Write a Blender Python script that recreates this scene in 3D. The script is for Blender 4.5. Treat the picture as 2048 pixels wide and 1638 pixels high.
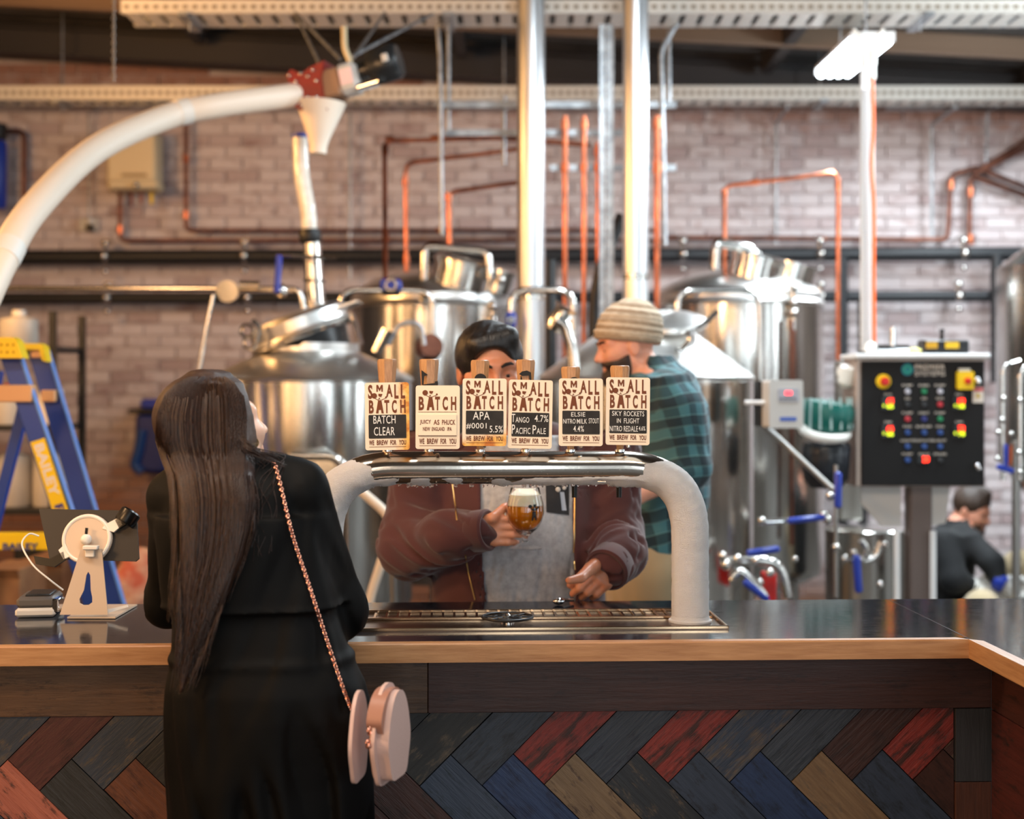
import bpy, bmesh, math, random
import numpy as np
from math import sin, cos, pi, radians as R
from mathutils import Vector, Matrix
from mathutils.bvhtree import BVHTree

for _o in list(bpy.data.objects): bpy.data.objects.remove(_o)
SC = bpy.context.scene
COL = SC.collection
rnd = random.Random(7)

# ---------------------------------------------------------------- camera, light, exposure
F, CX, HY, CZ = 2800.0, 1024.0, 775.0, 1.60
def P(px, py, d):
    return Vector(((px - CX) / F * d, d, CZ - (py - HY) / F * d))

cam = bpy.data.cameras.new('camera'); camo = bpy.data.objects.new('camera', cam); COL.objects.link(camo)
camo.location = (0, 0, CZ); camo.rotation_euler = (R(90), 0, 0)
cam.sensor_width = 36; cam.lens = F / 2048 * 36; cam.shift_y = -44 / 2048
cam.clip_start = 0.05; cam.clip_end = 60
cam.dof.use_dof = True; cam.dof.focus_distance = 3.20; cam.dof.aperture_fstop = 2.1
SC.camera = camo

SC.view_settings.view_transform = 'Standard'; SC.view_settings.look = 'None'
SC.view_settings.gamma = 1; SC.view_settings.use_curve_mapping = False
SC.view_settings.exposure = -0.12

w = bpy.data.worlds.new('world'); SC.world = w; w.use_nodes = True
w.node_tree.nodes['Background'].inputs[0].default_value = (0.55, 0.55, 0.6, 1)
w.node_tree.nodes['Background'].inputs[1].default_value = 0.05

WARM = (1.0, 0.56, 0.26); COOL = (0.82, 0.93, 1.0); NEUT = (1.0, 0.87, 0.74)
def area(name, loc, target, size, power, col, sy=None, spread=None):
    l = bpy.data.lights.new(name, 'AREA'); l.energy = power; l.color = col
    l.shape = 'RECTANGLE'; l.size = size; l.size_y = sy or size
    if spread: l.spread = R(spread)
    o = bpy.data.objects.new(name, l); COL.objects.link(o); o.location = loc
    o.rotation_euler = (Vector(target) - Vector(loc)).to_track_quat('-Z', 'Y').to_euler()
    return o
# tubes and strip lights under the roof, lamps over the drinking side, added fill lights and reflection strips out of view
area('strip_light_right', (2.6, 6.2, 3.45), (2.6, 6.2, 0), 0.35, 120, COOL, 1.5)
area('strip_light_far_right', (3.3, 8.6, 3.35), (3.3, 8.6, 0), 0.35, 90, COOL, 1.5)
area('strip_light_centre', (0.7, 5.2, 3.6), (0.7, 5.6, 0), 0.3, 70, COOL, 1.4)
area('lamp_left_back', (-3.4, 6.0, 3.05), (0.6, 8.2, 3.5), 0.5, 82, (1, .50, .17), 0.5)  # added out of view to wash the cable trays in warm light
area('lamp_right_back', (3.7, 6.2, 3.05), (0.8, 8.4, 3.5), 0.5, 60, COOL, 0.5)  # cool counterpart, added out of view to brighten the trays
area('lamp_left_bar', (-2.7, 2.6, 3.0), (-0.9, 4.6, 1.2), 0.5, 46, WARM, 0.5)
area('lamp_bar', (-0.3, 1.9, 3.3), (0.0, 2.6, 1.1), 2.8, 62, NEUT, 0.22)  # unseen strip, made long to lay a highlight along the tap pipe
area('lamp_left_hall', (-2.9, 0.8, 2.5), (-0.6, 8, 3.4), 0.6, 62, (1, .56, .25), 0.6)
for i_, (x_, w_, e_, c_) in enumerate(((-4.3, .7, 32, WARM), (-3.0, .35, 20, WARM), (-1.9, .5, 24, (1, .66, .38)), (-0.7, .25, 14, NEUT), (0.6, .45, 26, COOL), (1.9, .3, 26, COOL), (3.1, .8, 62, COOL), (4.6, .35, 30, COOL))):
    area('front_reflection_strip', (x_, -3.55, 1.75), (x_, 6, 1.75), w_, e_, c_, 2.7)  # added bright strips for the tanks to mirror; this wall has no windows
for i_, (s_, y_, w_, e_, c_) in enumerate(((-1, 0.6, .6, 24, WARM), (-1, 3.0, .8, 34, WARM), (-1, 5.6, .4, 20, WARM), (1, 1.0, .6, 26, COOL), (1, 3.6, .9, 44, COOL), (1, 6.4, .35, 16, COOL))):
    area('side_reflection_strip', (s_ * (5.15 if s_ < 0 else 5.35), y_, 1.9), (0, y_ + .8, 1.7), w_, e_, c_, 2.3)  # more added strips, mirrored in the flanks of the tanks

# ---------------------------------------------------------------- materials
def lin(c):
    return tuple(((x / 255) / 12.92 if x / 255 <= 0.04045 else ((x / 255 + 0.055) / 1.055) ** 2.4) for x in c) + (1,)
class N:
    def __init__(s, name):
        s.m = bpy.data.materials.new(name); s.m.use_nodes = True
        s.t = s.m.node_tree; s.b = s.t.nodes['Principled BSDF']
    def n(s, typ, **kw):
        x = s.t.nodes.new(typ)
        for k, v in kw.items():
            if k in x.inputs: x.inputs[k].default_value = v
            else: setattr(x, k, v)
        return x
    def l(s, a, b): s.t.links.new(a, b)
    def co(s, scale=(1, 1, 1), rot=(0, 0, 0)):
        c = s.n('ShaderNodeTexCoord'); m = s.n('ShaderNodeMapping')
        m.inputs['Scale'].default_value = scale; m.inputs['Rotation'].default_value = rot
        s.l(c.outputs['Object'], m.inputs[0]); return m.outputs[0]
    def noise(s, vec, scale, det=3, rough=0.55):
        x = s.n('ShaderNodeTexNoise'); x.inputs['Scale'].default_value = scale
        x.inputs['Detail'].default_value = det; x.inputs['Roughness'].default_value = rough
        s.l(vec, x.inputs['Vector']); return x.outputs[0]
    def ramp(s, fac, stops):
        x = s.n('ShaderNodeValToRGB'); e = x.color_ramp.elements
        while len(e) < len(stops): e.new(0.5)
        for i, (p, c) in enumerate(stops): e[i].position = p; e[i].color = c
        s.l(fac, x.inputs[0]); return x.outputs[0]
    def mix(s, fac, a, b, mode='MIX'):
        x = s.n('ShaderNodeMix', data_type='RGBA', blend_type=mode)
        for sock, v in ((x.inputs['Factor'], fac), (x.inputs[6], a), (x.inputs[7], b)):
            if isinstance(v, (float, int, tuple)): sock.default_value = v
            else: s.l(v, sock)
        return x.outputs[2]
    def math(s, op, a, b=0.0):
        x = s.n('ShaderNodeMath', operation=op)
        for sock, v in ((x.inputs[0], a), (x.inputs[1], b)):
            if isinstance(v, (float, int)): sock.default_value = v
            else: s.l(v, sock)
        return x.outputs[0]
    def bump(s, h, strength, dist=0.01):
        x = s.n('ShaderNodeBump'); x.inputs['Strength'].default_value = strength; x.inputs['Distance'].default_value = dist
        s.l(h, x.inputs['Height']); s.l(x.outputs[0], s.b.inputs['Normal'])
def mat(name, col, rough=0.5, metal=0.0, col2=None, vs=8, bump=0, bs=60, em=0, trans=0, ior=1.45, coat=0, sss=0, sheen=0, alpha=1, stretch=(1, 1, 1), bd=0.01):
    k = N(name); b = k.b
    b.inputs['Base Color'].default_value = lin(col); b.inputs['Roughness'].default_value = rough
    b.inputs['Metallic'].default_value = metal; b.inputs['IOR'].default_value = ior
    b.inputs['Transmission Weight'].default_value = trans; b.inputs['Coat Weight'].default_value = coat
    b.inputs['Alpha'].default_value = alpha
    if sss:
        b.inputs['Subsurface Weight'].default_value = sss; b.inputs['Subsurface Radius'].default_value = (0.012, 0.005, 0.003)
        b.inputs['Subsurface Scale'].default_value = 0.6
    if sheen: b.inputs['Sheen Weight'].default_value = sheen; b.inputs['Sheen Roughness'].default_value = 0.4
    if col2:
        f = k.noise(k.co(stretch), vs)
        k.l(k.ramp(f, [(0.38, lin(col)), (0.64, lin(col2))]), b.inputs['Base Color'])
    if bump: k.bump(k.noise(k.co(stretch), bs, 4), bump, bd)
    if em:
        b.inputs['Emission Color'].default_value = lin(col); b.inputs['Emission Strength'].default_value = em
    return k.m
def wood(name, c1, c2, wear=None, amt=0.5, rough=0.5, sc=1.0, bumpk=0.35, smear=0):
    k = N(name); v = k.co((1.2 * sc, 14 * sc, 14 * sc))
    g = k.noise(v, 5, 6, 0.65)
    c = k.ramp(g, [(0.3, lin(c1)), (0.7, lin(c2))])
    if wear:
        m2 = k.noise(k.co((5, 16, 16)), 3.0, 8, 0.75)
        fac = k.ramp(m2, [(0.56 - 0.12 * amt, (0, 0, 0, 1)), (0.66, (1, 1, 1, 1))])
        c = k.mix(fac, c, lin(wear))
    if smear:   # a long dark stain down the middle of the board
        sp = k.n('ShaderNodeSeparateXYZ'); k.l(k.co(), sp.inputs[0])
        ctr = k.math('SUBTRACT', 0.20, k.math('ABSOLUTE', k.math('SUBTRACT', k.math('DIVIDE', sp.outputs[2], smear), 0.5)))
        st = k.noise(k.co((7, 30, 30)), 2.2, 6, .7)
        c = k.mix(k.ramp(k.math('ADD', k.math('MULTIPLY', ctr, 1.6), k.math('SUBTRACT', st, 0.2)), [(0.42, (0, 0, 0, 1)), (0.60, (.85, .85, .85, 1))]), c, lin((40, 30, 25)))
    k.l(c, k.b.inputs['Base Color']); k.b.inputs['Roughness'].default_value = rough
    k.bump(g, bumpk, 0.004); return k.m

M = {}
def steel(name, col, rough, bump=0.06, streak=True):
    k = N(name); b = k.b
    b.inputs['Metallic'].default_value = 1; b.inputs['Roughness'].default_value = rough
    g = k.noise(k.co((14, 14, 0.4)) if streak else k.co(), 6, 3)
    k.l(k.ramp(g, [(0.3, lin(col)), (0.7, lin(tuple(min(255, int(x * 1.08)) for x in col)))]), b.inputs['Base Color'])
    k.bump(g, bump, 0.004); return k.m
M['tank'] = steel('tank_steel', (206, 203, 198), 0.17, 0.10)
M['tank_top'] = steel('tank_top_steel', (222, 220, 216), 0.33, 0.05, False)
M['flue'] = steel('flue_steel', (205, 206, 208), 0.38, 0.03)
M['steel'] = mat('polished_steel', (205, 202, 197), 0.16, 1)
M['steel_dull'] = mat('dull_steel', (168, 166, 162), 0.38, 1)
M['font'] = mat('wet_polished_steel', (222, 212, 200), 0.15, 1, bump=0.03, bs=12)
M['chrome'] = mat('chrome', (230, 230, 230), 0.06, 1)
M['galv'] = mat('galvanised_steel', (176, 180, 184), 0.42, 0.75, col2=(140, 144, 148), vs=20)
M['copper'] = mat('copper_pipe', (198, 116, 82), 0.28, 1, col2=(140, 80, 58), vs=7)
M['copper_dark'] = mat('dark_copper_pipe', (118, 74, 58), 0.40, 0.85, col2=(84, 52, 42), vs=7)
M['black_pipe'] = mat('black_pipe', (26, 27, 30), 0.5, bump=0.1)
M['black_plastic'] = mat('black_plastic', (20, 20, 21), 0.42)
M['black_gloss'] = mat('black_gloss', (10, 10, 11), 0.3)
M['white_plastic'] = mat('white_plastic', (232, 228, 220), 0.38)
M['hose_white'] = mat('white_hose', (238, 222, 204), 0.42, sss=0.0)
M['hose_clear'] = mat('clear_hose', (238, 232, 220), 0.2, coat=0.5, col2=(215, 205, 190), vs=15)
M['blue'] = mat('blue_plastic', (22, 52, 158), 0.35)
M['ladder_blue'] = mat('ladder_blue', (20, 62, 150), 0.4)
M['yellow'] = mat('yellow_plastic', (238, 200, 12), 0.45)
M['red_paint'] = mat('red_paint', (128, 4, 9), 0.4, 0.0)
M['red'] = mat('red_plastic', (205, 32, 26), 0.4)
M['tray'] = mat('tray_metal', (226, 222, 214), 0.4, 0.35)
M['orange'] = mat('orange_cable', (244, 98, 28), 0.5)
M['beige'] = mat('beige_enamel', (214, 196, 160), 0.5)
M['grey_plastic'] = mat('grey_plastic', (196, 194, 190), 0.45)
M['tan_step'] = mat('tan_step', (206, 160, 118), 0.55, 0.2)
M['card'] = mat('cardboard', (160, 118, 82), 0.8, col2=(140, 100, 70))
M['paper'] = mat('pale_label_print', (222, 215, 205), 0.7)
M['green'] = mat('green_motor', (16, 92, 82), 0.35)
# ---------------------------------------------------------------- mesh helpers
def loc3(M3, p): return M3 @ Vector(p)
def fillet(path, r, n=5):
    pts = [Vector(p) for p in path]; out = [pts[0]]
    for i in range(1, len(pts) - 1):
        a, b, c = pts[i - 1], pts[i], pts[i + 1]
        u = (a - b); v = (c - b); k = min(r, u.length * 0.49, v.length * 0.49)
        u.normalize(); v.normalize()
        p0, p1 = b + u * k, b + v * k
        for j in range(n + 1):
            t = j / n; out.append(p0 * (1 - t) ** 2 + b * 2 * t * (1 - t) + p1 * t * t)
    out.append(pts[-1]); return out
def spline(pts, n=8):
    pts = [Vector(p) for p in pts]; out = []
    q = [pts[0] * 2 - pts[1]] + pts + [pts[-1] * 2 - pts[-2]]
    for i in range(1, len(q) - 2):
        for j in range(n):
            t = j / n; a, b, c, d = q[i - 1:i + 3]
            out.append(0.5 * ((2 * b) + (c - a) * t + (2 * a - 5 * b + 4 * c - d) * t * t + (3 * b - a - 3 * c + d) * t ** 3))
    out.append(pts[-1]); return out
def unit_frame(x=(1, 0, 0), z=(0, 0, 1), o=(0, 0, 0)):
    x = Vector(x).normalized(); z = Vector(z); y = z.cross(x).normalized(); z = x.cross(y)
    return Matrix(((x[0], y[0], z[0], o[0]), (x[1], y[1], z[1], o[1]), (x[2], y[2], z[2], o[2]), (0, 0, 0, 1)))
class MB:
    def __init__(s, T=None): s.v = []; s.f = []; s.T = T
    def add(s, vs, fs):
        n = len(s.v)
        if s.T is not None: vs = [s.T @ Vector(v) for v in vs]
        s.v += [tuple(v) for v in vs]; s.f += [tuple(n + i for i in f) for f in fs]; return s
    def box(s, c, size, rot=None, b=0.0):
        hx, hy, hz = [x / 2 for x in size]; c = Vector(c)
        if rot is not None and not isinstance(rot, Matrix): rot = Matrix.Rotation(rot[2], 3, 'Z') @ Matrix.Rotation(rot[1], 3, 'Y') @ Matrix.Rotation(rot[0], 3, 'X')
        X = (lambda p: c + rot @ Vector(p)) if rot is not None else (lambda p: c + Vector(p))
        if b <= 0:
            vs = [X((x, y, z)) for z in (-hz, hz) for y in (-hy, hy) for x in (-hx, hx)]
            fs = [(0, 2, 3, 1), (4, 5, 7, 6), (0, 1, 5, 4), (2, 6, 7, 3), (0, 4, 6, 2), (1, 3, 7, 5)]
            return s.add(vs, fs)
        b = min(b, hx * .95, hy * .95, hz * .95); vs = []; idx = {}
        for sx in (-1, 1):
            for sy in (-1, 1):
                for sz in (-1, 1):
                    for ax in range(3):
                        q = [sx * (hx - b), sy * (hy - b), sz * (hz - b)]; q[ax] += (sx, sy, sz)[ax] * b
                        idx[(sx, sy, sz, ax)] = len(vs); vs.append(X(q))
        fs = []; S_ = (-1, 1)
        for ax in range(3):
            o1, o2 = [a for a in range(3) if a != ax]
            for sg in S_:
                ring = []
                for a_, b_ in ((-1, -1), (1, -1), (1, 1), (-1, 1)):
                    t = [0, 0, 0]; t[ax] = sg; t[o1] = a_; t[o2] = b_; ring.append(idx[(*t, ax)])
                if (sg > 0) == (ax == 1): ring.reverse()
                fs.append(ring)
            for a_ in S_:
                for b_ in S_:
                    q = []
                    for sg, (m1, m2) in ((-1, (o1, o2)), (1, (o2, o1))):
                        for m_ in (m1, m2):
                            t = [0, 0, 0]; t[ax] = sg; t[o1] = a_; t[o2] = b_; q.append(idx[(*t, m_)])
                    fs.append(q)
        for sx in S_:
            for sy in S_:
                for sz in S_: fs.append([idx[(sx, sy, sz, a)] for a in range(3)])
        return s.add(vs, fs)
    def tube(s, path, r, n=10, caps=True, sq=None):
        pts = [Vector(p) for p in path]; m = len(pts)
        rs = r if isinstance(r, (list, tuple)) else [r] * m
        t0 = (pts[1] - pts[0]).normalized(); up = Vector((0, 0, 1)) if abs(t0.z) < .9 else Vector((0, 1, 0))
        nrm = (up - t0 * up.dot(t0)).normalized(); vs = []; fs = []
        for i, p in enumerate(pts):
            t = (pts[min(i + 1, m - 1)] - pts[max(i - 1, 0)])
            t = t.normalized() if t.length > 1e-9 else t0
            nrm = (nrm - t * nrm.dot(t)); nrm = nrm.normalized() if nrm.length > 1e-6 else t.orthogonal().normalized()
            bn = t.cross(nrm)
            for j in range(n):
                a = 2 * pi * j / n; vs.append(p + (nrm * cos(a) + bn * sin(a) * (sq or 1)) * rs[i])
        for i in range(m - 1):
            for j in range(n):
                k = (j + 1) % n; fs.append((i * n + j, i * n + k, (i + 1) * n + k, (i + 1) * n + j))
        if caps: fs.append(tuple(range(n - 1, -1, -1))); fs.append(tuple((m - 1) * n + j for j in range(n)))
        return s.add(vs, fs)
    def lathe(s, prof, o=(0, 0, 0), axis=(0, 0, 1), n=32, caps=True):
        z = Vector(axis).normalized(); x = z.orthogonal().normalized(); y = z.cross(x); o = Vector(o)
        vs = []; fs = []
        for (r, h) in prof:
            for j in range(n):
                a = 2 * pi * j / n; vs.append(o + z * h + (x * cos(a) + y * sin(a)) * max(r, 1e-5))
        for i in range(len(prof) - 1):
            for j in range(n):
                k = (j + 1) % n; fs.append((i * n + j, i * n + k, (i + 1) * n + k, (i + 1) * n + j))
        if caps:
            fs.append(tuple(range(n - 1, -1, -1))); fs.append(tuple((len(prof) - 1) * n + j for j in range(n)))
        return s.add(vs, fs)
    def ball(s, c, r, sc=(1, 1, 1), n=14, m=8, rot=None):
        vs = []; fs = []; c = Vector(c)
        for i in range(m + 1):
            th = pi * i / m
            for j in range(n):
                a = 2 * pi * j / n; q = Vector((sin(th) * cos(a) * sc[0] * r, sin(th) * sin(a) * sc[1] * r, -cos(th) * sc[2] * r))
                vs.append(c + (rot @ q if rot is not None else q))
        for i in range(m):
            for j in range(n):
                k = (j + 1) % n; fs.append((i * n + j, i * n + k, (i + 1) * n + k, (i + 1) * n + j))
        return s.add(vs, fs)
    def torus(s, c, R_, r, axis=(0, 0, 1), n=20, m=8, sc=(1, 1), xdir=None):
        z = Vector(axis).normalized(); x = (Vector(xdir) - z * z.dot(Vector(xdir))).normalized() if xdir is not None else z.orthogonal().normalized(); y = z.cross(x); c = Vector(c); vs = []; fs = []
        for i in range(n):
            a = 2 * pi * i / n; d = x * cos(a) * sc[0] + y * sin(a) * sc[1]; dn = d.normalized()
            for j in range(m):
                b = 2 * pi * j / m; vs.append(c + d * R_ + dn * cos(b) * r + z * sin(b) * r)
        for i in range(n):
            for j in range(m):
                fs.append((i * m + j, ((i + 1) % n) * m + j, ((i + 1) % n) * m + (j + 1) % m, i * m + (j + 1) % m))
        return s.add(vs, fs)
    def prism(s, poly, T, th):
        """poly in the local XZ plane of T, thickness th along local -Y (towards the viewer)"""
        n = len(poly); vs = [T @ Vector((x, 0, z)) for x, z in poly] + [T @ Vector((x, -th, z)) for x, z in poly]
        fs = [tuple(range(n - 1, -1, -1)), tuple(range(n, 2 * n))] + [(i, (i + 1) % n, n + (i + 1) % n, n + i) for i in range(n)]
        return s.add(vs, fs)
    def text(s, body, x0, z0, x1, z1, T, th=0.0006, off=0.0, lift=0.0):
        """lettering that fills the box x0..x1, z0..z1 of the local XZ plane"""
        cu = bpy.data.curves.new('t', 'FONT'); cu.body = body; cu.offset = off; cu.resolution_u = 3
        cu.extrude = 0.5; cu.align_x = 'CENTER'; cu.space_character = 1.05
        ob = bpy.data.objects.new('t', cu); COL.objects.link(ob)
        me = bpy.data.meshes.new_from_object(ob)
        co = [v.co.copy() for v in me.vertices]; fs = [tuple(p.vertices) for p in me.polygons]
        bpy.data.objects.remove(ob); bpy.data.curves.remove(cu); bpy.data.meshes.remove(me)
        if not co: return s
        xs = [c.x for c in co]; ys = [c.y for c in co]; a, b, c_, d = min(xs), max(xs), min(ys), max(ys)
        vs = [T @ Vector((x0 + (c.x - a) / (b - a) * (x1 - x0), -lift - (th if c.z > 0 else 0), z0 + (c.y - c_) / (d - c_) * (z1 - z0))) for c in co]
        return s.add(vs, fs)
    def build(s, name, m, parent=None, smooth=40, kind=None, label=None):
        me = bpy.data.meshes.new(name)
        v = np.array(s.v, dtype=np.float32).reshape(-1, 3)
        if parent is not None: o0 = np.array(parent.get('_w', (0, 0, 0)))
        else:
            lo, hi = v.min(0), v.max(0); o0 = np.array(((lo[0] + hi[0]) / 2, (lo[1] + hi[1]) / 2, lo[2]))
        v = v - o0
        me.from_pydata(v.tolist(), [], s.f)
        return link(me, name, m, parent, smooth, kind, label, o0)
def link(me, name, m, parent, smooth=40, kind=None, label=None, o0=(0, 0, 0)):
    me.materials.append(M[m] if isinstance(m, str) else m)
    if smooth:
        me.polygons.foreach_set('use_smooth', [True] * len(me.polygons))
        me.set_sharp_from_angle(angle=R(smooth))
    ob = bpy.data.objects.new(name, me); COL.objects.link(ob)
    WORLD[ob.name] = tuple(float(x) for x in o0)
    if parent is not None: ob.parent = parent; ob['_w'] = parent['_w']
    else: ob.location = [float(x) for x in o0]; ob['_w'] = [float(x) for x in o0]
    if kind: ob['kind'] = kind
    if label: ob['label'] = label
    return ob
WORLD = {}
def thing(name, label, cat, loc, group=None):
    o = bpy.data.objects.new(name, None); COL.objects.link(o); o.location = loc; o['_w'] = [float(x) for x in loc]
    o.empty_display_size = 0.05
    return tag(o, label, cat, group)
def tag(o, label, cat, group=None):
    o['label'] = label; o['category'] = cat
    if group: o['group'] = group
    return o
def one(mb, name, m, label, cat, group=None, smooth=40): return tag(mb.build(name, m, None, smooth), label, cat, group)
def rounded(w_, h_, r, n=5, x=0, z=0):
    out = []
    for cx_, cz_, a0 in ((w_ / 2 - r, h_ / 2 - r, 0), (-w_ / 2 + r, h_ / 2 - r, 90), (-w_ / 2 + r, -h_ / 2 + r, 180), (w_ / 2 - r, -h_ / 2 + r, 270)):
        for j in range(n + 1):
            a = R(a0 + 90 * j / n); out.append((x + cx_ + r * cos(a), z + cz_ + r * sin(a)))
    return out
def circ(cx_, cz_, r, n=20, sx=1): return [(cx_ + r * sx * cos(2 * pi * j / n), cz_ + r * sin(2 * pi * j / n)) for j in range(n)]
def clip(poly, nx, nz, c):
    """keeps nx*x+nz*z <= c"""
    out = []
    for i in range(len(poly)):
        a, b = poly[i], poly[(i + 1) % len(poly)]
        da, db = nx * a[0] + nz * a[1] - c, nx * b[0] + nz * b[1] - c
        if da <= 0: out.append(a)
        if (da < 0 < db) or (db < 0 < da):
            t = da / (da - db); out.append((a[0] + (b[0] - a[0]) * t, a[1] + (b[1] - a[1]) * t))
    return out
def TX(*p, rz=0, rx=0, ry=0):
    return Matrix.Translation(p) @ Matrix.Rotation(rz, 4, 'Z') @ Matrix.Rotation(ry, 4, 'Y') @ Matrix.Rotation(rx, 4, 'X')
def facing(px, py, d, rz=0, rx=0, ry=0): return TX(*P(px, py, d), rz=rz, rx=rx, ry=ry)

# ---------------------------------------------------------------- implicit surfaces (bodies, clothes)
f4 = np.float32
def A3(v): return np.array(tuple(v), dtype=f4)
def rc(a, b, ra, rb):
    a, b = A3(a), A3(b); ab = b - a; L = float(ab @ ab) + 1e-12
    def f(p):
        q = p - a; t = np.clip(q @ ab / L, 0, 1)
        return np.linalg.norm(q - t[:, None] * ab, axis=1) - (ra + (rb - ra) * t)
    return f
def el(c, r, rot=None):
    c = A3(c); r = A3(r); rm = None if rot is None else np.array(rot.to_3x3(), dtype=f4)
    def f(p):
        q = p - c
        if rm is not None: q = q @ rm
        k0 = np.linalg.norm(q / r, axis=1); k1 = np.linalg.norm(q / (r * r), axis=1) + 1e-9
        return k0 * (k0 - 1) / k1
    return f
def loft(levels, e=2.0):
    """levels: z, cx, cy, rx, ry (rising z): an upright body of changing elliptical section"""
    L = np.array(levels, dtype=f4); L = L[np.argsort(L[:, 0])]
    def f(p):
        z = p[:, 2]; cx, cy, rx, ry = [np.interp(z, L[:, 0], L[:, i]).astype(f4) for i in (1, 2, 3, 4)]
        k = (np.abs((p[:, 0] - cx) / rx) ** e + np.abs((p[:, 1] - cy) / ry) ** e) ** (1 / e)
        d = (k - 1) * np.minimum(rx, ry)
        return np.maximum(d, np.maximum(L[0, 0] - z, z - L[-1, 0]))
    return f
def smin(a, b, k):
    if k <= 0: return np.minimum(a, b)
    h = np.maximum(k - np.abs(a - b), 0) / k; return np.minimum(a, b) - h * h * k * 0.25
def U(*items):
    """items: (fn, k) joins, (fn, k, '-') cuts"""
    def f(p):
        d = None
        for it in items:
            v = it[0](p)
            if d is None: d = v
            elif len(it) > 2: d = -smin(-d, v, it[1])
            else: d = smin(d, v, it[1])
        return d
    return f
def xf(f, T):
    """f given in the local frame of T (rigid)"""
    Ti = np.array(T.inverted(), dtype=f4)
    return lambda p: f(p @ Ti[:3, :3].T + Ti[:3, 3])
def off(f, a): return lambda p: f(p) - a
def shell(f, g): return lambda p: np.maximum(f(p), g(p))
def wav(p, s, seed=0):
    """cheap smooth noise, -1..1"""
    r = np.random.RandomState(seed); d = np.zeros(len(p), dtype=f4)
    for i in range(6):
        k = r.normal(size=3).astype(f4); k /= np.linalg.norm(k); k *= s * (0.7 + 0.25 * i)
        ph = r.uniform(0, 6.28); w2 = r.normal(size=3).astype(f4) * s * 0.6
        d += np.sin(p @ k + ph + 1.3 * np.sin(p @ w2 + i)) / (1 + 0.3 * i)
    return d / 3.6
def net(f, lo, hi, h, name='m'):
    """surface nets on blocks near the surface"""
    lo = np.array(tuple(lo), dtype=np.float64); hi = np.array(tuple(hi), dtype=np.float64); Bn = 8
    nb = np.ceil((hi - lo) / (h * Bn)).astype(int)
    g = np.stack(np.meshgrid(*[np.arange(n) for n in nb], indexing='ij'), -1).reshape(-1, 3)
    c = (lo + (g + 0.5) * h * Bn).astype(f4)
    g = g[np.abs(f(c)) < h * Bn * 1.45]
    s = np.arange(Bn + 1); sub = np.stack(np.meshgrid(s, s, s, indexing='ij'), -1).reshape(-1, 3)
    vals = np.empty((len(g), (Bn + 1) ** 3), dtype=f4)
    for i in range(0, len(g), 600):
        q = g[i:i + 600, None, :] * Bn + sub[None]
        vals[i:i + 600] = f((lo + q * h).reshape(-1, 3).astype(f4)).reshape(len(q), -1)
    V = vals.reshape(len(g), Bn + 1, Bn + 1, Bn + 1)
    corners = [(i, j, k) for i in (0, 1) for j in (0, 1) for k in (0, 1)]
    cv = np.stack([V[:, i:i + Bn, j:j + Bn, k:k + Bn] for i, j, k in corners], -1)
    neg = cv < 0; cnt = neg.sum(-1); act = (cnt > 0) & (cnt < 8)
    bi, x, y, z = np.nonzero(act); cv = cv[act]; neg = neg[act]
    cell = g[bi] * Bn + np.stack([x, y, z], -1)
    co = np.array(corners, dtype=np.float64); acc = np.zeros((len(cell), 3)); num = np.zeros(len(cell))
    for a in range(8):
        for b in range(a + 1, 8):
            if np.abs(co[a] - co[b]).sum() == 1:
                m_ = neg[:, a] != neg[:, b]; va = cv[m_, a]; vb = cv[m_, b]; t = (va / (va - vb))[:, None]
                acc[m_] += co[a] + (co[b] - co[a]) * t; num[m_] += 1
    pos = lo + (cell + acc / num[:, None]) * h
    dim = nb * Bn + 4; key = ((cell[:, 0] + 1) * dim[1] + cell[:, 1] + 1) * dim[2] + cell[:, 2] + 1
    o = np.argsort(key); ks = key[o]
    strides = (dim[1] * dim[2], dim[2], 1); faces = []
    for ax, (c1, u_, w_) in enumerate(((4, 1, 2), (2, 2, 0), (1, 0, 1))):
        m_ = neg[:, 0] != neg[:, c1]; kk = key[m_]; fl = neg[m_, 0]
        q = np.stack([kk, kk - strides[u_], kk - strides[u_] - strides[w_], kk - strides[w_]], -1)
        idx = np.searchsorted(ks, q); idx = np.minimum(idx, len(ks) - 1); ok = (ks[idx] == q).all(1)
        q = o[idx[ok]]; fl = fl[ok]; q[~fl] = q[~fl][:, ::-1]; faces.append(q)
    return pos, np.concatenate(faces)
def netobj(f, lo, hi, h, name, m, parent, smooth=60, label=None, relax=1):
    pos, fc = net(f, lo, hi, h)
    for _ in range(relax):
        acc = np.zeros_like(pos); cn = np.zeros(len(pos))
        for a, b in ((0, 1), (1, 2), (2, 3), (3, 0)):
            for u_, w_ in ((a, b), (b, a)):
                np.add.at(acc, fc[:, u_], pos[fc[:, w_]]); np.add.at(cn, fc[:, u_], 1)
        pos = pos * 0.5 + 0.5 * acc / np.maximum(cn, 1)[:, None]
    me = bpy.data.meshes.new(name); o0 = np.array(parent['_w'])
    me.vertices.add(len(pos)); me.vertices.foreach_set('co', (pos - o0).astype(f4).ravel())
    me.loops.add(fc.size); me.loops.foreach_set('vertex_index', fc.astype(np.int32).ravel())
    me.polygons.add(len(fc)); me.polygons.foreach_set('loop_start', np.arange(0, fc.size, 4, dtype=np.int32))
    me.update(calc_edges=True)
    ob = link(me, name, m, parent, 0, None, label, o0)
    me.polygons.foreach_set('use_smooth', [True] * len(me.polygons))
    KEEP[ob.name] = (pos, fc)
    return ob
KEEP = {}
def bvh(ob):
    pos, fc = KEEP[ob.name]; return BVHTree.FromPolygons([tuple(p) for p in pos], [tuple(q) for q in fc])
def hit(tree, px, py, lift=0.0, d0=1.0):
    o = Vector((0, 0, CZ)); d = (P(px, py, 1.0) - o).normalized()
    h = tree.ray_cast(o + d * d0, d); return None if h[0] is None else h[0] - d * lift
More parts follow.
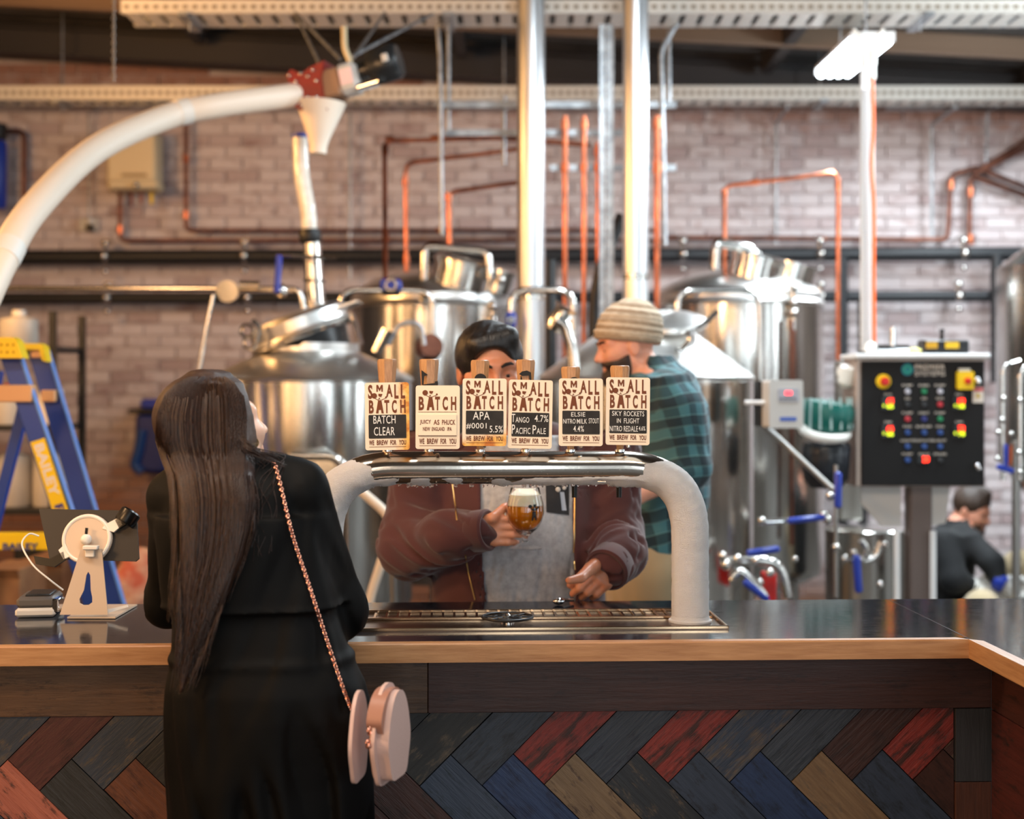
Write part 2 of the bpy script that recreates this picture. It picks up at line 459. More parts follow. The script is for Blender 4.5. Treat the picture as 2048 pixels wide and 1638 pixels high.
# ---------------------------------------------------------------- room shell
def structure(mb, name, m, smooth=0):
    o = mb.build(name, m, None, smooth); o['kind'] = 'structure'; return o
def brick_mat():
    k = N('washed_brick'); g = k.n('ShaderNodeNewGeometry'); oi = k.n('ShaderNodeObjectInfo')
    r = k.math('FRACT', k.math('ADD', g.outputs['Random Per Island'], oi.outputs['Random']))
    tc = k.n('ShaderNodeNewGeometry').outputs['Position']
    mpg = k.n('ShaderNodeMapping'); mpg.inputs['Scale'].default_value = (5, 1, 15); k.l(tc, mpg.inputs[0]); sm = k.noise(mpg.outputs[0], 1.0, 4, 0.6)
    n1 = k.noise(tc, 9, 5, 0.6); n2 = k.noise(tc, 0.9, 3, 0.5); n3 = k.noise(tc, 40, 3)
    base = k.ramp(r, [(0.0, lin((196, 184, 184))), (0.75, lin((204, 192, 192))), (0.84, lin((186, 170, 170))), (1.0, lin((168, 148, 147)))])
    wear = k.ramp(n1, [(0.56, (0, 0, 0, 1)), (0.74, (.7, .7, .7, 1))])
    c = k.mix(wear, base, lin((180, 156, 152)))
    c = k.mix(k.ramp(sm, [(0.55, (0, 0, 0, 1)), (0.70, (.75, .75, .75, 1))]), c, lin((140, 112, 108)))
    # bare brick courses just under the roof
    sx = k.n('ShaderNodeSeparateXYZ'); k.l(tc, sx.inputs[0])
    top = k.math('ADD', sx.outputs[2], k.math('MULTIPLY', sx.outputs[0], 0.045))
    bare = k.ramp(k.math('ADD', top, k.math('MULTIPLY', n2, 0.25)), [(0.0, (0, 0, 0, 1)), (1.0, (1, 1, 1, 1))])
    mp = k.n('ShaderNodeMapRange'); k.l(k.math('ADD', top, k.math('MULTIPLY', n1, 0.4)), mp.inputs[0])
    mp.inputs[1].default_value = 3.72; mp.inputs[2].default_value = 3.92
    c = k.mix(mp.outputs[0], c, lin((146, 108, 94)))
    # lower left of the wall has lost its wash
    lowf = k.n('ShaderNodeMapRange'); k.l(k.math('ADD', k.math('ADD', sx.outputs[2], k.math('MULTIPLY', sx.outputs[0], 0.16)), k.math('MULTIPLY', n2, 0.9)), lowf.inputs[0])
    lowf.inputs[1].default_value = 1.20; lowf.inputs[2].default_value = 0.80
    c = k.mix(lowf.outputs[0], c, lin((150, 104, 80)))
    k.l(c, k.b.inputs['Base Color']); k.b.inputs['Roughness'].default_value = 0.85
    k.bump(n3, 0.5, 0.006); return k.m
M['brick'] = brick_mat()
M['mortar'] = mat('mortar', (196, 184, 184), 0.9, col2=(186, 172, 170), bump=0.3)
M['concrete'] = mat('concrete_floor', (92, 88, 84), 0.45, col2=(70, 67, 64), vs=1.5, bump=0.1)
M['render'] = mat('dark_painted_wall', (120, 108, 100), 0.85, col2=(96, 86, 80), vs=1.2)
M['roofing'] = mat('roof_sheet', (84, 80, 78), 0.5, 0.3, col2=(66, 62, 60), vs=3)
M['beam'] = mat('roof_beam_paint', (46, 42, 42), 0.55)
M['purlin'] = mat('purlin', (132, 108, 88), 0.5, 0.2)

YW = 10.2; XL, XR, YB = -5.2, 5.4, -3.6
def roofz(x): return 3.80 - 0.052 * x
mb = MB(); mb.box(((XL + XR) / 2, (YW + YB) / 2, -0.05), (XR - XL + .4, YW - YB + .4, 0.1)); structure(mb, 'floor', 'concrete')
# back wall: mortar bed with bricks laid on it
wall = bpy.data.objects.new('wall_back', None)
mb = MB(); mb.box(((XL + XR) / 2, YW + 0.10, 2.1), (XR - XL + .4, 0.2, 4.2)); wall = structure(mb, 'wall_back', 'mortar')
BW, BH = 0.240, 0.086
proto = MB().box((0, 0, 0), (BW - 0.010, 0.03, BH - 0.010), b=0.004)
pm = bpy.data.meshes.new('brick'); pm.from_pydata(proto.v, [], proto.f); pm.materials.append(M['brick'])
rest = MB(); cnt = 0; wo = Vector(wall['_w'])
rows = int(4.1 / BH); k_named = set()
for rz in range(rows):
    z = BH * (rz + .5)
    if z > roofz(-4) + .1: break
    off_ = 0 if rz % 2 else BW / 2
    n = int((XR - XL) / BW) + 1
    for i in range(n):
        x = XL + off_ + BW * i + rnd.uniform(-.004, .004)
        if z > roofz(x) or x > XR: continue
        px = CX + x * F / YW; py = HY - (z - CZ) * F / YW
        c = (x, YW - 0.008 + rnd.uniform(-.004, .004), z)
        if cnt < 300 and 0 < px < 2048 and 262 < py < 480:
            ob = bpy.data.objects.new('brick', pm); COL.objects.link(ob); ob.parent = wall; ob.location = Vector(c) - wo; cnt += 1
        else: rest.box(c, (BW - 0.010, 0.03, BH - 0.010))
rest.build('brickwork', 'brick', wall, 0, 'stuff')
mb = MB(); mb.box((XL - 0.1, (YW + YB) / 2, 2.1), (0.2, YW - YB + .4, 4.4)); structure(mb, 'wall_left', 'render')
mb = MB(); mb.box((XR + 0.1, (YW + YB) / 2, 2.1), (0.2, YW - YB + .4, 4.4)); structure(mb, 'wall_right', 'render')
mb = MB(); mb.box(((XL + XR) / 2, YB - 0.1, 2.1), (XR - XL + .4, 0.2, 4.4)); structure(mb, 'wall_front', 'render')
# ribbed roof sheet, ribs run from wall to wall
mb = MB(); xs = []
yy = YB
vs = []; fs = []
prof = []
while yy < YW + .2:
    prof += [(yy, 0), (yy + .13, 0), (yy + .15, .028), (yy + .18, .028)]; yy += .20
for (y, dz) in prof:
    for x in (XL - .1, XR + .1): vs.append((x, y, roofz(x) + 0.19 + dz))
for i in range(len(prof) - 1): fs.append((2 * i, 2 * i + 1, 2 * i + 3, 2 * i + 2))
for (y, dz) in prof:
    for x in (XL - .1, XR + .1): vs.append((x, y, roofz(x) + 0.25 + dz))
n0 = 2 * len(prof)
for i in range(len(prof) - 1): fs.append((n0 + 2 * i + 1, n0 + 2 * i, n0 + 2 * i + 2, n0 + 2 * i + 3))
mb.add(vs, fs); structure(mb, 'ceiling', 'roofing')
# beam along the back wall, beams coming towards the viewer and purlins
def slopebox(mb, xa, xb, y, wy, dz, h):
    vs = []
    for x in (xa, xb):
        for yy in (y - wy / 2, y + wy / 2):
            for zz in (0, h): vs.append((x, yy, roofz(x) + dz + zz))
    mb.add(vs, [(0, 1, 3, 2), (4, 6, 7, 5), (0, 4, 5, 1), (2, 3, 7, 6), (0, 2, 6, 4), (1, 5, 7, 3)])
mb = MB()
slopebox(mb, XL, XR, 9.85, 0.10, -0.03, 0.16)
slopebox(mb, XL, XR, 9.85, 0.24, -0.05, 0.02); slopebox(mb, XL, XR, 9.85, 0.24, 0.13, 0.02)
structure(mb, 'trim_1', 'beam')
for i, x in enumerate((-2.15, -0.35, 1.75, 3.55)):
    mb = MB(); z = roofz(x)
    mb.box((x, (YW + YB) / 2 - .2, z + .12), (0.07, YW - YB - .7, 0.13)); structure(mb, 'trim_%d' % (i + 2), 'beam')
for i, y in enumerate((8.9, 7.9, 5.6)):
    mb = MB(); slopebox(mb, XL, XR, y, 0.02, 0.06, 0.13); slopebox(mb, XL, XR, y - .03, 0.06, 0.05, 0.015)
    structure(mb, 'trim_%d' % (i + 6), 'purlin' if y > 8.5 else 'beam')

# ---------------------------------------------------------------- bar
YAW = R(2.4)
o_ = P(CX, 1286, 3.10); CT = o_.z
CF = Matrix.Translation((o_.x, o_.y, 0)) @ Matrix.Rotation(YAW, 4, 'Z')   # u to the right, v away, z up
cl = CF.inverted()
ucorner = (cl @ P(1941, 1280, 3.14)).x
# the corner of the L lies on the front edge v = 0
def edge_u(px):
    t = (px - CX) / F; d = Vector((t, 1, 0)); o0 = CF.translation; u = Vector((cos(YAW), sin(YAW), 0))
    # solve o0 + u*s = d*k
    A_ = np.array([[u.x, -d.x], [u.y, -d.y]]); s_, k_ = np.linalg.solve(A_, [-o0.x, -o0.y]); return s_
UC = edge_u(1941); UL = -2.3; UR = UC + 0.75; VB = 0.60; VF = -2.4
M['counter'] = (lambda k: (k.l(k.ramp(k.noise(k.co((3, 9, 1)), 4, 7, 0.7), [(0.35, lin((15, 18, 25))), (0.7, lin((25, 30, 41)))]), k.b.inputs['Base Color']),
    k.l(k.ramp(k.noise(k.co((4, 12, 1)), 6, 8, 0.75), [(0.3, (0.07, 0.07, 0.07, 1)), (0.75, (0.18, 0.18, 0.18, 1))]), k.b.inputs['Roughness']),
    k.bump(k.noise(k.co((2, 8, 1)), 6, 3), 0.012, 0.002), k.m)[-1])(N('worn_dark_laminate'))
M['edge'] = wood('oak_edging', (156, 108, 66), (190, 142, 96), rough=0.42, sc=1.2, bumpk=0.15)
top = thing('countertop', 'dark worn laminate bar top with a light timber edge, turning the corner at right', 'countertop', CF @ Vector((0, 0.1, CT)))
ed, th = 0.022, 0.040
mb = MB(CF)
mb.box(((UL + UC) / 2, (ed + VB) / 2, CT - th / 2), (UC - UL, VB - ed, th), b=.001); mb.build('counter_surface', 'counter', top, 0)
mb = MB(CF); mb.box(((UC + .0015 + UR) / 2 + 0, (VF + VB) / 2, CT - th / 2), (UR - UC - ed - .0015 + ed, VB - VF, th), b=.001)
mb.build('counter_surface', 'counter', top, 0)
def edging(a, b, nrm):
    """mitred front strip from a to b in the counter plane"""
    a, b, nrm = Vector(a), Vector(b), Vector(nrm); L = (b - a).length; x = (b - a).normalized()
    T = CF @ unit_frame(x, (0, 0, 1), a)
    return T, L
T, L = edging((UL, 0, CT), (UC - .003, 0, CT), (0, -1, 0))
m2 = MB(); m2.add([(0, -.004, -.0415), (L + .004, -.004, -.0415), (L - ed, ed, -.0415), (0, ed, -.0415), (0, -.004, -.002), (L + .004, -.004, -.002), (L - ed, ed, .0012), (0, ed, .0012), (0, -.0015, .0012), (L, -.0015, .0012)],
    [(0, 3, 2, 1), (0, 1, 5, 4), (4, 5, 9, 8), (8, 9, 6, 7), (1, 2, 6, 9, 5), (0, 4, 8, 7, 3)])
def place_local(mb_, name, m, parent, T, smooth=0, label=None):
    me = bpy.data.meshes.new(name); me.from_pydata(mb_.v, [], mb_.f)
    ob = link(me, name, m, parent, smooth, None, label, (0, 0, 0))
    ob.matrix_local = Matrix.Translation(-Vector(parent['_w'])) @ T; return ob
place_local(m2, 'timber_edging', 'edge', top, T)
Lr = -VF
m2 = MB(); m2.add([(-.000, -.004, -.0415), (Lr, -.004, -.0415), (Lr, ed, -.0415), (ed, ed, -.0415), (-.000, -.004, .0012), (Lr, -.004, .0012), (Lr, ed, .0012), (ed, ed, .0012)],
    [(0, 3, 2, 1), (0, 1, 5, 4), (4, 5, 6, 7), (1, 2, 6, 5), (2, 3, 7, 6), (3, 0, 4, 7)])
T = CF @ unit_frame((0, -1, 0), (0, 0, 1), (UC - .001, 0.0, CT))
place_local(m2, 'timber_edging', 'edge', top, T)

# bar front: rails above herringbone planks, each plank its own board
front = thing('bar_front', 'bar front of reclaimed multicoloured timber planks laid herringbone under the counter', 'bar front', CF @ Vector((0, 0.2, 0)))
VP_ = 0.115
FC = CF @ Matrix.Translation((0, VP_, 0))      # plane of the planks
def fu(px, py):
    """pixel to (u, z) on the plank plane"""
    d = Vector(((px - CX) / F, 1, -(py - HY) / F)); o0 = FC.translation; n_ = Vector((-sin(YAW), cos(YAW), 0))
    t = (n_.dot(Vector((o0.x, o0.y, 0)))) / n_.dot(d); p = Vector((0, 0, CZ)) + d * t; q = FC.inverted() @ p; return q.x, q.z
zr0 = fu(1024, 1422)[1]; ztop = CT - th - .002
umax = fu(1905, 1500)[0]
A0 = fu(1026, 1506); A1 = fu(1026 + 122.6 * 7, 1506 - 4); pit = (A1[0] - A0[0]) / 7; wd = pit / math.sqrt(2)
plank_cols = {}
SL, DK, RED, BLU, TAN, BRN, GB = ((48, 56, 68), (66, 77, 92)), ((42, 42, 42), (56, 56, 56)), ((112, 34, 30), (138, 50, 41)), ((32, 52, 92), (48, 72, 116)), ((98, 78, 58), (128, 106, 80)), ((58, 32, 26), (76, 44, 36)), ((44, 58, 78), (62, 76, 98))
PNK, ORB = ((150, 82, 66), (178, 104, 82)), ((112, 62, 38), (140, 84, 52))
upc = {-9: SL, -8: BRN, -7: SL, -6: DK, -5: BRN, -4: RED, -3: DK, -2: DK, -1: SL, 0: RED, 1: SL, 2: RED, 3: GB, 4: SL, 5: BRN, 6: RED, 7: BRN}
upc[-8] = BRN; upc[-7] = ((96, 46, 40), (116, 60, 50)); upc[-7] = SL; upc[-8] = ((84, 40, 36), (104, 54, 48))
loc_ = {-9: SL, -8: PNK, -7: DK, -6: ORB, -5: DK, -4: SL, -3: BRN, -2: BRN, -1: GB, 0: BLU, 1: TAN, 2: ((36, 42, 52), (52, 56, 62)), 3: GB, 4: BLU, 5: TAN, 6: GB, 7: BRN}
def plank(k, up, cols):
    ax, az = A0[0] + pit * k, A0[1] - (0.0)
    ang = R(45) if up else R(-45)
    ox, oz = (ax, az) if not up else (ax + pit / 2, az - pit / 2)
    # local: x along the board, z across (0..wd)
    jit = rnd.uniform(-.004, .004); Ln = 1.4
    g = 0.0011
    poly = [(g + jit * 0, g), (Ln, g), (Ln, wd - g), (g, wd - g)]
    if not up: ox, oz = ax - pit / 2, az - pit / 2
    ca, sa = cos(ang), sin(ang)
    def half(nx, nz, c, poly):   # n.(u,z) <= c in panel coordinates
        lx = nx * ca + nz * sa; lz = -nx * sa + nz * ca
        return clip(poly, lx, lz, c - nx * ox - nz * oz)
    poly = half(0, 1, zr0 - .001, poly); poly = half(0, -1, -0.10, poly); poly = half(1, 0, umax, poly); poly = half(-1, 0, -UL, poly)
    if len(poly) < 3: return
    cols = tuple(tuple(int(v * .84) for v in q) for q in cols) if cols not in (RED, PNK, TAN) else cols
    base = wood('plank_paint', cols[0], cols[1], wear=(26, 23, 20) if cols in (RED, PNK) else tuple(int(c * rnd.uniform(.55, .75)) for c in cols[0]) if rnd.random() < .7 else (92, 80, 66), amt=rnd.uniform(.1, .8) if cols is not RED else 0.7, rough=0.5, sc=rnd.uniform(.9, 1.4), smear=wd if cols is RED else 0, bumpk=.6)
    mbp = MB(); mbp.prism(poly, Matrix.Identity(4), 0.018 + rnd.uniform(0, .005))
    T = FC @ Matrix.Translation((ox, 0, oz)) @ Matrix.Rotation(-ang, 4, 'Y') @ Matrix.Translation((0, .012, 0))
    place_local(mbp, 'plank', base, front, T)
for k in range(-20, 9):
    plank(k, True, upc.get(k, rnd.choice([SL, BRN, RED, DK]))); plank(k, False, loc_.get(k, rnd.choice([SL, BLU, TAN, DK])))
def board(u0, u1, z0, z1, m_, v=0.0, t=0.028, name='rail_board', horiz=True):
    T = FC @ Matrix.Translation(((u0 + u1) / 2, v - t / 2 + .012, (z0 + z1) / 2)) @ (Matrix.Identity(4) if horiz else Matrix.Rotation(R(90), 4, 'Y'))
    a, b = (u1 - u0, z1 - z0) if horiz else (z1 - z0, u1 - u0)
    place_local(MB().box((0, 0, 0), (a - .0015, t, b - .0015), b=.001), name, m_, front, T)
uj = fu(856, 1380)[0]; ue = fu(1975, 1380)[0]
board(UL, uj, zr0, ztop, wood('rail_brown', (72, 50, 36), (104, 76, 54), wear=(58, 40, 30), amt=.3))
board(uj, ue + .004, zr0, ztop, wood('rail_red_brown', (58, 34, 30), (74, 46, 40), wear=(48, 30, 28), amt=.3))
board(umax + .001, ue + .004, fu(1950, 1560)[1], zr0, wood('post_slate', (38, 40, 44), (50, 52, 56)), horiz=False, name='end_board')
board(umax + .001, ue + .004, 0.10, fu(1950, 1560)[1], wood('post_brown', (60, 34, 24), (82, 46, 32)), horiz=False, name='end_board')
board(UL, ue, 0.0, 0.10, wood('kick_brown', (40, 28, 22), (52, 38, 30)), name='kick_board', t=.02)
# backing and the flank of the arm that comes towards the viewer
mb = MB(FC); mb.box(((UL + ue + .06) / 2, .022, (ztop) / 2), (ue + .06 - UL, .02, ztop)); mb.build('backing_panel', 'black_plastic', front, 0)
for i, (z0, z1, c) in enumerate(((zr0, ztop, ((56, 28, 24), (72, 36, 30))), (zr0 - .26, zr0, ((64, 26, 22), (80, 34, 28))), (zr0 - .52, zr0 - .26, ((52, 30, 24), (70, 40, 30))), (0, zr0 - .52, ((44, 30, 26), (60, 40, 34))))):
    T = CF @ Matrix.Translation((ue + .010, (VF + VP_) / 2 + .02, (z0 + z1) / 2)) @ Matrix.Rotation(R(90), 4, 'Z')
    place_local(MB().box((0, 0, 0), (VP_ - VF - .1, .025, z1 - z0 - .002), b=.001), 'side_board', wood('side_red', *c, wear=(30, 20, 18), amt=.4), front, T)

# drip tray with its slotted cover and glass rinser
M['drip_steel'] = mat('tray_steel', (222, 188, 152), 0.14, 1)  # warm reflected light is tinted into the steel colour
def cu(px, py, z=None):
    z = CT if z is None else z
    d = (CZ - z) * F / (py - HY); p = P(px, py, d); q = cl @ p; return q.x, q.y
u1, v0 = cu(1458, 1259); _, v1 = cu(1420, 1222); u0 = -u1 - .06
tray = thing('drip_tray', 'long shallow stainless drip tray let into the bar top under the tap arch', 'drip tray', CF @ Vector((0, .3, CT)))
mb = MB(CF); zt = CT + .001
mb.box(((u0 + u1) / 2, (v0 + v1) / 2, zt - .0005 + .0), (u1 - u0, v1 - v0, .002)); mb.build('tray_floor', mat('tray_floor', (120, 98, 82), 0.22, 1), tray, 0)
mb = MB(CF)
for (a, b, c, d_) in ((u0, u1, v0, v0 + .007), (u0, u1, v1 - .007, v1), (u0, u0 + .007, v0, v1), (u1 - .007, u1, v0, v1)):
    mb.box(((a + b) / 2, (c + d_) / 2, zt + .004), (b - a, d_ - c, .008), b=.0015)
mb.build('tray_rim', 'drip_steel', tray, 30)
vm = cu(1024, 1240)[1]
mb = MB(CF); mb.box(((u0 + u1) / 2, vm, zt + .004), (u1 - u0 - .02, .010, .006), b=.001); mb.build('tray_divider', 'drip_steel', tray, 30)
for i in range(38):
    u = u0 + .03 + (u1 - u0 - .06) * i / 37
    if i == 0: T0 = CF
    mb = MB(CF); mb.box((u, (vm + v1) / 2, zt + .003), (.0055, v1 - vm - .022, .003)); mb.build('grate_bar', 'drip_steel', tray, 0)
rz_ = CF @ Vector((*cu(1015, 1247), CT))
rins = thing('glass_rinser', 'black spoked glass rinser disc on a chrome post in the drip tray', 'glass rinser', rz_)
mb = MB(); rr = .060; c0 = rz_ + Vector((0, 0, .016))
mb.torus(c0, rr, .0035, n=36, m=8); mb.torus(c0, rr * .55, .0022, n=28, m=6); mb.torus(c0, rr * .2, .004, n=16, m=6)
for i in range(8):
    a = 2 * pi * i / 8; mb.tube([c0 + Vector((cos(a), sin(a), 0)) * rr * .18, c0 + Vector((cos(a), sin(a), 0)) * rr], .0022, 6)
mb.build('spoked_disc', 'black_plastic', rins)
mb = MB(); mb.lathe([(.017, 0), (.017, .004), (.011, .006), (.011, .014), (.006, .016), (.007, .020), (.003, .024)], rz_, n=20); mb.build('post', 'chrome', rins)
# ---------------------------------------------------------------- tap arch (beer font)
DF = 3.36
TF = CF @ Matrix.Identity(4)
vF = (cl @ P(1017, 935, DF)).y
zF = P(0, 935, DF).z
uR = (cl @ P(1383, 1100, DF)).x; uLf = (cl @ P(650, 1100, DF)).x
RP = 0.0395
arch_pts = fillet([(uLf, vF, CT), (uLf, vF, zF), (uR, vF, zF), (uR, vF, CT)], 0.165, 14)
def resample(pts, step):
    out = [pts[0]]; acc = 0
    for a, b in zip(pts, pts[1:]):
        L = (b - a).length; n = max(1, int(L / step))
        for i in range(1, n + 1): out.append(a + (b - a) * i / n)
    return out
arch = [CF @ p for p in resample(arch_pts, .02)]
font = thing('tap_tower', 'polished steel arched tap tower with frosted legs standing on the bar', 'tap tower', CF @ Vector(((uLf + uR) / 2, vF, CT)))
MB().tube(arch, RP, 40).build('arch_pipe', 'font', font)
# frost: a crust that is thick on the legs and the underside of the bends, thin and icy under the crossbar
def frost_f():
    pts = np.array([tuple(p) for p in [CF @ q for q in resample(arch_pts, .006)]], dtype=f4)
    cdir = np.array(tuple((CF.to_3x3() @ Vector((1, 0, 0)))), dtype=f4)
    c0 = np.array(tuple(CF @ Vector(((uLf + uR) / 2, vF, 0))), dtype=f4)
    half = (uR - uLf) / 2
    def f(p):
        d = np.empty(len(p), dtype=f4); idx = np.empty(len(p), dtype=int)
        for i in range(0, len(p), 20000):
            q = p[i:i + 20000]; dd = ((q[:, None, :] - pts[None]) ** 2).sum(-1); idx[i:i + 20000] = dd.argmin(1); d[i:i + 20000] = np.sqrt(dd.min(1))
        near = pts[idx]; s = np.abs((near - c0) @ cdir)
        below = (near[:, 2] - p[:, 2]) / (d + 1e-6)             # 1 straight under the pipe
        side = ((p - c0) @ cdir) / half
        leg = np.clip((s - (half - .135)) / .05, 0, 1)            # full crust from the bend down
        lr = (side > 0)
        reach = np.where(lr, np.clip((s - (half - .20)) / .1, 0, 1), np.clip((s - (half - .14)) / .1, 0, 1))
        crust = -0.004 + 0.0095 * np.maximum(leg * np.clip(1.3 + below * .8 + (zF - p[:, 2]) * 14, 0, 1), reach * np.clip(below * 1.4, 0, 1))
        ice = np.where(below > .55, (0.0002 + 0.0050 * wav(p, 42, 3)) * np.clip((below - .55) * 4, 0, 1), -0.004) * (s < half - .05)
        drip = np.maximum(0, wav(p * np.array([1, .2, .05], dtype=f4), 260, 9)) * 0.005 * np.clip((below - .85) * 8, 0, 1)
        t = np.maximum(crust, np.where(s < half - .05, ice + drip + .0045 * np.clip((side - .22) * 3, 0, 1) * np.clip((below - .1) * 2, 0, 1), -0.004))
        lump = wav(p, 210, 5) * .0009 + wav(p, 520, 6) * .0010 + wav(p, 60, 8) * .0012
        return d - (RP + t + lump)
    return f
k = N('frost'); kb = k.b
kb.inputs['Base Color'].default_value = lin((244, 242, 242)); kb.inputs['Roughness'].default_value = 0.75
kb.inputs['Subsurface Weight'].default_value = 0.25; kb.inputs['Subsurface Radius'].default_value = (.01, .01, .012); kb.inputs['Subsurface Scale'].default_value = .5
k.bump(k.noise(k.co(), 330, 6, .8), 1.0, .008); M['frost'] = k.m
a_, b_ = CF @ Vector((uLf - .08, vF - .08, CT)), CF @ Vector((uR + .08, vF + .08, zF + .08))
lo = Vector((min(a_.x, b_.x) , min(a_.y, b_.y) - .05, CT + .004)); hi = Vector((max(a_.x, b_.x), max(a_.y, b_.y) + .05, zF + .06))
FR = frost_f()
_zc = CT + .012
fr = netobj(lambda p: np.maximum(FR(p), _zc - p[:, 2]), lo, hi, .0032, 'frost_crust', 'frost', font, label='white rime of frost and ice')
for u in (uLf, uR):
    MB(CF).lathe([(.052, 0), (.052, .006), (.047, .009), (.045, .016), (.041, .018)], (u, vF, CT), n=40).build('base_collar', 'frost', font)
# beads of water hanging under the crossbar
mb = MB(CF)
for i in range(70):
    u = rnd.uniform(uLf + .10, uR - .12); a = rnd.uniform(-.5, .5)
    mb.ball((u, vF + sin(a) * (RP + .004), zF - cos(a) * (RP + .005)), rnd.uniform(.0018, .0036), (1, 1, 1.5), 8, 6)
for i in range(150):
    u = rnd.uniform(uLf + .14, uR - .13); a = rnd.uniform(-1.5, -0.6)
    mb.ball((u, vF + sin(a) * RP, zF - cos(a) * RP), rnd.uniform(.0006, .0016), (1.1, .6, .6), 6, 4)
M['water'] = mat('water', (255, 255, 255), 0.03, trans=1, ior=1.33)
mb.build('water_beads', 'water', font, kind='stuff')

# spouts on the serving side
for px, py in ((1150, 968), (1240, 968), (1060, 958), (965, 958), (875, 958), (790, 958)):
    q = cl @ P(px, py, DF + .075)
    z0 = zF - .01; tip = P(px, 996 if px > 1100 else 968, DF + .075).z
    mb = MB(CF); mb.tube(fillet([(q.x, vF + .03, z0), (q.x, vF + .085, z0 - .002), (q.x, vF + .085, tip)], .02), [.008] * 7 + [.0065], 12)
    mb.build('spout', 'black_gloss', font)

# ---------------------------------------------------------------- tap handles with printed badges
M['cream'] = mat('cream_badge', (243, 224, 198), 0.45)
M['print'] = mat('burnt_brown_print', (112, 56, 22), 0.6)
M['chalkboard'] = mat('blackboard', (34, 32, 31), 0.75, col2=(46, 43, 41), vs=30)
M['chalk'] = mat('chalk', (232, 230, 226), 0.9)
M['oak'] = (lambda k: (k.l(k.ramp(k.noise(k.co((70, 70, 2.2)), 5, 6, .65), [(0.3, lin((152, 104, 62))), (0.7, lin((196, 148, 100)))]), k.b.inputs['Base Color']), k.b.inputs['Roughness'].__setattr__('default_value', 0.38), k.m)[-1])(N('turned_oak'))
M['black_print'] = mat('black_print', (18, 16, 15), 0.6)
DB = DF - .062
bw, bh = 88 / F * DB, 135 / F * DB
def mark(mb, T, ux, vy, s):
    """small strong-man emblem: round weight, head, arms and hop, ux and vy as fractions of the badge"""
    X = lambda u: (u - .5) * bw
    Z = lambda v: (.5 - v) * bh_
    return X, Z
badge_rows = [
    (731, 765, 818, 900, ['BATCH', 'CLEAR'], 0.0, 'S', 774, 718, 'chalk reading BATCH CLEAR', -1.0),
    (832, 771, 919, 898, ['JUICY AS PHUCK', 'NEW ENGLAND IPA'], 0.0, 'J', 858, 718, 'plate reading JUICY AS PHUCK', 0),
    (926, 757, 1012, 892, ['APA', '#0001', '5.5%'], 0.0, 'A', 960, 720, 'chalk reading APA, amber stained bottom', 0.3),
    (1017, 760, 1104, 897, ['TANGO', '4.7%', 'PACIFIC PALE'], 0.0, 'T', 1051, 719, 'chalk reading TANGO PACIFIC PALE 4.7%', 1.2),
    (1118, 757, 1205, 892, ['ELSIE', 'NITRO MILK STOUT', '4.4%'], 0.0, 'E', 1141, 733, 'chalk reading ELSIE NITRO MILK STOUT', 0.3),
    (1211, 755, 1300, 890, ['SKY ROCKETS', 'IN FLIGHT', 'NITRO RED ALE 4.6%'], 0.0, 'K', 1240, 731, 'chalk reading SKY ROCKETS IN FLIGHT', 0.8)]
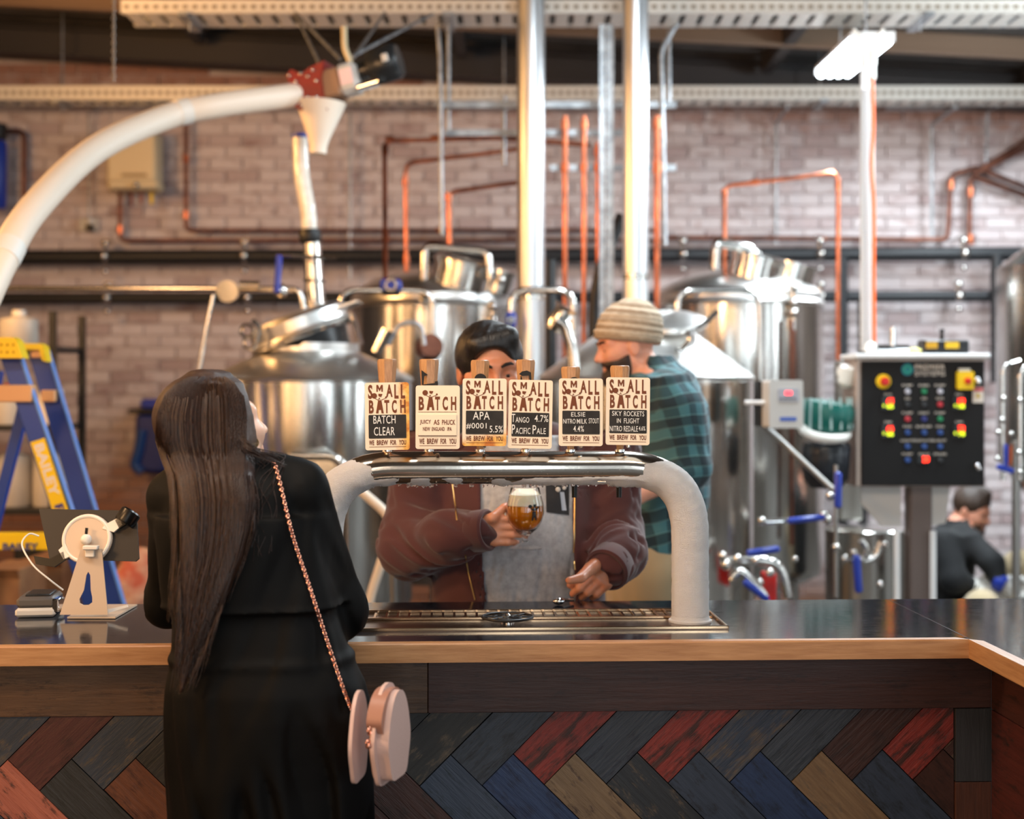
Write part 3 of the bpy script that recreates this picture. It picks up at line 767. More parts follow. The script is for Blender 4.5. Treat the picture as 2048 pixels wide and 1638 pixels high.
for n_, (xa, ya, xb, yb, lines, _z, kind_, hx, hy, lab, tilt) in enumerate(badge_rows):
    cx_, cy_ = (xa + xb) / 2, (ya + yb) / 2; d = DB + (cx_ - 1024) * .00005
    bh_ = (yb - ya) / F * d
    c = P(cx_, cy_, d); T = Matrix.Translation(c) @ Matrix.Rotation(R(tilt), 4, 'Y') @ Matrix.Rotation(R(-3), 4, 'X')
    base = P(cx_, 900, DF)
    tp = thing('beer_tap', 'wooden beer tap lever with cream badge, ' + lab, 'beer tap', (base.x, base.y, zF + RP), 'beer taps in a row on the tap tower')
    # handle: eight sided tapering block
    hh = 36 / F * (DF) / 2; topz = P(0, hy, DF).z; hxw = P(hx, 0, DF).x; hyw = DF + .0
    mb = MB(); vs = []; fs = []
    zz = [zF + RP + .004, zF + RP + .05, topz - .008, topz - .002, topz]; rr_ = [.34, .46, 1.0, .95, .82]
    for z, k_ in zip(zz, rr_):
        r_ = hh * k_ * 1.03
        for j in range(8):
            cs = ((1, .45), (.45, 1), (-.45, 1), (-1, .45), (-1, -.45), (-.45, -1), (.45, -1), (1, -.45))[j]
            t = (z - zz[0]) / (zz[-1] - zz[0]); xc = base.x * (1 - t) + hxw * t if False else hxw
            q = Matrix.Rotation(R(14 if n_ in (0, 1) else -14 if n_ == 5 else 3), 3, 'Z') @ Vector((cs[0] * r_, cs[1] * r_, 0))
            vs.append((xc + q.x, hyw + q.y, z))
    for i in range(4):
        for j in range(8): fs.append((i * 8 + j, i * 8 + (j + 1) % 8, (i + 1) * 8 + (j + 1) % 8, (i + 1) * 8 + j))
    fs += [tuple(range(7, -1, -1)), tuple(range(32, 40))]
    mb.add(vs, fs); mb.build('wooden_grip', 'oak', tp, 25)
    MB().lathe([(.012, 0), (.012, .006), (.007, .008), (.007, .016)], (hxw, hyw, zF + RP - .002), n=16).build('ferrule', 'chrome', tp)
    MB().tube([(base.x, hyw - .015, zF + RP + .012), c + Vector((0, .006, -bh_ * .36))], .005, 8).build('badge_bracket', 'chrome', tp)
    # black print on the grip
    fy = hyw - hh * 1.0; hz = lambda py: P(0, py, fy).z; hxp = lambda px: P(px, 0, fy).x
    if kind_ != 'S':
        Tp = Matrix.Translation((0, fy - .0022, 0)); mb = MB()
        if kind_ == 'J':
            mb.prism([(hxp(843), hz(740)), (hxp(856), hz(750)), (hxp(849), hz(752)), (hxp(847), hz(770)), (hxp(844), hz(770))], Tp, .001)
            mb.prism([(hxp(846), hz(769)), (hxp(870), hz(766)), (hxp(870), hz(763)), (hxp(876), hz(762)), (hxp(876), hz(772)), (hxp(846), hz(772))], Tp, .001)
        elif kind_ in 'AE':
            x_, r_ = (961, 12) if kind_ == 'A' else (1148, 11)
            mb.prism([(hxp(x_ + r_ * cos(pi * i / 12)), hz((758 if kind_ == 'A' else 764) - r_ * .9 * sin(pi * i / 12))) for i in range(13)], Tp, .001)
        elif kind_ == 'T':
            mb.prism([(hxp(1038), hz(748)), (hxp(1044), hz(743)), (hxp(1054), hz(741)), (hxp(1062), hz(745)), (hxp(1063), hz(762)), (hxp(1059), hz(762)), (hxp(1058), hz(751)), (hxp(1044), hz(752))], Tp, .001)
            mb.prism([(hxp(1041), hz(752)), (hxp(1043), hz(752)), (hxp(1045), hz(761)), (hxp(1041), hz(761))], Tp, .001)
        else:
            mb.prism([(hxp(1229), hz(753)), (hxp(1226), hz(757)), (hxp(1230), hz(756))], Tp, .001)
        mb.build('black_print', 'black_print', tp, 0)
    bm_ = MB(); bm_.prism(rounded(bw, bh_, .006), T @ Matrix.Translation((0, .004, 0)), .008)
    if kind_ in 'SA':     # amber stain soaked into the cream
        k = N('stained_badge'); tc = k.co(); sx = k.n('ShaderNodeSeparateXYZ'); k.l(tc, sx.inputs[0])
        bx, bz = c.x - tp['_w'][0], c.z - tp['_w'][2]
        if kind_ == 'S': fld = k.math('MULTIPLY', k.math('SUBTRACT', sx.outputs[0], bx + bw * .12), 26)
        else: fld = k.math('SUBTRACT', k.math('MULTIPLY', k.math('SUBTRACT', bz - bh_ * .26, sx.outputs[2]), 40), k.math('MULTIPLY', k.math('SUBTRACT', bx + bw * .2, sx.outputs[0]), 8))
        nz = k.noise(tc, 40, 3)
        f_ = k.math('ADD', fld, k.math('SUBTRACT', nz, .35))
        f2 = k.n('ShaderNodeMapRange'); k.l(f_, f2.inputs[0]); f2.inputs[1].default_value = 0.25; f2.inputs[2].default_value = 0.95
        k.l(k.mix(f2.outputs[0], lin((243, 224, 198)), k.ramp(nz, [(0.4, lin((246, 190, 92))), (0.65, lin((196, 112, 22)))])), k.b.inputs['Base Color']); k.b.inputs['Roughness'].default_value = .4
        bmat = k.m
    else: bmat = 'cream'
    badge = bm_.build('badge', bmat, tp, 0)
    Tt = T @ Matrix.Translation((0, -.004, 0)); L_ = MB()
    X = lambda u: (u - .5) * bw
    Hs = bh_ if kind_ != 'J' else bh_
    if kind_ != 'J':
        Z = lambda v: (.5 - v) * bh_
        for ch, ua, ub, va, vb in (('S', .075, .175, .03, .24), ('A', .485, .63, .03, .215), ('L', .67, .765, .03, .24), ('L', .815, .915, .03, .24), ('B', .09, .20, .26, .455), ('T', .44, .55, .26, .455), ('C', .61, .72, .26, .455), ('H', .80, .92, .26, .455)):
            L_.text(ch, X(ua), Z(vb), X(ub), Z(va), Tt, .0008, .034)
        mx = [(0, 0), (0, 1), (.26, 1), (.5, .5), (.74, 1), (1, 1), (1, 0), (.78, 0), (.78, .56), (.5, .04), (.22, .56), (.22, 0)]
        L_.prism([(X(.265 + .145 * a), Z(.135 - .10 * b)) for a, b in mx], Tt, .0008)
        my, zt0, zb0 = .165, .262, .455
    else:
        Z = lambda v: (.5 - v) * bh_
        for ch, ua, ub, va, vb in (('B', .07, .19, .175, .39), ('T', .44, .55, .175, .39), ('C', .61, .73, .175, .39), ('H', .80, .92, .175, .39)):
            L_.text(ch, X(ua), Z(vb), X(ub), Z(va), Tt, .0008, .034)
        my, zt0, zb0 = .085, .18, .39
    # emblem: the A is a body in trousers, a head with a beard, arms lifting a round weight and a hop
    L_.prism([(X(.30), Z(zt0)), (X(.375), Z(zt0)), (X(.425), Z(zb0)), (X(.375), Z(zb0)), (X(.365), Z(zb0 - .05)), (X(.315), Z(zb0 - .05)), (X(.305), Z(zb0)), (X(.25), Z(zb0))], Tt, .0008)
    L_.prism(circ(X(.215), Z(my + .03), bw * .062, 16), Tt, .0008)
    L_.prism([(X(.31), Z(my)), (X(.40), Z(my + .005)), (X(.385), Z(my + .03)), (X(.36), Z(my + .055)), (X(.35), Z(my + .04)), (X(.33), Z(my + .045)), (X(.31), Z(my + .03))], Tt, .0008)
    L_.prism(circ(X(.48), Z(my + .055), bw * .022, 10), Tt, .0008)
    for pa, pb in (((.20, my + .055), (.30, my + .095)), ((.30, my + .095), (.33, my + .06)), ((.37, my + .095), (.48, my + .065)), ((.33, my + .06), (.345, my + .09))):
        a = Vector((X(pa[0]), Z(pa[1]))); b = Vector((X(pb[0]), Z(pb[1]))); nn = (b - a).normalized(); nn = Vector((-nn.y, nn.x)) * .0006
        L_.prism([tuple(a + nn), tuple(b + nn), tuple(b - nn), tuple(a - nn)], Tt, .0008)
    va, vb, vl = (.852, .925, .948) if kind_ != 'J' else (.835, .92, .945)
    for wd_, ua, ub in (('WE', .085, .20), ('BREW', .26, .51), ('FOR', .565, .70), ('YOU', .76, .92)):
        L_.text(wd_, X(ua), Z(vb), X(ub), Z(va), Tt, .0008, .028)
    L_.prism([(X(.09), Z(vl)), (X(.92), Z(vl)), (X(.92), Z(vl + .007)), (X(.09), Z(vl + .007))], Tt, .0005)
    if kind_ == 'J':
        for v_ in (.415, .79): L_.prism([(X(.06), Z(v_)), (X(.93), Z(v_)), (X(.93), Z(v_ + .007)), (X(.06), Z(v_ + .007))], Tt, .0005)
        pl = MB(); pl.prism([(X(.065), Z(.46)), (X(.925), Z(.46)), (X(.925), Z(.785)), (X(.065), Z(.785))], Tt, .0035); pl.build('name_plate', 'cream', badge, 0)
        L2 = MB()
        for wd_, ua, ub in (('JUICY', .10, .35), ('AS', .41, .54), ('PHUCK', .60, .90)): L2.text(wd_, X(ua), Z(.62), X(ub), Z(.54), Tt, .0042, .016)
        for wd_, ua, ub in (('NEW', .17, .33), ('ENGLAND', .37, .66), ('IPA', .72, .82)): L2.text(wd_, X(ua), Z(.715), X(ub), Z(.655), Tt, .0042, .016)
        L2.build('plate_lettering', 'print', badge, 0)
    else:
        p0, p1 = .478, .826
        MB().prism(rounded(bw * .85, bh_ * (p1 - p0), .002, 3, x=bw * .005, z=(.5 - (p0 + p1) / 2) * bh_), Tt, .0012).build('chalk_panel', 'chalkboard', badge, 0)
        K = MB(); tl = .0009
        def chalk(tx, ua, ub, va, vb): K.text(tx, X(ua), Z(vb), X(ub), Z(va), Tt, .0006, .002, .0012)
        if kind_ == 'S': chalk('BATCH', .19, .69, .49, .61); chalk('CLEAR', .20, .67, .66, .785)
        elif kind_ == 'A': chalk('APA', .24, .62, .495, .61); chalk('#0001', .09, .55, .66, .75); chalk('5.5%', .62, .92, .70, .80)
        elif kind_ == 'T': chalk('T', .075, .16, .50, .62); chalk('ANGO', .17, .48, .545, .625); chalk('4.7%', .60, .91, .51, .61); chalk('P', .09, .16, .655, .79); chalk('ACIFIC', .175, .51, .70, .79); chalk('P', .56, .64, .66, .79); chalk('ALE', .65, .86, .70, .785)
        elif kind_ == 'E': chalk('ELSIE', .28, .60, .50, .565); chalk('NITRO', .10, .38, .60, .67); chalk('MILK', .41, .64, .60, .67); chalk('STOUT', .68, .91, .59, .665); chalk('4.4%', .33, .57, .70, .79)
        else: chalk('SKY', .14, .36, .50, .57); chalk('ROCKETS', .41, .87, .50, .575); chalk('IN', .25, .34, .61, .675); chalk('FLIGHT', .41, .76, .605, .68); chalk('NITRO', .09, .37, .72, .80); chalk('RED', .41, .56, .72, .80); chalk('ALE', .57, .73, .72, .80); chalk('4.6%', .75, .90, .72, .785)
        K.build('chalk_lettering', 'chalk', badge, 0)
    L_.build('printed_lettering', 'print', badge, 0)
# ---------------------------------------------------------------- brewery behind the bar
def PX(w_, d): return w_ / F * d
def path(pts, d):
    return [P(p[0], p[1], (p[2] if len(p) > 2 else d)) for p in pts]
def pipe(name, m, label, cat, pts, d, wpx, fl=0.05, group=None, n=10, joints=()):
    pp = path(pts, d); r = PX(wpx, d) / 2
    lo_ = min(pp, key=lambda p: p.z)
    if not joints: return one(MB().tube(fillet(pp, fl) if fl else pp, r, n), name, m, label, cat, group)
    t = thing(name, label, cat, lo_, group)
    MB().tube(fillet(pp, fl) if fl else pp, r, n).build('pipe_run', m, t)
    for (jx, jy) in joints:
        c = P(jx, jy, d); best = min(range(len(pp) - 1), key=lambda i: abs((c - pp[i]).length + (c - pp[i + 1]).length - (pp[i] - pp[i + 1]).length))
        ax = (pp[best + 1] - pp[best]).normalized(); MB().tube([c - ax * r * 1.7, c + ax * r * 1.7], r * 1.5, n).build('joint', 'copper' if 'copper' in m else 'steel', t)
    return t
DW = 10.05
# wall pipework
for (nm, lab, pts, wpx, m_) in (
    ('black_pipe', 'thick black drain pipe running the length of the brick wall, upper one', [(-160, 515), (2200, 507)], 24, 'black_pipe'),
    ('black_pipe', 'black drain pipe running the length of the brick wall, lower one', [(-160, 597), (2200, 592)], 18, 'black_pipe')):
    t = thing(nm, lab, 'pipe', P(1000, pts[0][1], DW - .1))
    MB().tube(path(pts, DW - .1), PX(wpx + 5, DW) / 2, 14).build('pipe_run', m_, t)
    for bx in ((213, 490, 1365, 1638, 1925) if wpx == 24 else (217, 497, 1640, 1915)):
        by = pts[0][1] + (pts[1][1] - pts[0][1]) * (bx + 160) / 2360; r = PX(wpx, DW) / 2; c = P(bx, by, DW - .1)
        mb = MB(); mb.torus(c, r + .006, .007, (1, 0, 0), 18, 6); mb.tube([c + Vector((0, 0, r)), c + Vector((0, 0, r + .07))], .012, 8); mb.box(c + Vector((0, .03, r + .07)), (.05, .12, .02)); mb.ball(c + Vector((0, -.03, r + .05)), .030); mb.ball(c + Vector((0, -r - .02, .0)), .032); mb.ball(c + Vector((0, -.03, -r - .06)), .022)
        mb.build('pipe_clamp', 'steel', t)
pipe('black_downpipe', 'black_pipe', 'black pipe dropping down the brick wall beside the orange cable', 'pipe', [(1684, 515, 9.9), (1684, 1225, 9.9)], 9.9, 24, group=None)
pipe('black_downpipe', 'black_pipe', 'black pipe dropping behind the control panel, below the heavy wall pipe', 'pipe', [(1725, 600, 9.85), (1725, 1225, 9.85)], 9.9, 20)
pipe('black_downpipe', 'black_pipe', 'black pipe dropping down the brick wall at the far right', 'pipe', [(1993, 510, 9.85), (1993, 765, 9.85)], 9.9, 24)
CG = 'thin copper lines along the brick wall'
pipe('copper_pipe', 'copper_dark', 'copper line rising beside the water heater then running right along the wall', 'pipe', [(372, 240), (372, 461), (1310, 461)], DW, 9, joints=((372, 430), (372, 318), (880, 461)))
pipe('copper_pipe', 'copper_dark', 'lowest copper line along the wall, starting under the water heater', 'pipe', [(240, 390), (240, 481), (1330, 481)], DW, 9, joints=((240, 460),))
pipe('copper_pipe', 'copper_dark', 'copper line from the tall flues to the raised loop at the far right', 'pipe', [(1330, 475), (1895, 480), (1902, 350), (1955, 335), (2100, 395)], DW, 11, joints=((1902, 370), (1640, 478)))
pipe('copper_pipe', 'copper_dark', 'copper line dropping from the second sloping run at the far right', 'pipe', [(1938, 490), (1941, 352), (2100, 408)], DW, 11, joints=((1941, 480), (1941, 385)))
pipe('copper_pipe', 'copper_dark', 'copper pipe beside the blue filter on the wall at far left', 'pipe', [(48, 420), (48, 262), (5, 262)], DW, 10, joints=((48, 412),))
pipe('wall_conduit', 'galv', 'slim conduit on the wall left of the kettle flue', 'conduit', [(700, 225), (700, 560)], DW, 6)
pipe('wall_conduit', 'galv', 'slim conduit dropping behind the second row of brick at left', 'conduit', [(178, 225), (178, 440)], DW, 4)
pipe('wall_conduit', 'galv', 'slim conduit on the wall right of the tall flues', 'conduit', [(1575, 215, 9.6), (1552, 245), (1552, 490)], DW, 6)
pipe('wall_conduit', 'galv', 'slim conduit on the wall right of the orange cable', 'conduit', [(1912, 214, 9.6), (1862, 250), (1864, 488)], DW, 7)
pipe('wall_conduit', 'galv', 'thin rod hanging above the copper loop at far right', 'conduit', [(2010, 205, 9.6), (1975, 222), (1972, 330)], DW, 5)
pipe('copper_pipe', 'copper_dark', 'slanting copper line up to the roof at the far right, upper', 'pipe', [(1960, 338), (2110, 248)], DW - .05, 10, 0)
pipe('copper_pipe', 'copper_dark', 'slanting copper line up to the roof at the far right, lower', 'pipe', [(1945, 350), (2110, 268)], DW - .05, 10, 0)

# tall copper risers in the middle
for i, (x, ya, yb, w_, lab) in enumerate(((1130, 232, 1350, 11, 'tall copper riser, first one right of the wide flue'), (1168, 232, 1350, 10, 'tall copper riser, second one right of the wide flue'),
        (1196, 285, 1350, 10, 'shorter copper riser just left of the galvanised channel'), (1314, 232, 1360, 12, 'copper riser directly right of the brighter flue'))):
    pipe('copper_riser', 'copper', lab, 'pipe', [(x, yb), (x, ya)], 7.6 if i < 3 else 7.3, w_, joints=((x, 335), (x, ya + 18)))
pipe('copper_riser', 'copper', 'copper pipe rising from the blue valve and turning right at the top', 'pipe', [(771, 575, 7.5), (769, 282), (1000, 276), (1180, 290)], 8.0, 10, .06, joints=((770, 300), (780, 279), (870, 277), (771, 470)))
pipe('copper_riser', 'copper', 'copper pipe bending right below the first one, left of the wide flue', 'pipe', [(813, 545), (811, 326), (930, 312), (1090, 292)], 8.0, 9, .06, joints=((811, 365), (813, 520)))
pipe('copper_riser', 'copper', 'shortest copper pipe bending right behind the wide flue', 'pipe', [(899, 500), (897, 384), (1090, 358)], 8.3, 10, .06, joints=((897, 395),))
pipe('copper_riser', 'copper', 'copper pipe in front of the right tank with a rising arm', 'pipe', [(1450, 560, 7.9), (1449, 372, 7.9), (1676, 345, 7.7), (1676, 860, 7.7)], 7.8, 9, .05, joints=((1449, 385), (1510, 364), (1676, 370), (1660, 347)))
for (ya, xa, xb, lab) in ((210, 872, 1352, 'galvanised channel crossing behind the flues, top one'), (266, 890, 1245, 'galvanised channel crossing behind the flues, middle one'), (336, 1100, 1352, 'galvanised channel crossing behind the flues, holding the copper risers')):
    mb = MB(); a, b = P(xa, ya, 7.75), P(xb, ya, 7.75); mb.box((a + b) / 2, ((b - a).length, .03, .035)); one(mb, 'channel_bar', 'galv', lab, 'bracket')
pipe('grey_pipe', 'galv', 'pale grey pipe dropping from the cable tray left of the flues', 'pipe', [(875, 50, 7.7), (880, 110, 7.7), (884, 470, 7.7)], 7.7, 9, .03)
pipe('grey_pipe', 'galv', 'short pale hanger rod left of the flues beside the grey pipe', 'pipe', [(897, 50, 7.8), (897, 272, 7.8)], 7.8, 9)
pipe('grey_pipe', 'galv', 'hanger rod between grey pipe and wide flue', 'pipe', [(1008, 190, 7.85), (1008, 330, 7.85)], 7.8, 8)
pipe('grey_pipe', 'galv', 'pale grey pipe bending down right of the brighter flue', 'pipe', [(1358, 40, 7.7), (1322, 100, 7.7), (1330, 490, 7.7)], 7.7, 10, .05)
pipe('grey_pipe', 'galv', 'hanger rod right of the brighter flue', 'pipe', [(1338, 60, 7.8), (1338, 215, 7.8)], 7.8, 9)
t = thing('slotted_channel', 'tall galvanised slotted channel standing between the two flues', 'channel', P(1212, 1375, 7.4))
for x_, w_ in ((1204, 11), (1220, 15)):
    mb = MB(); a, b = P(x_, 1375, 7.4), P(x_, 50, 7.4); mb.box((a + b) / 2, (PX(w_, 7.4), .03, (b - a).length)); mb.build('rail', 'galv', t)
mb = MB()
for i in range(44): c = P(1211, 60 + i * 13.4, 7.41); mb.box(c, (PX(5, 7.4), .02, .012))
mb.build('slots', mat('brass_slot', (150, 112, 70), .5, .6), t, 0, 'stuff')
# flues
for (x, w_, yb, d, lab) in ((1062, 56, 905, 7.3, 'wide matt steel flue rising to the roof behind the barman'), (1271, 51, 650, 7.0, 'brighter steel flue rising to the roof behind the man in the beanie')):
    t = thing('flue', lab, 'flue', P(x, yb, d)); r = PX(w_, d) / 2
    zb, zt_ = P(x, yb, d).z, roofz(P(x, 0, d).x) + .24; c = P(x, yb, d)
    MB().lathe([(r, 0), (r, zt_ - zb)], c, n=40).build('flue_pipe', 'flue', t)
    MB().lathe([(r + .004, 0), (r + .004, .03)], (c.x, c.y, P(x, 600 if w_ > 53 else 560, d).z), n=40).build('seam_band', 'steel', t)
# cable trays
for (ya, xa, d, hpx, lab) in ((14, 242, 7.45, 24, 'perforated cable tray nearest the bar, under the roof'), (186, -120, 9.45, 26, 'perforated cable tray nearest the brick wall')):
    t = thing('cable_tray', lab, 'cable tray', P(1024, ya, d)); a = P(xa, ya - hpx / 2, d); b = P(2200, ya - hpx / 2, d); h_ = PX(hpx, d); z1 = a.z; z0 = z1 - h_
    dep = .30 if d < 8 else .22
    mb = MB(); mb.box(((a.x + b.x) / 2, d, (z0 + z1) / 2), (b.x - a.x, .006, h_)); mb.box(((a.x + b.x) / 2, d - .004, z1), (b.x - a.x, .014, .006)); mb.box(((a.x + b.x) / 2, d - .004, z0), (b.x - a.x, .014, .006)); mb.build('near_side', 'tray', t, 0)
    mb = MB(); mb.box(((a.x + b.x) / 2, d + dep, (z0 + z1) / 2), (b.x - a.x, .006, h_)); mb.build('far_side', 'galv', t, 0)
    n = int((b.x - a.x) / .10); mb = MB()
    for i in range(n):
        x = a.x + .05 + i * .10; mb.box((x, d + dep / 2, z0 + .003), (.068, dep, .006))
    mb.box(((a.x + b.x) / 2, d + .03, z0 + .004), (b.x - a.x, .03, .006)); mb.box(((a.x + b.x) / 2, d + dep - .03, z0 + .004), (b.x - a.x, .03, .006)); mb.build('tray_bottom', 'tray', t, 0, 'stuff')
    mb = MB()
    n = int((b.x - a.x) / .052)
    for i in range(n): mb.box((a.x + .03 + i * .052, d - .005, (z0 + z1) / 2), (.026, .004, h_ * .34), b=.0)
    mb.build('slots', mat('slot_shadow', (150, 138, 122), .6), t, 0, 'stuff')
    for hx in ((380, 897, 1840) if d < 8 else (125, 1008, 1640)):
        c = P(hx, ya, d + dep / 2); mb = MB(); mb.tube([(c.x, c.y, z0 - .06), (c.x, c.y, roofz(c.x) + .2)], .006, 8); mb.box((c.x, c.y, z0 - .01), (.05, dep + .06, .02)); mb.build('hanger', 'galv', t, 0)

# fluorescent fitting over the trays
t = thing('strip_light', 'glowing four tube fluorescent light fitting hanging under the roof at right', 'light')if False else thing('strip_light', 'glowing four tube fluorescent light fitting hanging under the roof at right', 'light', P(1700, 110, 7.6))
M['tube_glow'] = mat('lit_tube', (235, 246, 255), .5, em=14); M['white_metal'] = mat('white_metal', (235, 236, 236), .4)
A_, B_ = P(1745, 82, 7.1), P(1668, 148, 8.35); ax = (B_ - A_).normalized(); side = ax.cross(Vector((0, 0, 1))).normalized()
Tl = unit_frame(ax, (0, 0, 1), (A_ + B_) / 2); Ll = (B_ - A_).length
mb = MB(Tl); mb.box((0, 0, .035), (Ll, .22, .02)); mb.box((-Ll / 2, 0, .02), (.02, .22, .05)); mb.box((Ll / 2, 0, .02), (.02, .22, .05)); mb.build('housing', 'white_metal', t)
for i in range(4):
    mb = MB(Tl); y_ = -.078 + .052 * i; mb.tube([(-Ll / 2 + .01, y_, 0), (Ll / 2 - .01, y_, 0)], .024, 12); mb.build('fluorescent_tube', 'tube_glow', t)
for x_ in (-Ll / 3, Ll / 3): MB(Tl).tube([(x_, 0, .045), (x_, 0, .3)], .006, 8).build('hanger', 'galv', t)
area('strip_fitting_glow', tuple((A_ + B_) / 2 - Vector((0, 0, .05))), tuple((A_ + B_) / 2 - Vector((0, 0, 2))), .3, 85, COOL, 1.0)
# white column with orange cable
t = thing('cable_column', 'white cable column with an orange cable dropping to the control panel', 'cable column', P(1740, 700, 6.7))
a, b = P(1737, 702, 6.7), P(1737, 62, 6.7)
MB().box((a + b) / 2 + Vector((0, .02, 0)), (PX(26, 6.7), .03, (b - a).length)).build('channel', 'white_metal', t, 0)
mb = MB()
for i in range(100):
    y_ = 180 + i * 5.2; mb.box(P(1733, y_, 6.7) + Vector((0, 0, 0)), (PX(17, 6.7), .02, .006))
mb.build('ribs', mat('rib_grey', (206, 210, 212), .4), t, 0, 'stuff')
MB().tube(spline(path([(1744, 155), (1746, 250), (1743, 330), (1747, 420), (1747, 560), (1748, 690)], 6.66), 6), PX(8, 6.7) / 2, 8).build('orange_cable', 'orange', t, label='orange cable')
MB().tube(path([(1745, 100), (1745, 158)], 6.66), PX(14, 6.7) / 2, 12).build('white_sleeve', 'white_plastic', t)
for s_ in (-1, 1): MB().tube(spline(path([(1737 + s_ * 30, 58), (1737 + s_ * 16, 80), (1737 + s_ * 13, 130)], 6.68), 5), .008, 8).build('white_lead', 'white_plastic', t)

# ---- tanks
def tank(label, px, d, wpx, ysh, ytop, rtop, ybase=None, mshell='tank', cone=False):
    c = P(px, 0, d); R0 = PX(wpx, d) / 2; zs = P(0, ysh, d - R0 * .6).z; zt2 = P(0, ytop, d).z
    t = thing('brew_tank', label, 'tank', (c.x, c.y, 0))
    prof = [(R0 * .55, .42), (R0 * .95, .52), (R0, .58), (R0, zs - .02), (R0 - .004, zs - .015), (R0 - .004, zs)]
    MB().lathe(prof, (c.x, c.y, 0), n=96, caps=False).build('tank_wall', mshell, t, 30)
    rt = PX(rtop, d)
    if cone: prof = [(R0 + .002, zs - .012), (R0 + .006, zs), (R0 - .01, zs + .014), (rt, zt2), (rt, zt2 + .04)]
    else: prof = [(R0 + .002, zs - .012), (R0 + .007, zs), (R0 - .005, zs + .02)] + [(R0 * cos(a) * 1.0 if cos(a) * R0 > rt else rt, zs + .02 + (zt2 - zs) * sin(a)) for a in [pi / 2 * j / 8 * .92 for j in range(1, 9)]]
    MB().lathe(prof, (c.x, c.y, 0), n=96, caps=True).build('tank_top', 'tank_top', t, 25)
    for k_ in range(4):
        a = pi / 4 + k_ * pi / 2; q = Vector((c.x + cos(a) * R0 * .78, c.y + sin(a) * R0 * .78, 0)); MB().tube([q, q + Vector((0, 0, .55))], .03, 12).build('leg', 'steel_dull', t)
    return t, c, R0, zs, zt2
def ring(t, c, r, rr, ax, m='steel', nm='clamp'): MB().torus(c, r, rr, ax, 24, 8).build(nm, m, t)
# T2 back left
t, c, R0, zs, zt2 = tank('steel brewing tank in the back row, behind the blue handled valve pipe at left', 866, 8.6, 328, 607, 548, 22)
q = P(922, 545, 8.35)
MB().lathe([(.0, 0), (.175, 0), (.175, .13), (.185, .135), (.185, .155), (.15, .175), (0, .18)], P(918, 575, 8.3), (.22, -.1, .95), n=40, caps=False).build('manway', 'tank', t)
MB().lathe([(.0, 0), (.09, 0), (.09, .12), (.1, .125), (.1, .14), (0, .15)], P(992, 585, 8.35), (.3, -.1, .95), n=32, caps=False).build('inlet', 'tank', t)
MB().tube(fillet(path([(848, 560), (850, 492), (975, 503), (980, 560)], 8.2), .05), PX(17, 8.2) / 2, 14).build('lifting_handle', 'steel', t)
MB().tube(fillet(path([(985, 600), (985, 690)], 8.0), .05), .014, 10).build('sight_pipe', 'steel', t)
for y_ in (612, 640, 668): MB().ball(P(985, y_, 7.98), .03, n=12, m=8).build('fitting', 'steel', t)
for (a, b) in (((850, 590), .035), ((1000, 560), .03)): MB().ball(P(*a, 8.1), b).build('fitting', 'steel', t)
# T3 back right
t, c, R0, zs, zt2 = tank('tall steel brewing tank in the back row at right, left of the orange cable', 1477, 8.2, 334, 603, 548, 40)
MB().lathe([(.0, 0), (.15, 0), (.15, .13), (.16, .135), (.16, .155), (.12, .175), (0, .18)], P(1503, 568, 7.95), (.22, -.1, .95), n=40, caps=False).build('manway', 'tank', t)
MB().lathe([(.0, 0), (.14, 0), (.14, .14), (.15, .145), (.15, .16), (0, .17)], P(1572, 580, 8.05), (.25, -.1, .95), n=40, caps=False).build('manway', 'tank', t)
MB().tube(fillet(path([(1430, 540), (1432, 484), (1508, 500), (1520, 530)], 7.9), .05), PX(22, 8) / 2, 14).build('lifting_handle', 'steel', t)
MB().tube(path([(1587, 578), (1587, 660)], 7.75), .016, 10).build('sight_pipe', 'steel', t)
for y_ in (575, 605, 625): MB().ball(P(1587, y_, 7.73), .028, n=12, m=8).build('fitting', 'steel', t)
MB().tube(path([(1583, 640), (1583, 1090)], 7.68), .012, 8).build('drip_pipe', 'copper_dark', t)
# T1 front left kettle
t, c, R0, zs, zt2 = tank('large steel kettle with its hatch propped open, behind the customer', 622, 6.8, 404, 757, 704, 96, cone=True)
rt = PX(92, 6.8); q = P(612, 700, 6.8)
MB().lathe([(rt + .012, -.01), (rt + .012, .012), (rt - .0, .014), (rt - .0, .0)], q, n=48, caps=False).build('hatch_neck', 'tank_top', t)
MB().lathe([(0, .0), (rt - .01, .0)], q + Vector((0, 0, .02)), n=40, caps=False).build('hatch_opening', 'black_gloss', t, label='dark open hatch')  # black disc stands in for the unlit inside of the neck
lid_ax = Vector((-.34, -.04, .94)).normalized(); lc = P(606, 674, 6.78)
MB().lathe([(0, 0), (.232, 0), (.25, .004), (.256, .014), (.25, .024), (.243, .03), (.243, .085), (.225, .108), (.12, .124), (0, .128)], lc, lid_ax, n=64, caps=False).build('hatch_lid', 'tank_top', t, 35)
ring(t, lc, .252, .012, lid_ax, 'steel', 'lid_rim')
MB().lathe([(0, -.11), (.205, -.11), (.22, -.003), (0, -.003)], lc, lid_ax, n=48, caps=False).build('lid_plug', 'black_gloss', t, label='black filler for the dark gap under the hatch lid')  # black body added to show the shaded gap below the lid
MB().box(P(688, 614, 6.74), (.16, .2, .012), rot=(0, R(-18), 0), b=.003).build('lid_flange', 'tank_top', t)
MB().tube(path([(703, 625), (722, 690)], 6.7), .012, 8).build('lid_stay', 'steel', t)
for s_ in (0, 1): MB().torus(P(494 + s_ * 6, 662 + 24 * s_, 6.65), .03, .008, (0, 1, 0)).build('hinge_lug', 'steel', t)
MB().tube(fillet(path([(505, 640), (520, 655), (512, 690)], 6.55), .03), .012, 8).build('lid_handle', 'steel', t)
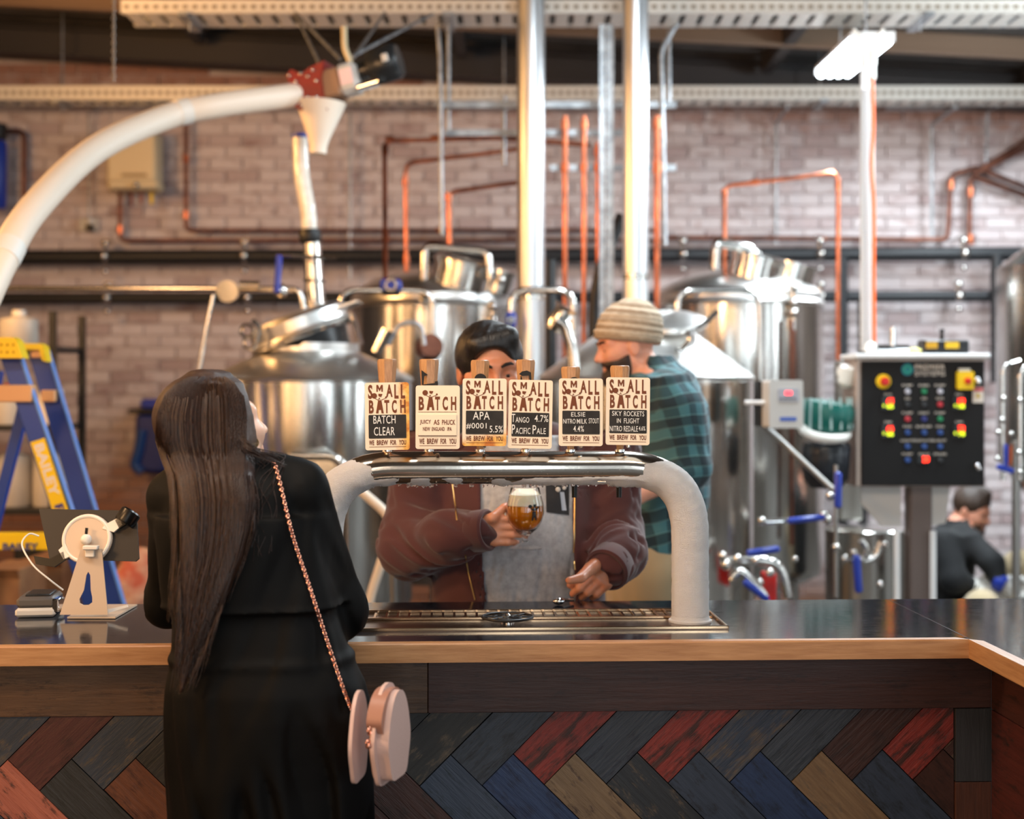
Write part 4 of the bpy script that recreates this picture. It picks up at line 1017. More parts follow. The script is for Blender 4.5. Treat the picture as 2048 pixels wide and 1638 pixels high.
MB().lathe([(.0, 0), (.16, 0), (.18, .03), (.18, .05), (.17, .09), (.0, .10)], P(620, 945, 6.42), (0, -.35, .93), n=48, caps=False).build('side_door', 'tank_top', t) if False else None
mb = MB(); mb.tube(fillet(path([(575, 912), (668, 912), (690, 935), (700, 1000)], 6.25), .06), .02, 12); mb.build('manway_frame', 'steel', t)
mb = MB(); mb.prism(rounded(.34, .26, .05), TX(*P(620, 970, 6.34)), .03); mb.build('manway_door', 'tank', t)
# stack and hose on the kettle
t = thing('kettle_stack', 'steel stack with black coupling and pale hose capped in blue above the kettle', 'pipe', P(627, 640, 6.85))
r_ = PX(34, 6.85) / 2
MB().tube(path([(633, 640), (624, 486)], 6.85), [r_ * 1.25, r_], 28).build('stack_pipe', 'tank', t)
for y_ in (516, 562): ring(t, P(626 + (y_ - 516) * .06, y_, 6.85), r_ + .006, .009, (0.05, 0, 1))
MB().tube(path([(553, 511), (672, 516)], 6.72), .009, 8).build('cross_rod', 'steel', t)
MB().lathe([(r_ * 1.12, 0), (r_ * 1.3, .01), (r_ * 1.32, .05), (r_ * 1.15, .07)], P(621, 487, 6.85), (-.05, 0, 1), n=28).build('black_coupling', 'black_plastic', t)
MB().tube(spline(path([(620, 475), (616, 420), (604, 350), (600, 274)], 6.85), 8), PX(31, 6.85) / 2, 28).build('pale_hose', 'hose_clear', t)
MB().tube(path([(600, 276), (600, 268)], 6.85), PX(34, 6.85) / 2, 28).build('blue_cap', 'blue', t, label='blue cap')
# T4 front right kettle
t, c, R0, zs, zt2 = tank('steel kettle with a cone top directly behind the man in the beanie', 1292, 6.5, 425, 754, 640, 62, cone=True)
MB().lathe([(0, -.01), (.17, -.01), (.185, .0), (.18, .02), (.12, .045), (0, .06)], P(1335, 650, 6.4), (-.05, -.25, .95), n=48, caps=False).build('hatch_lid', 'tank_top', t, 35)
MB().tube(spline(path([(1370, 668), (1405, 650), (1435, 622)], 6.2), 5), .012, 8).build('lid_handle', 'steel', t)
MB().tube(spline(path([(1375, 662), (1378, 680), (1362, 700), (1350, 700)], 6.15), 5), .010, 8).build('lid_stay', 'steel', t)
MB().lathe([(.04, 0), (.05, .04), (.045, .1), (.06, .12)], P(1106, 660, 6.3), (.5, -.1, .8), n=20).build('cone_inlet', 'steel', t)
MB().tube(fillet(path([(1112, 640), (1130, 650), (1145, 700), (1148, 740)], 6.1), .04), [.03] * 12 + [.026] * 2 if False else .026, 14).build('cone_pipe', 'tank', t)
# T5 fermenter on the far right
c5 = P(2190, 0, 7.3); R5 = .49; z5 = P(0, 925, 7.0).z
t = thing('fermenter', 'dark cone bottomed steel fermenter cut off by the right edge', 'tank', (c5.x, c5.y, 0))
MB().lathe([(.06, z5 - .55), (R5, z5), (R5, z5 + 1.0), (R5 * .7, z5 + 1.12), (.1, z5 + 1.2)], (c5.x, c5.y, 0), n=64).build('tank_wall', 'tank', t)
for a in (pi * 1.1, pi * 1.6, pi * .1, pi * .6):
    q = Vector((c5.x + cos(a) * R5, c5.y + sin(a) * R5, 0)); MB().tube([q, q + Vector((0, 0, z5 + .1))], .022, 12).build('leg', 'steel_dull', t)

# ---- product pipework in steel
t = thing('valve_pipe', 'steel transfer pipe with blue lever and round flange above the kettle at left', 'pipe', P(455, 600, 6.7))
MB().tube(fillet(path([(-150, 577), (600, 577), (608, 625)], 6.7), .05), PX(11, 6.7) / 2, 14).build('pipe_run', 'steel', t)
MB().tube(path([(520, 571), (480, 571)], 6.69), PX(20, 6.7) / 2, 14).build('sleeve', 'steel', t)
MB().lathe([(PX(22, 6.7), -.02), (PX(22, 6.7), .02)], P(456, 582, 6.66), (0, 1, 0.1), n=36).build('round_flange', 'steel', t)
MB().tube(path([(427, 590), (412, 660), (398, 745)], 6.6), PX(9, 6.6) / 2, 12).build('dip_pipe', 'steel', t)
MB().box(P(556, 548, 6.62), (PX(12, 6.6), .03, PX(76, 6.6)), rot=(0, R(4), 0), b=.006).build('blue_lever', 'blue', t, label='blue lever handle')
MB().ball(P(562, 582, 6.66), .035).build('valve_body', 'steel', t)
def loop(label, pts, d, wpx, valve, vlab):
    t = thing('looped_pipe', label, 'pipe', P(*pts[0], d)); MB().tube(fillet(path(pts, d), .09), PX(wpx, d) / 2, 16).build('pipe_run', 'steel', t)
    for p in (pts[0], pts[-1]): ring(t, P(*p, d), PX(wpx, d) / 2 + .004, .008, (0, 0, 1))
    if valve:
        x, y, w_, h_ = valve; MB().box(P(x, y, d - .03), (PX(w_, d), .08, PX(h_, d)), b=.012).build('blue_valve', 'blue', t, label=vlab)
        MB().box(P(x, y + h_ * .75, d - .03), (PX(w_ * .9, d), .07, PX(h_ * .5, d)), b=.008).build('valve_base', 'black_plastic', t)
        MB().torus(P(x, y, d - .08), PX(w_ * .25, d), .007, (0, 1, 0), 20, 6).build('valve_boss', 'steel', t)
    return t
loop('steel pipe loop with a blue and black valve in front of the back left tank', [(680, 1370), (680, 580), (865, 580), (865, 1370)], 7.4, 12, (782, 570, 42, 22), 'blue valve actuator')
loop('steel pipe loop with a blue clamp beside the barman', [(1022, 1380), (1022, 580), (1146, 580), (1146, 1380)], 7.2, 15, (1022, 640, 20, 32), 'blue clamp')
loop('long steel pipe loop in front of the tall right tank', [(1355, 665), (1355, 580), (1518, 580), (1522, 800)], 7.15, 13, None, '')
t = thing('hop_doser', 'round steel doser with a grey hose over the left kettle', 'doser', P(860, 740, 6.6))
MB().lathe([(.0, -.05), (.055, -.05), (.065, 0), (.055, .05), (0, .05)], P(858, 695, 6.6), (0.3, -1, .2), n=28, caps=False).build('doser_body', 'copper_dark', t)
MB().tube(spline(path([(848, 690), (838, 650), (800, 650), (775, 690)], 6.5), 6), .012, 10).build('grey_hose', 'galv', t)
MB().tube(path([(775, 660), (752, 705)], 6.45), [.03, .024], 14).build('nozzle', 'steel', t)
# dark hoses and gear behind the barman
pipe('dark_hose', 'black_plastic', 'dark looped hose hanging between the flues', 'hose', [(1245, 430, 7.6), (1190, 560, 7.6), (1180, 1350, 7.6)], 7.6, 26, .3)
pipe('dark_hose', 'black_plastic', 'dark hose hanging behind the wide flue', 'hose', [(1098, 520, 8.0), (1100, 1330, 8.0)], 8.0, 30, .3)
# lower right: pump skid pipework
t = thing('valve_manifold', 'cluster of steel pipes with blue levers low down beside the red box', 'manifold', P(1500, 1190, 6.0))
MB().tube(fillet(path([(1440, 1125), (1560, 1120), (1575, 1195)], 6.0), .12), PX(20, 6) / 2, 16).build('pipe_run', 'steel', t)
for (x, y, r) in ((1445, 1112, 9), (1452, 1130, 11), (1475, 1118, 10), (1512, 1122, 9), (1465, 1160, 8), (1540, 1145, 9), (1590, 1118, 7), (1520, 1165, 8)): MB().ball(P(x, y, 5.93), PX(r, 6), n=14, m=8).build('fitting', 'steel', t)
MB().tube(fillet(path([(1465, 1155), (1480, 1140), (1520, 1180), (1530, 1195)], 5.9), .06), .02, 12).build('bend', 'steel', t)
for (x, y, L_, a) in ((1526, 1102, 66, -8), (1512, 1182, 62, 38)): MB().box(P(x, y, 5.85), (PX(L_, 5.9), .03, PX(13, 5.9)), rot=(0, R(a), 0), b=.008).build('blue_lever', 'blue', t, label='blue lever handle')
one(MB().box(P(1537, 1172, 6.1), (PX(24, 6), .1, PX(56, 6)), b=.004), 'red_box', 'red', 'small red box behind the blue levers low down at right', 'box')
t = thing('transfer_pipe', 'upright steel transfer pipe with blue levers left of the control panel', 'pipe', P(1672, 1195, 5.9))
MB().tube(path([(1672, 1195), (1672, 930)], 5.9), PX(9, 5.9) / 2, 12).build('pipe_run', 'steel_dull', t)
MB().box(P(1676, 980, 5.8), (PX(13, 5.9), .03, PX(72, 5.9)), rot=(0, R(0), 0), b=.008).build('blue_lever', 'blue', t, label='upright blue lever handle')
MB().box(P(1612, 1038, 5.8), (PX(74, 5.9), .03, PX(12, 5.9)), rot=(0, R(-6), 0), b=.008).build('blue_lever', 'blue', t, label='level blue lever handle')
MB().tube(path([(1515, 1044), (1585, 1042)], 5.85), PX(11, 5.9) / 2, 12).build('side_arm', 'chrome', t)
for (x, y) in ((1524, 1042), (1648, 1030), (1660, 992), (1655, 1040), (1672, 1095)): MB().ball(P(x, y, 5.83), PX(9, 5.9), n=14, m=8).build('fitting', 'steel', t)
pipe('slanting_pipe', 'steel_dull', 'slanting steel pipe running down right from under the inverter box', 'pipe', [(1515, 800, 6.1), (1525, 850, 6.1), (1560, 880, 6.1), (1672, 985, 6.0)], 6.1, 12, .08)
t = thing('steel_drum', 'small steel vessel with curved pipes and a blue lever below the control panel', 'vessel', P(1740, 1200, 6.7))
c = P(1735, 0, 6.75); MB().lathe([(.19, .3), (.20, .33), (.20, P(0, 1068, 6.6).z), (.205, P(0, 1064, 6.6).z), (.19, P(0, 1060, 6.6).z)], (c.x, c.y, 0), n=48).build('drum_wall', 'tank', t)
MB().tube(spline(path([(1700, 1118), (1730, 1122), (1752, 1110), (1762, 1084)], 6.3), 6), .02, 12).build('bend', 'steel', t)
MB().tube(spline(path([(1722, 1080), (1732, 1095), (1730, 1115)], 6.3), 6), .016, 12).build('bend', 'steel', t)
MB().box(P(1715, 1148, 6.2), (PX(14, 6.2), .03, PX(76, 6.2)), rot=(0, R(-4), 0), b=.008).build('blue_lever', 'blue', t, label='hanging blue lever handle')
for (x, y) in ((1708, 1106), (1722, 1118), (1690, 1118), (1760, 1170), (1770, 1090)): MB().ball(P(x, y, 6.28), PX(8, 6.3), n=14, m=8).build('fitting', 'steel', t)
# inverter box, motor
t = thing('inverter_box', 'pale inverter box with a red display in front of the tall tank', 'inverter', P(1570, 855, 5.9))
T = facing(1571, 808, 5.9, rz=R(8))
MB().prism(rounded(PX(70, 5.9), PX(96, 5.9), .012), T @ Matrix.Translation((0, .1, 0)), .11).build('housing', 'grey_plastic', t, 30)
MB().prism(rounded(PX(76, 5.9), PX(92, 5.9), .004), T @ Matrix.Translation((-.012, .14, 0)), .05).build('back_plate', 'black_plastic', t, 30)
MB().prism(rounded(PX(42, 5.9), PX(26, 5.9), .004, z=PX(18, 5.9), x=.008), T @ Matrix.Translation((0, -.01, 0)), .004).build('display_panel', mat('panel_grey', (170, 172, 182), .4), t)
M['red_led'] = mat('red_led', (255, 50, 60), .5, em=5)
MB().prism(rounded(PX(14, 5.9), PX(7, 5.9), .002, z=PX(22, 5.9), x=.008), T @ Matrix.Translation((0, -.0142, 0)), .002).build('red_display', 'red_led', t)
MB().prism(rounded(PX(34, 5.9), PX(8, 5.9), .001, z=-PX(30, 5.9), x=.008), T @ Matrix.Translation((0, -.01, 0)), .002).build('blue_badge', mat('blue_print', (70, 100, 180), .5), t)
mb = MB()
for i in range(4): mb.box(T @ Vector((.008 - PX(15, 5.9) + i * PX(9, 5.9), -.015, PX(11, 5.9))), (.012, .002, .006))
mb.build('keys', 'black_plastic', t, 0, 'stuff')
MB().tube(path([(1490, 805), (1538, 805)], 5.95), PX(9, 5.9) / 2, 12).build('support_arm', 'white_metal', t)
t = thing('pump_motor', 'green pump motor wrapped in clear plastic beside the inverter box', 'motor', P(1650, 920, 6.2))
MB().lathe([(.0, 0), (.10, 0), (.115, .02), (.115, .1), (.1, .13), (0, .14)], P(1650, 862, 6.2), (.12, -.1, 1), n=32, caps=False).build('motor_housing', 'green', t)
MB().torus(P(1650, 862, 6.17), .11, .022, (.14, -.35, 1), 32, 10, sc=(1, .8)).build('white_flange', 'white_plastic', t)
mb = MB()
for i in range(9):
    a = pi + pi * i / 8; q = P(1650, 845, 6.2); mb.tube([q + Vector((cos(a) * .118, sin(a) * .118, -.03)), q + Vector((cos(a) * .112, sin(a) * .112, .11))], .006, 6)
mb.build('cooling_ribs', mat('wet_plastic', (190, 215, 210), .1, trans=.3), t, kind='stuff')
MB().lathe([(.07, -.2), (.1, -.16), (.11, -.02), (.1, 0)], P(1652, 885, 6.22), (0, 0, 1), n=28).build('lower_casing', mat('dark_plastic_bag', (38, 42, 48), .25, bump=.6, bs=20), t)
t = thing('white_flask', 'white plastic cup hanging left of the control panel', 'cup', P(1690, 790, 6.3))
MB().lathe([(.02, 0), (.04, .02), (.045, .09), (.03, .10)], P(1690, 775, 6.3), (.2, -.2, 1), n=20).build('cup_body', 'white_plastic', t); MB().torus(P(1690, 745, 6.3), .028, .01, (0, 1, 0)).build('cup_ring', 'white_plastic', t)
MB().box(P(1698, 880, 6.75), (PX(52, 6.7), .12, PX(330, 6.7)), b=.01)
one(MB().box(P(1697, 880, 6.85), (PX(48, 6.8), .12, PX(320, 6.8)), b=.01), 'steel_trunking', mat('brushed_panel', (150, 148, 142), .4, .8), 'grey steel trunking panel directly left of the control panel', 'panel')

# ---- control panel
dC = 6.2
t = thing('control_panel', 'black brewery control panel with lit displays on a steel stand', 'control panel', P(1840, 1200, dC) * 1)
x0_, x1_, y0_, y1_ = 1722, 1967, 722, 971
c = P((x0_ + x1_) / 2, (y0_ + y1_) / 2, dC); W_, H_ = PX(x1_ - x0_, dC), PX(y1_ - y0_, dC)
MB().box(c + Vector((-.008, .125, .004)), (W_ + .03, .24, H_ + .02), b=.004).build('enclosure', mat('enclosure_steel', (178, 160, 148), .4, .6), t)
MB().box(c + Vector((0, -.004, 0)), (W_, .02, H_), b=.003).build('door', mat('panel_black', (9, 8, 9), .7), t)
MB().box(c + Vector((-.01, .1, H_ / 2 + .022)), (W_ + .05, .30, .020), b=.004).build('top_cover', 'white_metal', t)
Tc = TX(c.x, c.y - .014, c.z); cx0, cy0 = (x0_ + x1_) / 2, (y0_ + y1_) / 2
sx_ = lambda x: (x - cx0) / F * dC; sz_ = lambda y: -(y - cy0) / F * dC
def disc(x, y, rpx, m_, nm, th=.012, label=None):
    MB().lathe([(PX(rpx, dC), 0), (PX(rpx, dC) * .95, th * .8), (PX(rpx, dC) * .75, th)], Tc @ Vector((sx_(x), 0, sz_(y))), (0, -1, 0), n=20).build(nm, m_, t, 30, None, label)
disc(1765, 763, 15, 'yellow', 'stop_collar', .012, 'yellow collar'); disc(1766, 763, 9, 'red', 'stop_button', .035, 'red stop button')
MB().prism(rounded(PX(32, dC), PX(36, dC), .008, x=sx_(1926), z=sz_(761)), Tc, .03).build('isolator_plate', 'yellow', t, 30, None, 'yellow isolator plate'); disc(1929, 762, 7, 'red', 'isolator_switch', .05, 'red isolator switch')
MB().prism(rounded(PX(22, dC), PX(10, dC), .002, x=sx_(1925), z=sz_(742)), Tc, .02).build('isolator_tab', 'grey_plastic', t)
M['btn_w'] = mat('white_button', (190, 192, 205), .35); M['btn_g'] = mat('green_button', (24, 130, 84), .35); M['btn_r'] = mat('red_button', (190, 44, 56), .35); M['btn_b'] = mat('blue_button', (34, 72, 140), .35); M['btn_n'] = mat('navy_button', (44, 50, 122), .35); M['btn_k'] = mat('black_button', (38, 38, 40), .3)
rowy = [783, 809, 838, 865, 893, 920]; colx = [1813, 1846, 1878]
kinds = ['wgw', 'kkr', 'rng', 'bbb', 'bbb', 'b.k']
lbls = [('PUMP', 'RIMS', 'PUMP'), ('ON', 'ON', 'OFF'), ('PUMP', 'HEAT', 'PUMP'), ('FAN', 'BURNER', 'FAN'), ('LIGHT', 'AGITATOR', 'LIGHT'), ('PUMP', 'MASH', 'SPARE')]
txt = MB()
for j, y in enumerate(rowy):
    for i, x in enumerate(colx):
        k_ = kinds[j][i]
        if k_ != '.': disc(x, y, 5.5, 'btn_' + k_, 'push_button')
        w2 = len(lbls[j][i]) * 2.6; txt.text(lbls[j][i], sx_(x - w2), sz_(y - 10), sx_(x + w2), sz_(y - 14.5), Tc, .001, .004)
M['led_y'] = mat('yellow_led', (235, 255, 20), .5, em=1.6); M['led_o'] = mat('orange_led', (255, 46, 22), .5, em=6)
for (x, y, tx) in ((1774, 806, '65'), (1916, 806, '100'), (1774, 861, '66'), (1916, 861, '78')):
    MB().prism(rounded(PX(26, dC), PX(27, dC), .002, x=sx_(x), z=sz_(y)), Tc, .008).build('meter_housing', 'black_gloss', t)
    d_ = MB(); d_.text(tx, sx_(x - 3), sz_(y + 1), sx_(x + 10), sz_(y - 10), Tc, .001, .03, .009); d_.build('red_digits', 'orange_led' if False else 'led_o', t, 0)
    d_ = MB(); d_.text(tx, sx_(x - 3), sz_(y + 11), sx_(x + 10), sz_(y + 2), Tc, .001, .03, .009); d_.text('8', sx_(x - 11), sz_(y + 8), sx_(x - 7), sz_(y + 2), Tc, .001, .0, .009); d_.build('yellow_digits', 'led_y', t, 0)
    txt.text('TEMP', sx_(x - 8), sz_(y - 15), sx_(x + 8), sz_(y - 19), Tc, .001, .004)
MB().prism(rounded(PX(26, dC), PX(15, dC), .002, x=sx_(1845), z=sz_(918)), Tc, .008).build('meter_housing', 'black_gloss', t)
d_ = MB(); d_.text('20', sx_(1842), sz_(924), sx_(1855), sz_(912), Tc, .001, .03, .009); d_.build('orange_digits', 'led_o', t, 0)
MB().prism(circ(sx_(1813), sz_(739), PX(12, dC)), Tc, .002).build('round_logo', mat('teal_print', (30, 120, 140), .5), t, 0)
MB().torus(Tc @ Vector((sx_(1813), -.003, sz_(739))), PX(7, dC), .004, (0, 1, 0)).build('logo_swirl', mat('green_print', (40, 160, 130), .5), t)
txt.text('PREMIER', sx_(1828), sz_(739), sx_(1888), sz_(729), Tc, .001, .01)
txt.text('SYSTEMS', sx_(1828), sz_(752), sx_(1888), sz_(742), Tc, .001, .0)
txt.build('panel_lettering', 'paper', t, 0)
MB().prism(rounded(PX(22, dC), PX(31, dC), .002, x=sx_(1954), z=sz_(790)), Tc, .002).build('warning_label', 'paper', t, 0, None, 'white and red warning label')
MB().prism(rounded(PX(20, dC), PX(7, dC), .001, x=sx_(1954), z=sz_(779)), Tc, .003).build('warning_header', mat('warning_red', (210, 90, 100), .6), t, 0)
MB().prism([(sx_(1949), sz_(795)), (sx_(1959), sz_(795)), (sx_(1954), sz_(785))], Tc, .003).build('warning_triangle', mat('warning_yellow', (200, 170, 40), .6), t, 0)
for y in (759, 930):
    m_ = MB(); m_.ball(Tc @ Vector((sx_(1949), -.02, sz_(y))), .012); m_.ball(Tc @ Vector((sx_(1952), -.02, sz_(y + 6))), .012); m_.build('lock', 'chrome', t)
MB().box(P(1836, 1090, dC + .12) , (PX(44, dC), .1, PX(250, dC)), b=.004).build('stand_post', mat('stand_taupe', (112, 98, 92), .5, .4), t)
zf = P(0, 1200, dC + .12).z; MB().box((P(1836, 0, dC + .12).x, dC + .12, zf / 2), (PX(44, dC), .1, zf)).build('stand_foot', 'steel_dull', t)
for xa, xb in ((1732, 1812), (1858, 1912)):
    s_ = 1 if xa < 1800 else -1
    pl = [(sx_(xa), sz_(976)), (sx_(xb), sz_(976)), (sx_(xb), sz_(1056)), (sx_(xa + (40 if s_ > 0 else 0)), sz_(1056 if s_ > 0 else 1050)), (sx_(xa), sz_(1010))] if s_ > 0 else [(sx_(xa), sz_(976)), (sx_(xb), sz_(976)), (sx_(xb - 10), sz_(1050)), (sx_(xa), sz_(1058))]
    MB().prism(pl, TX(c.x, dC + .10, c.z), .02).build('gusset_plate', 'grey_plastic', t, 0)
for x_ in (1794, 1866):
    q = P(x_, 1062, dC + .05); MB().tube([(q.x, q.y, 0), q], PX(13, dC) / 2, 14).build('stand_leg', 'white_metal', t)
# things on top of the panel
zt_ = c.z + H_ / 2 + .033
one(MB().ball(P(1741, 0, dC + .08) * 1 - Vector((0, 0, P(0, 0, dC + .08).z - zt_ - .028)), .028, n=16, m=10), 'white_ball', 'white_plastic', 'small white ball standing on the panel top at its left end', 'ball')
t2 = thing('pipe_tee', 'chrome pipe tee standing on top of the control panel', 'pipe fitting', (P(1785, 0, dC + .08).x, dC + .08, zt_)); b0 = Vector(t2['_w'])
m_ = MB(); m_.tube([b0 + Vector((-.07, 0, .022)), b0 + Vector((.07, 0, .022))], .02, 14); m_.build('cross_tube', 'chrome', t2); m_ = MB(); m_.tube([b0 + Vector((0, 0, .02)), b0 + Vector((0, 0, .12))], .014, 14); m_.build('upright_tube', 'chrome', t2)
x_ = P(1830, 0, dC + .06).x; one(MB().ball((x_, dC + .06, zt_ + .014), .014, (2.2, 1.5, 1), n=20), 'yellow_sponge', mat('pale_yellow', (238, 232, 140), .6), 'pale yellow lump beside the toolbox on the control panel', 'sponge')
x_ = P(1886, 0, dC + .1).x; t2 = thing('toolbox', 'black and yellow tool case lying on top of the control panel', 'toolbox', (x_, dC + .1, zt_))
MB().box((x_, dC + .1, zt_ + .032), (.2, .12, .06), b=.006).build('case', 'black_plastic', t2); 
for dx, w_ in ((-.07, .05), (.02, .06)): MB().box((x_ + dx, dC + .035, zt_ + .038), (w_, .008, .028), b=.001).build('yellow_panel', mat('dark_yellow', (176, 132, 20), .5) if dx < 0 else mat('tool_yellow', (200, 160, 24), .5), t2, label='yellow panel')
MB().lathe([(.012, 0), (.008, .03), (.012, .05)], (x_ - .005, dC + .1, zt_ + .062), n=10).build('latch', 'black_plastic', t2)

# pipes at the fermenter, far right
t = thing('sight_glass_pipes', 'pair of steel looped pipes with a blue lever in front of the fermenter', 'pipe', P(2020, 985, 6.7))
MB().tube(fillet(path([(2005, 960), (2005, 732), (2040, 722)], 6.7), .06), PX(9, 6.7) / 2, 12).build('pipe_run', 'steel', t)
MB().tube(fillet(path([(2040, 960), (2040, 738), (2080, 722)], 6.7), .06), PX(10, 6.7) / 2, 12).build('pipe_run', 'steel', t)
for (x, y) in ((2007, 797), (2040, 800), (2005, 840), (1996, 865), (2022, 868), (1995, 918), (2038, 905), (2040, 945)): MB().ball(P(x, y, 6.66), PX(6, 6.7), n=12, m=8).build('fitting', 'steel', t)
MB().box(P(2011, 912, 6.6), (PX(7, 6.6), .02, PX(46, 6.6)), b=.004).build('blue_lever', 'blue', t, label='blue lever handle')
MB().box(P(2010, 938, 6.6), (PX(34, 6.6), .02, PX(11, 6.6)), rot=(0, R(18), 0), b=.004).build('blue_lever', 'blue', t, label='blue lever handle')
MB().tube(path([(2022, 890), (2021, 930)], 6.6), .008, 8).build('copper_stub', 'copper', t)

t = thing('white_pipe_frame', 'cream angled pipe frame standing in front of the left kettle, beside the barman', 'pipe', (P(745, 0, 5.4).x, 5.4, 0))
MB().tube(fillet(path([(690, 955), (790, 1040), (735, 1210), (730, 1500)], 5.4), .08), PX(19, 5.4) / 2, 14).build('angled_tube', 'hose_white', t)
MB().tube([P(690, 955, 5.4), (P(690, 0, 5.4).x, 5.4, 0)], PX(14, 5.4) / 2, 12).build('upright_tube', 'steel', t)
MB().tube([P(783, 1045, 5.42), (P(795, 0, 5.4).x, 5.42, 0)], PX(14, 5.4) / 2, 12).build('upright_tube', 'steel_dull', t)
MB().box(P(805, 1120, 5.45), (PX(18, 5.4), .05, PX(70, 5.4)), b=.008).build('blue_fitting', 'blue', t, label='blue fitting')
q = P(1117, 1199, 3.64); q.z = CT
t = thing('steel_scoop', 'small rounded steel scoop lying on the bar beside the barman\'s resting hand', 'scoop', q)
MB().ball(q + Vector((0, 0, .011)), .011, (1.5, 1.6, .9), 20, 12).build('scoop_bowl', 'chrome', t)
MB().tube([q + Vector((.012, .01, .012)), q + Vector((.04, .03, .008))], .004, 8).build('scoop_stem', 'chrome', t)
# ---------------------------------------------------------------- left side: auger, ladder, wall gear, shelves
t = thing('grain_auger', 'white curved grain auger tube with a red gearbox and chute hanging from the roof', 'auger', P(640, 295, 6.4))
pts = [(-60, 660, 4.55), (5, 520, 4.75), (70, 415, 5.0), (190, 300, 5.5), (330, 235, 5.95), (430, 212, 6.1), (610, 187, 6.4)]
pp = spline(path(pts, 0), 8); MB().tube(pp, .0535, 28).build('auger_tube', 'hose_white', t)
for i in (4, 3, 1):
    k_ = {4: 34, 3: 0, 1: 8}[i]
    if k_: a = pp[k_]; b = pp[k_ + 2]; MB().tube([a, b], .0565, 28).build('tube_joint', 'white_plastic', t)
T = facing(632, 180, 6.4, ry=R(-12)) @ Matrix.Rotation(R(-12), 4, 'Z')
mb = MB(T)
poly = [(-.10, .08), (-.07, .10), (-.03, .07), (.03, .09), (.09, .10), (.06, .03), (.05, -.08), (.06, -.12), (.0, -.10), (-.07, -.09), (-.10, -.06), (-.08, .0)]
mb.prism(poly, Matrix.Translation((0, .08, 0)), .16); mb.build('red_gearbox', 'red_paint', t, 30, None, 'red gearbox')
mb = MB(T)
for (x, z) in ((-.085, .075), (-.06, .04), (-.03, .07), (.0, .05), (.03, .07), (-.05, -.02), (-.02, -.04), (.02, -.05), (-.06, -.07), (.0, -.08), (.035, .02)): mb.ball((x, -.082, z), .008, n=10, m=6)
mb.build('bolts', 'steel', t, kind='stuff')
MB(T).box((.09, 0, .0), (.09, .13, .13), b=.01).build('tan_housing', mat('tan_enamel', (150, 112, 84), .5), t)
MB(T).box((.17, 0, .005), (.10, .12, .14), b=.02).build('terminal_box', 'grey_plastic', t)
MB(T).box((.17, -.062, .01), (.06, .004, .07)).build('pink_label', mat('pink_label', (236, 206, 210), .5), t, label='pink and white label')
MB(T).lathe([(.0, 0), (.05, 0), (.05, .06), (.075, .07), (.085, .10), (.085, .19), (.07, .21), (0, .21)], (.20, .02, .03), (1, 0, .05), n=32, caps=False).build('black_motor', mat('motor_black', (34, 36, 38), .3), t, label='black motor')
MB(T).box((.37, -.085, .04), (.03, .01, .035), b=.003).build('motor_label', 'grey_plastic', t)
MB(T).tube([(.21, -.04, -.05), (.31, -.04, -.045)], .022, 14).build('cable_gland', 'chrome', t)
cc = P(640, 205, 6.4)
MB().lathe([(.115, .0), (.10, -.04), (.052, -.16), (.040, -.20), (.038, -.235)], P(642, 205, 6.4), (.06, 0, 1), n=32, caps=False).build('chute', 'hose_white', t, 50)
MB().tube(spline(path([(688, 55, 6.4), (690, 95, 6.35), (699, 120, 6.35), (702, 140, 6.35)], 0), 5), .014, 10).build('motor_cable', 'beige', t)
for a, b in (((590, 25, 7.3), (680, 118, 6.4)), ((770, 25, 7.3), (705, 118, 6.4)), ((865, 28, 7.3), (705, 112, 6.4)), ((590, 25, 7.3), (640, 130, 6.4))):
    MB().tube([P(*a), P(*b)], .008, 8).build('suspension_chain', 'galv', t)
# chain
t = thing('hanging_chain', 'slack steel chain hanging from the roof at left', 'chain', P(228, 165, 6.0)); mb = MB()
for i in range(20):
    c = P(227 + (i % 2), 4 + i * 8.2, 6.0); mb.torus(c, .0095, .0028, (1, .2, 0) if i % 2 else (.2, 1, 0), 12, 6, sc=(1.0, .7), xdir=(0, 0, 1))
mb.build('chain_links', 'steel_dull', t, kind='stuff')
a = P(228, 4, 6.0); MB().tube([a, (a.x, a.y, roofz(a.x) + .2)], .005, 6).build('hook_rod', 'steel_dull', t)
# wall gear
t = thing('water_heater', 'beige water heater mounted on the brick wall', 'water heater', P(270, 385, 9.9))
c = P(270, 325, 9.95); MB().box(c, (PX(98, 9.95), .22, PX(118, 9.95)), b=.02).build('casing', 'beige', t)
MB().box(P(272, 372, 9.8), (PX(100, 9.9), .2, PX(18, 9.9)), b=.02).build('lower_casing', 'beige', t)
mb = MB(); mb.text('HEATER', P(240, 0, 9.8).x, 0, P(300, 0, 9.8).x, .028, TX(0, 9.838, P(0, 350, 9.8).z), .002); mb.build('heater_lettering', mat('tan_print', (120, 96, 70), .6), t, 0) if False else None
mb = MB(); mb.box(P(268, 350, 9.83), (PX(50, 9.8), .004, .02)); mb.build('maker_plate', mat('tan_print', (150, 128, 98), .6), t, 0)
for x_ in (240, 262, 282, 303): MB().tube(path([(x_, 385), (x_, 400 + (x_ % 7) * 4)], 9.95), .012, 8).build('pipe_tail', 'copper' if x_ != 303 else 'yellow', t)
MB().ball(P(272, 370, 9.68), .02).build('drain_knob', 'steel', t)
t = thing('water_filter', 'blue water filter housing on the wall at the far left edge', 'filter', P(4, 418, 9.9)); MB().lathe([(.05, 0), (.065, .02), (.07, .45), (.06, .48)], P(-6, 418, 9.9), n=24).build('filter_bowl', 'blue', t); MB().lathe([(.07, 0), (.07, .1)], P(-6, 277, 9.9), n=24).build('filter_head', 'black_plastic', t)
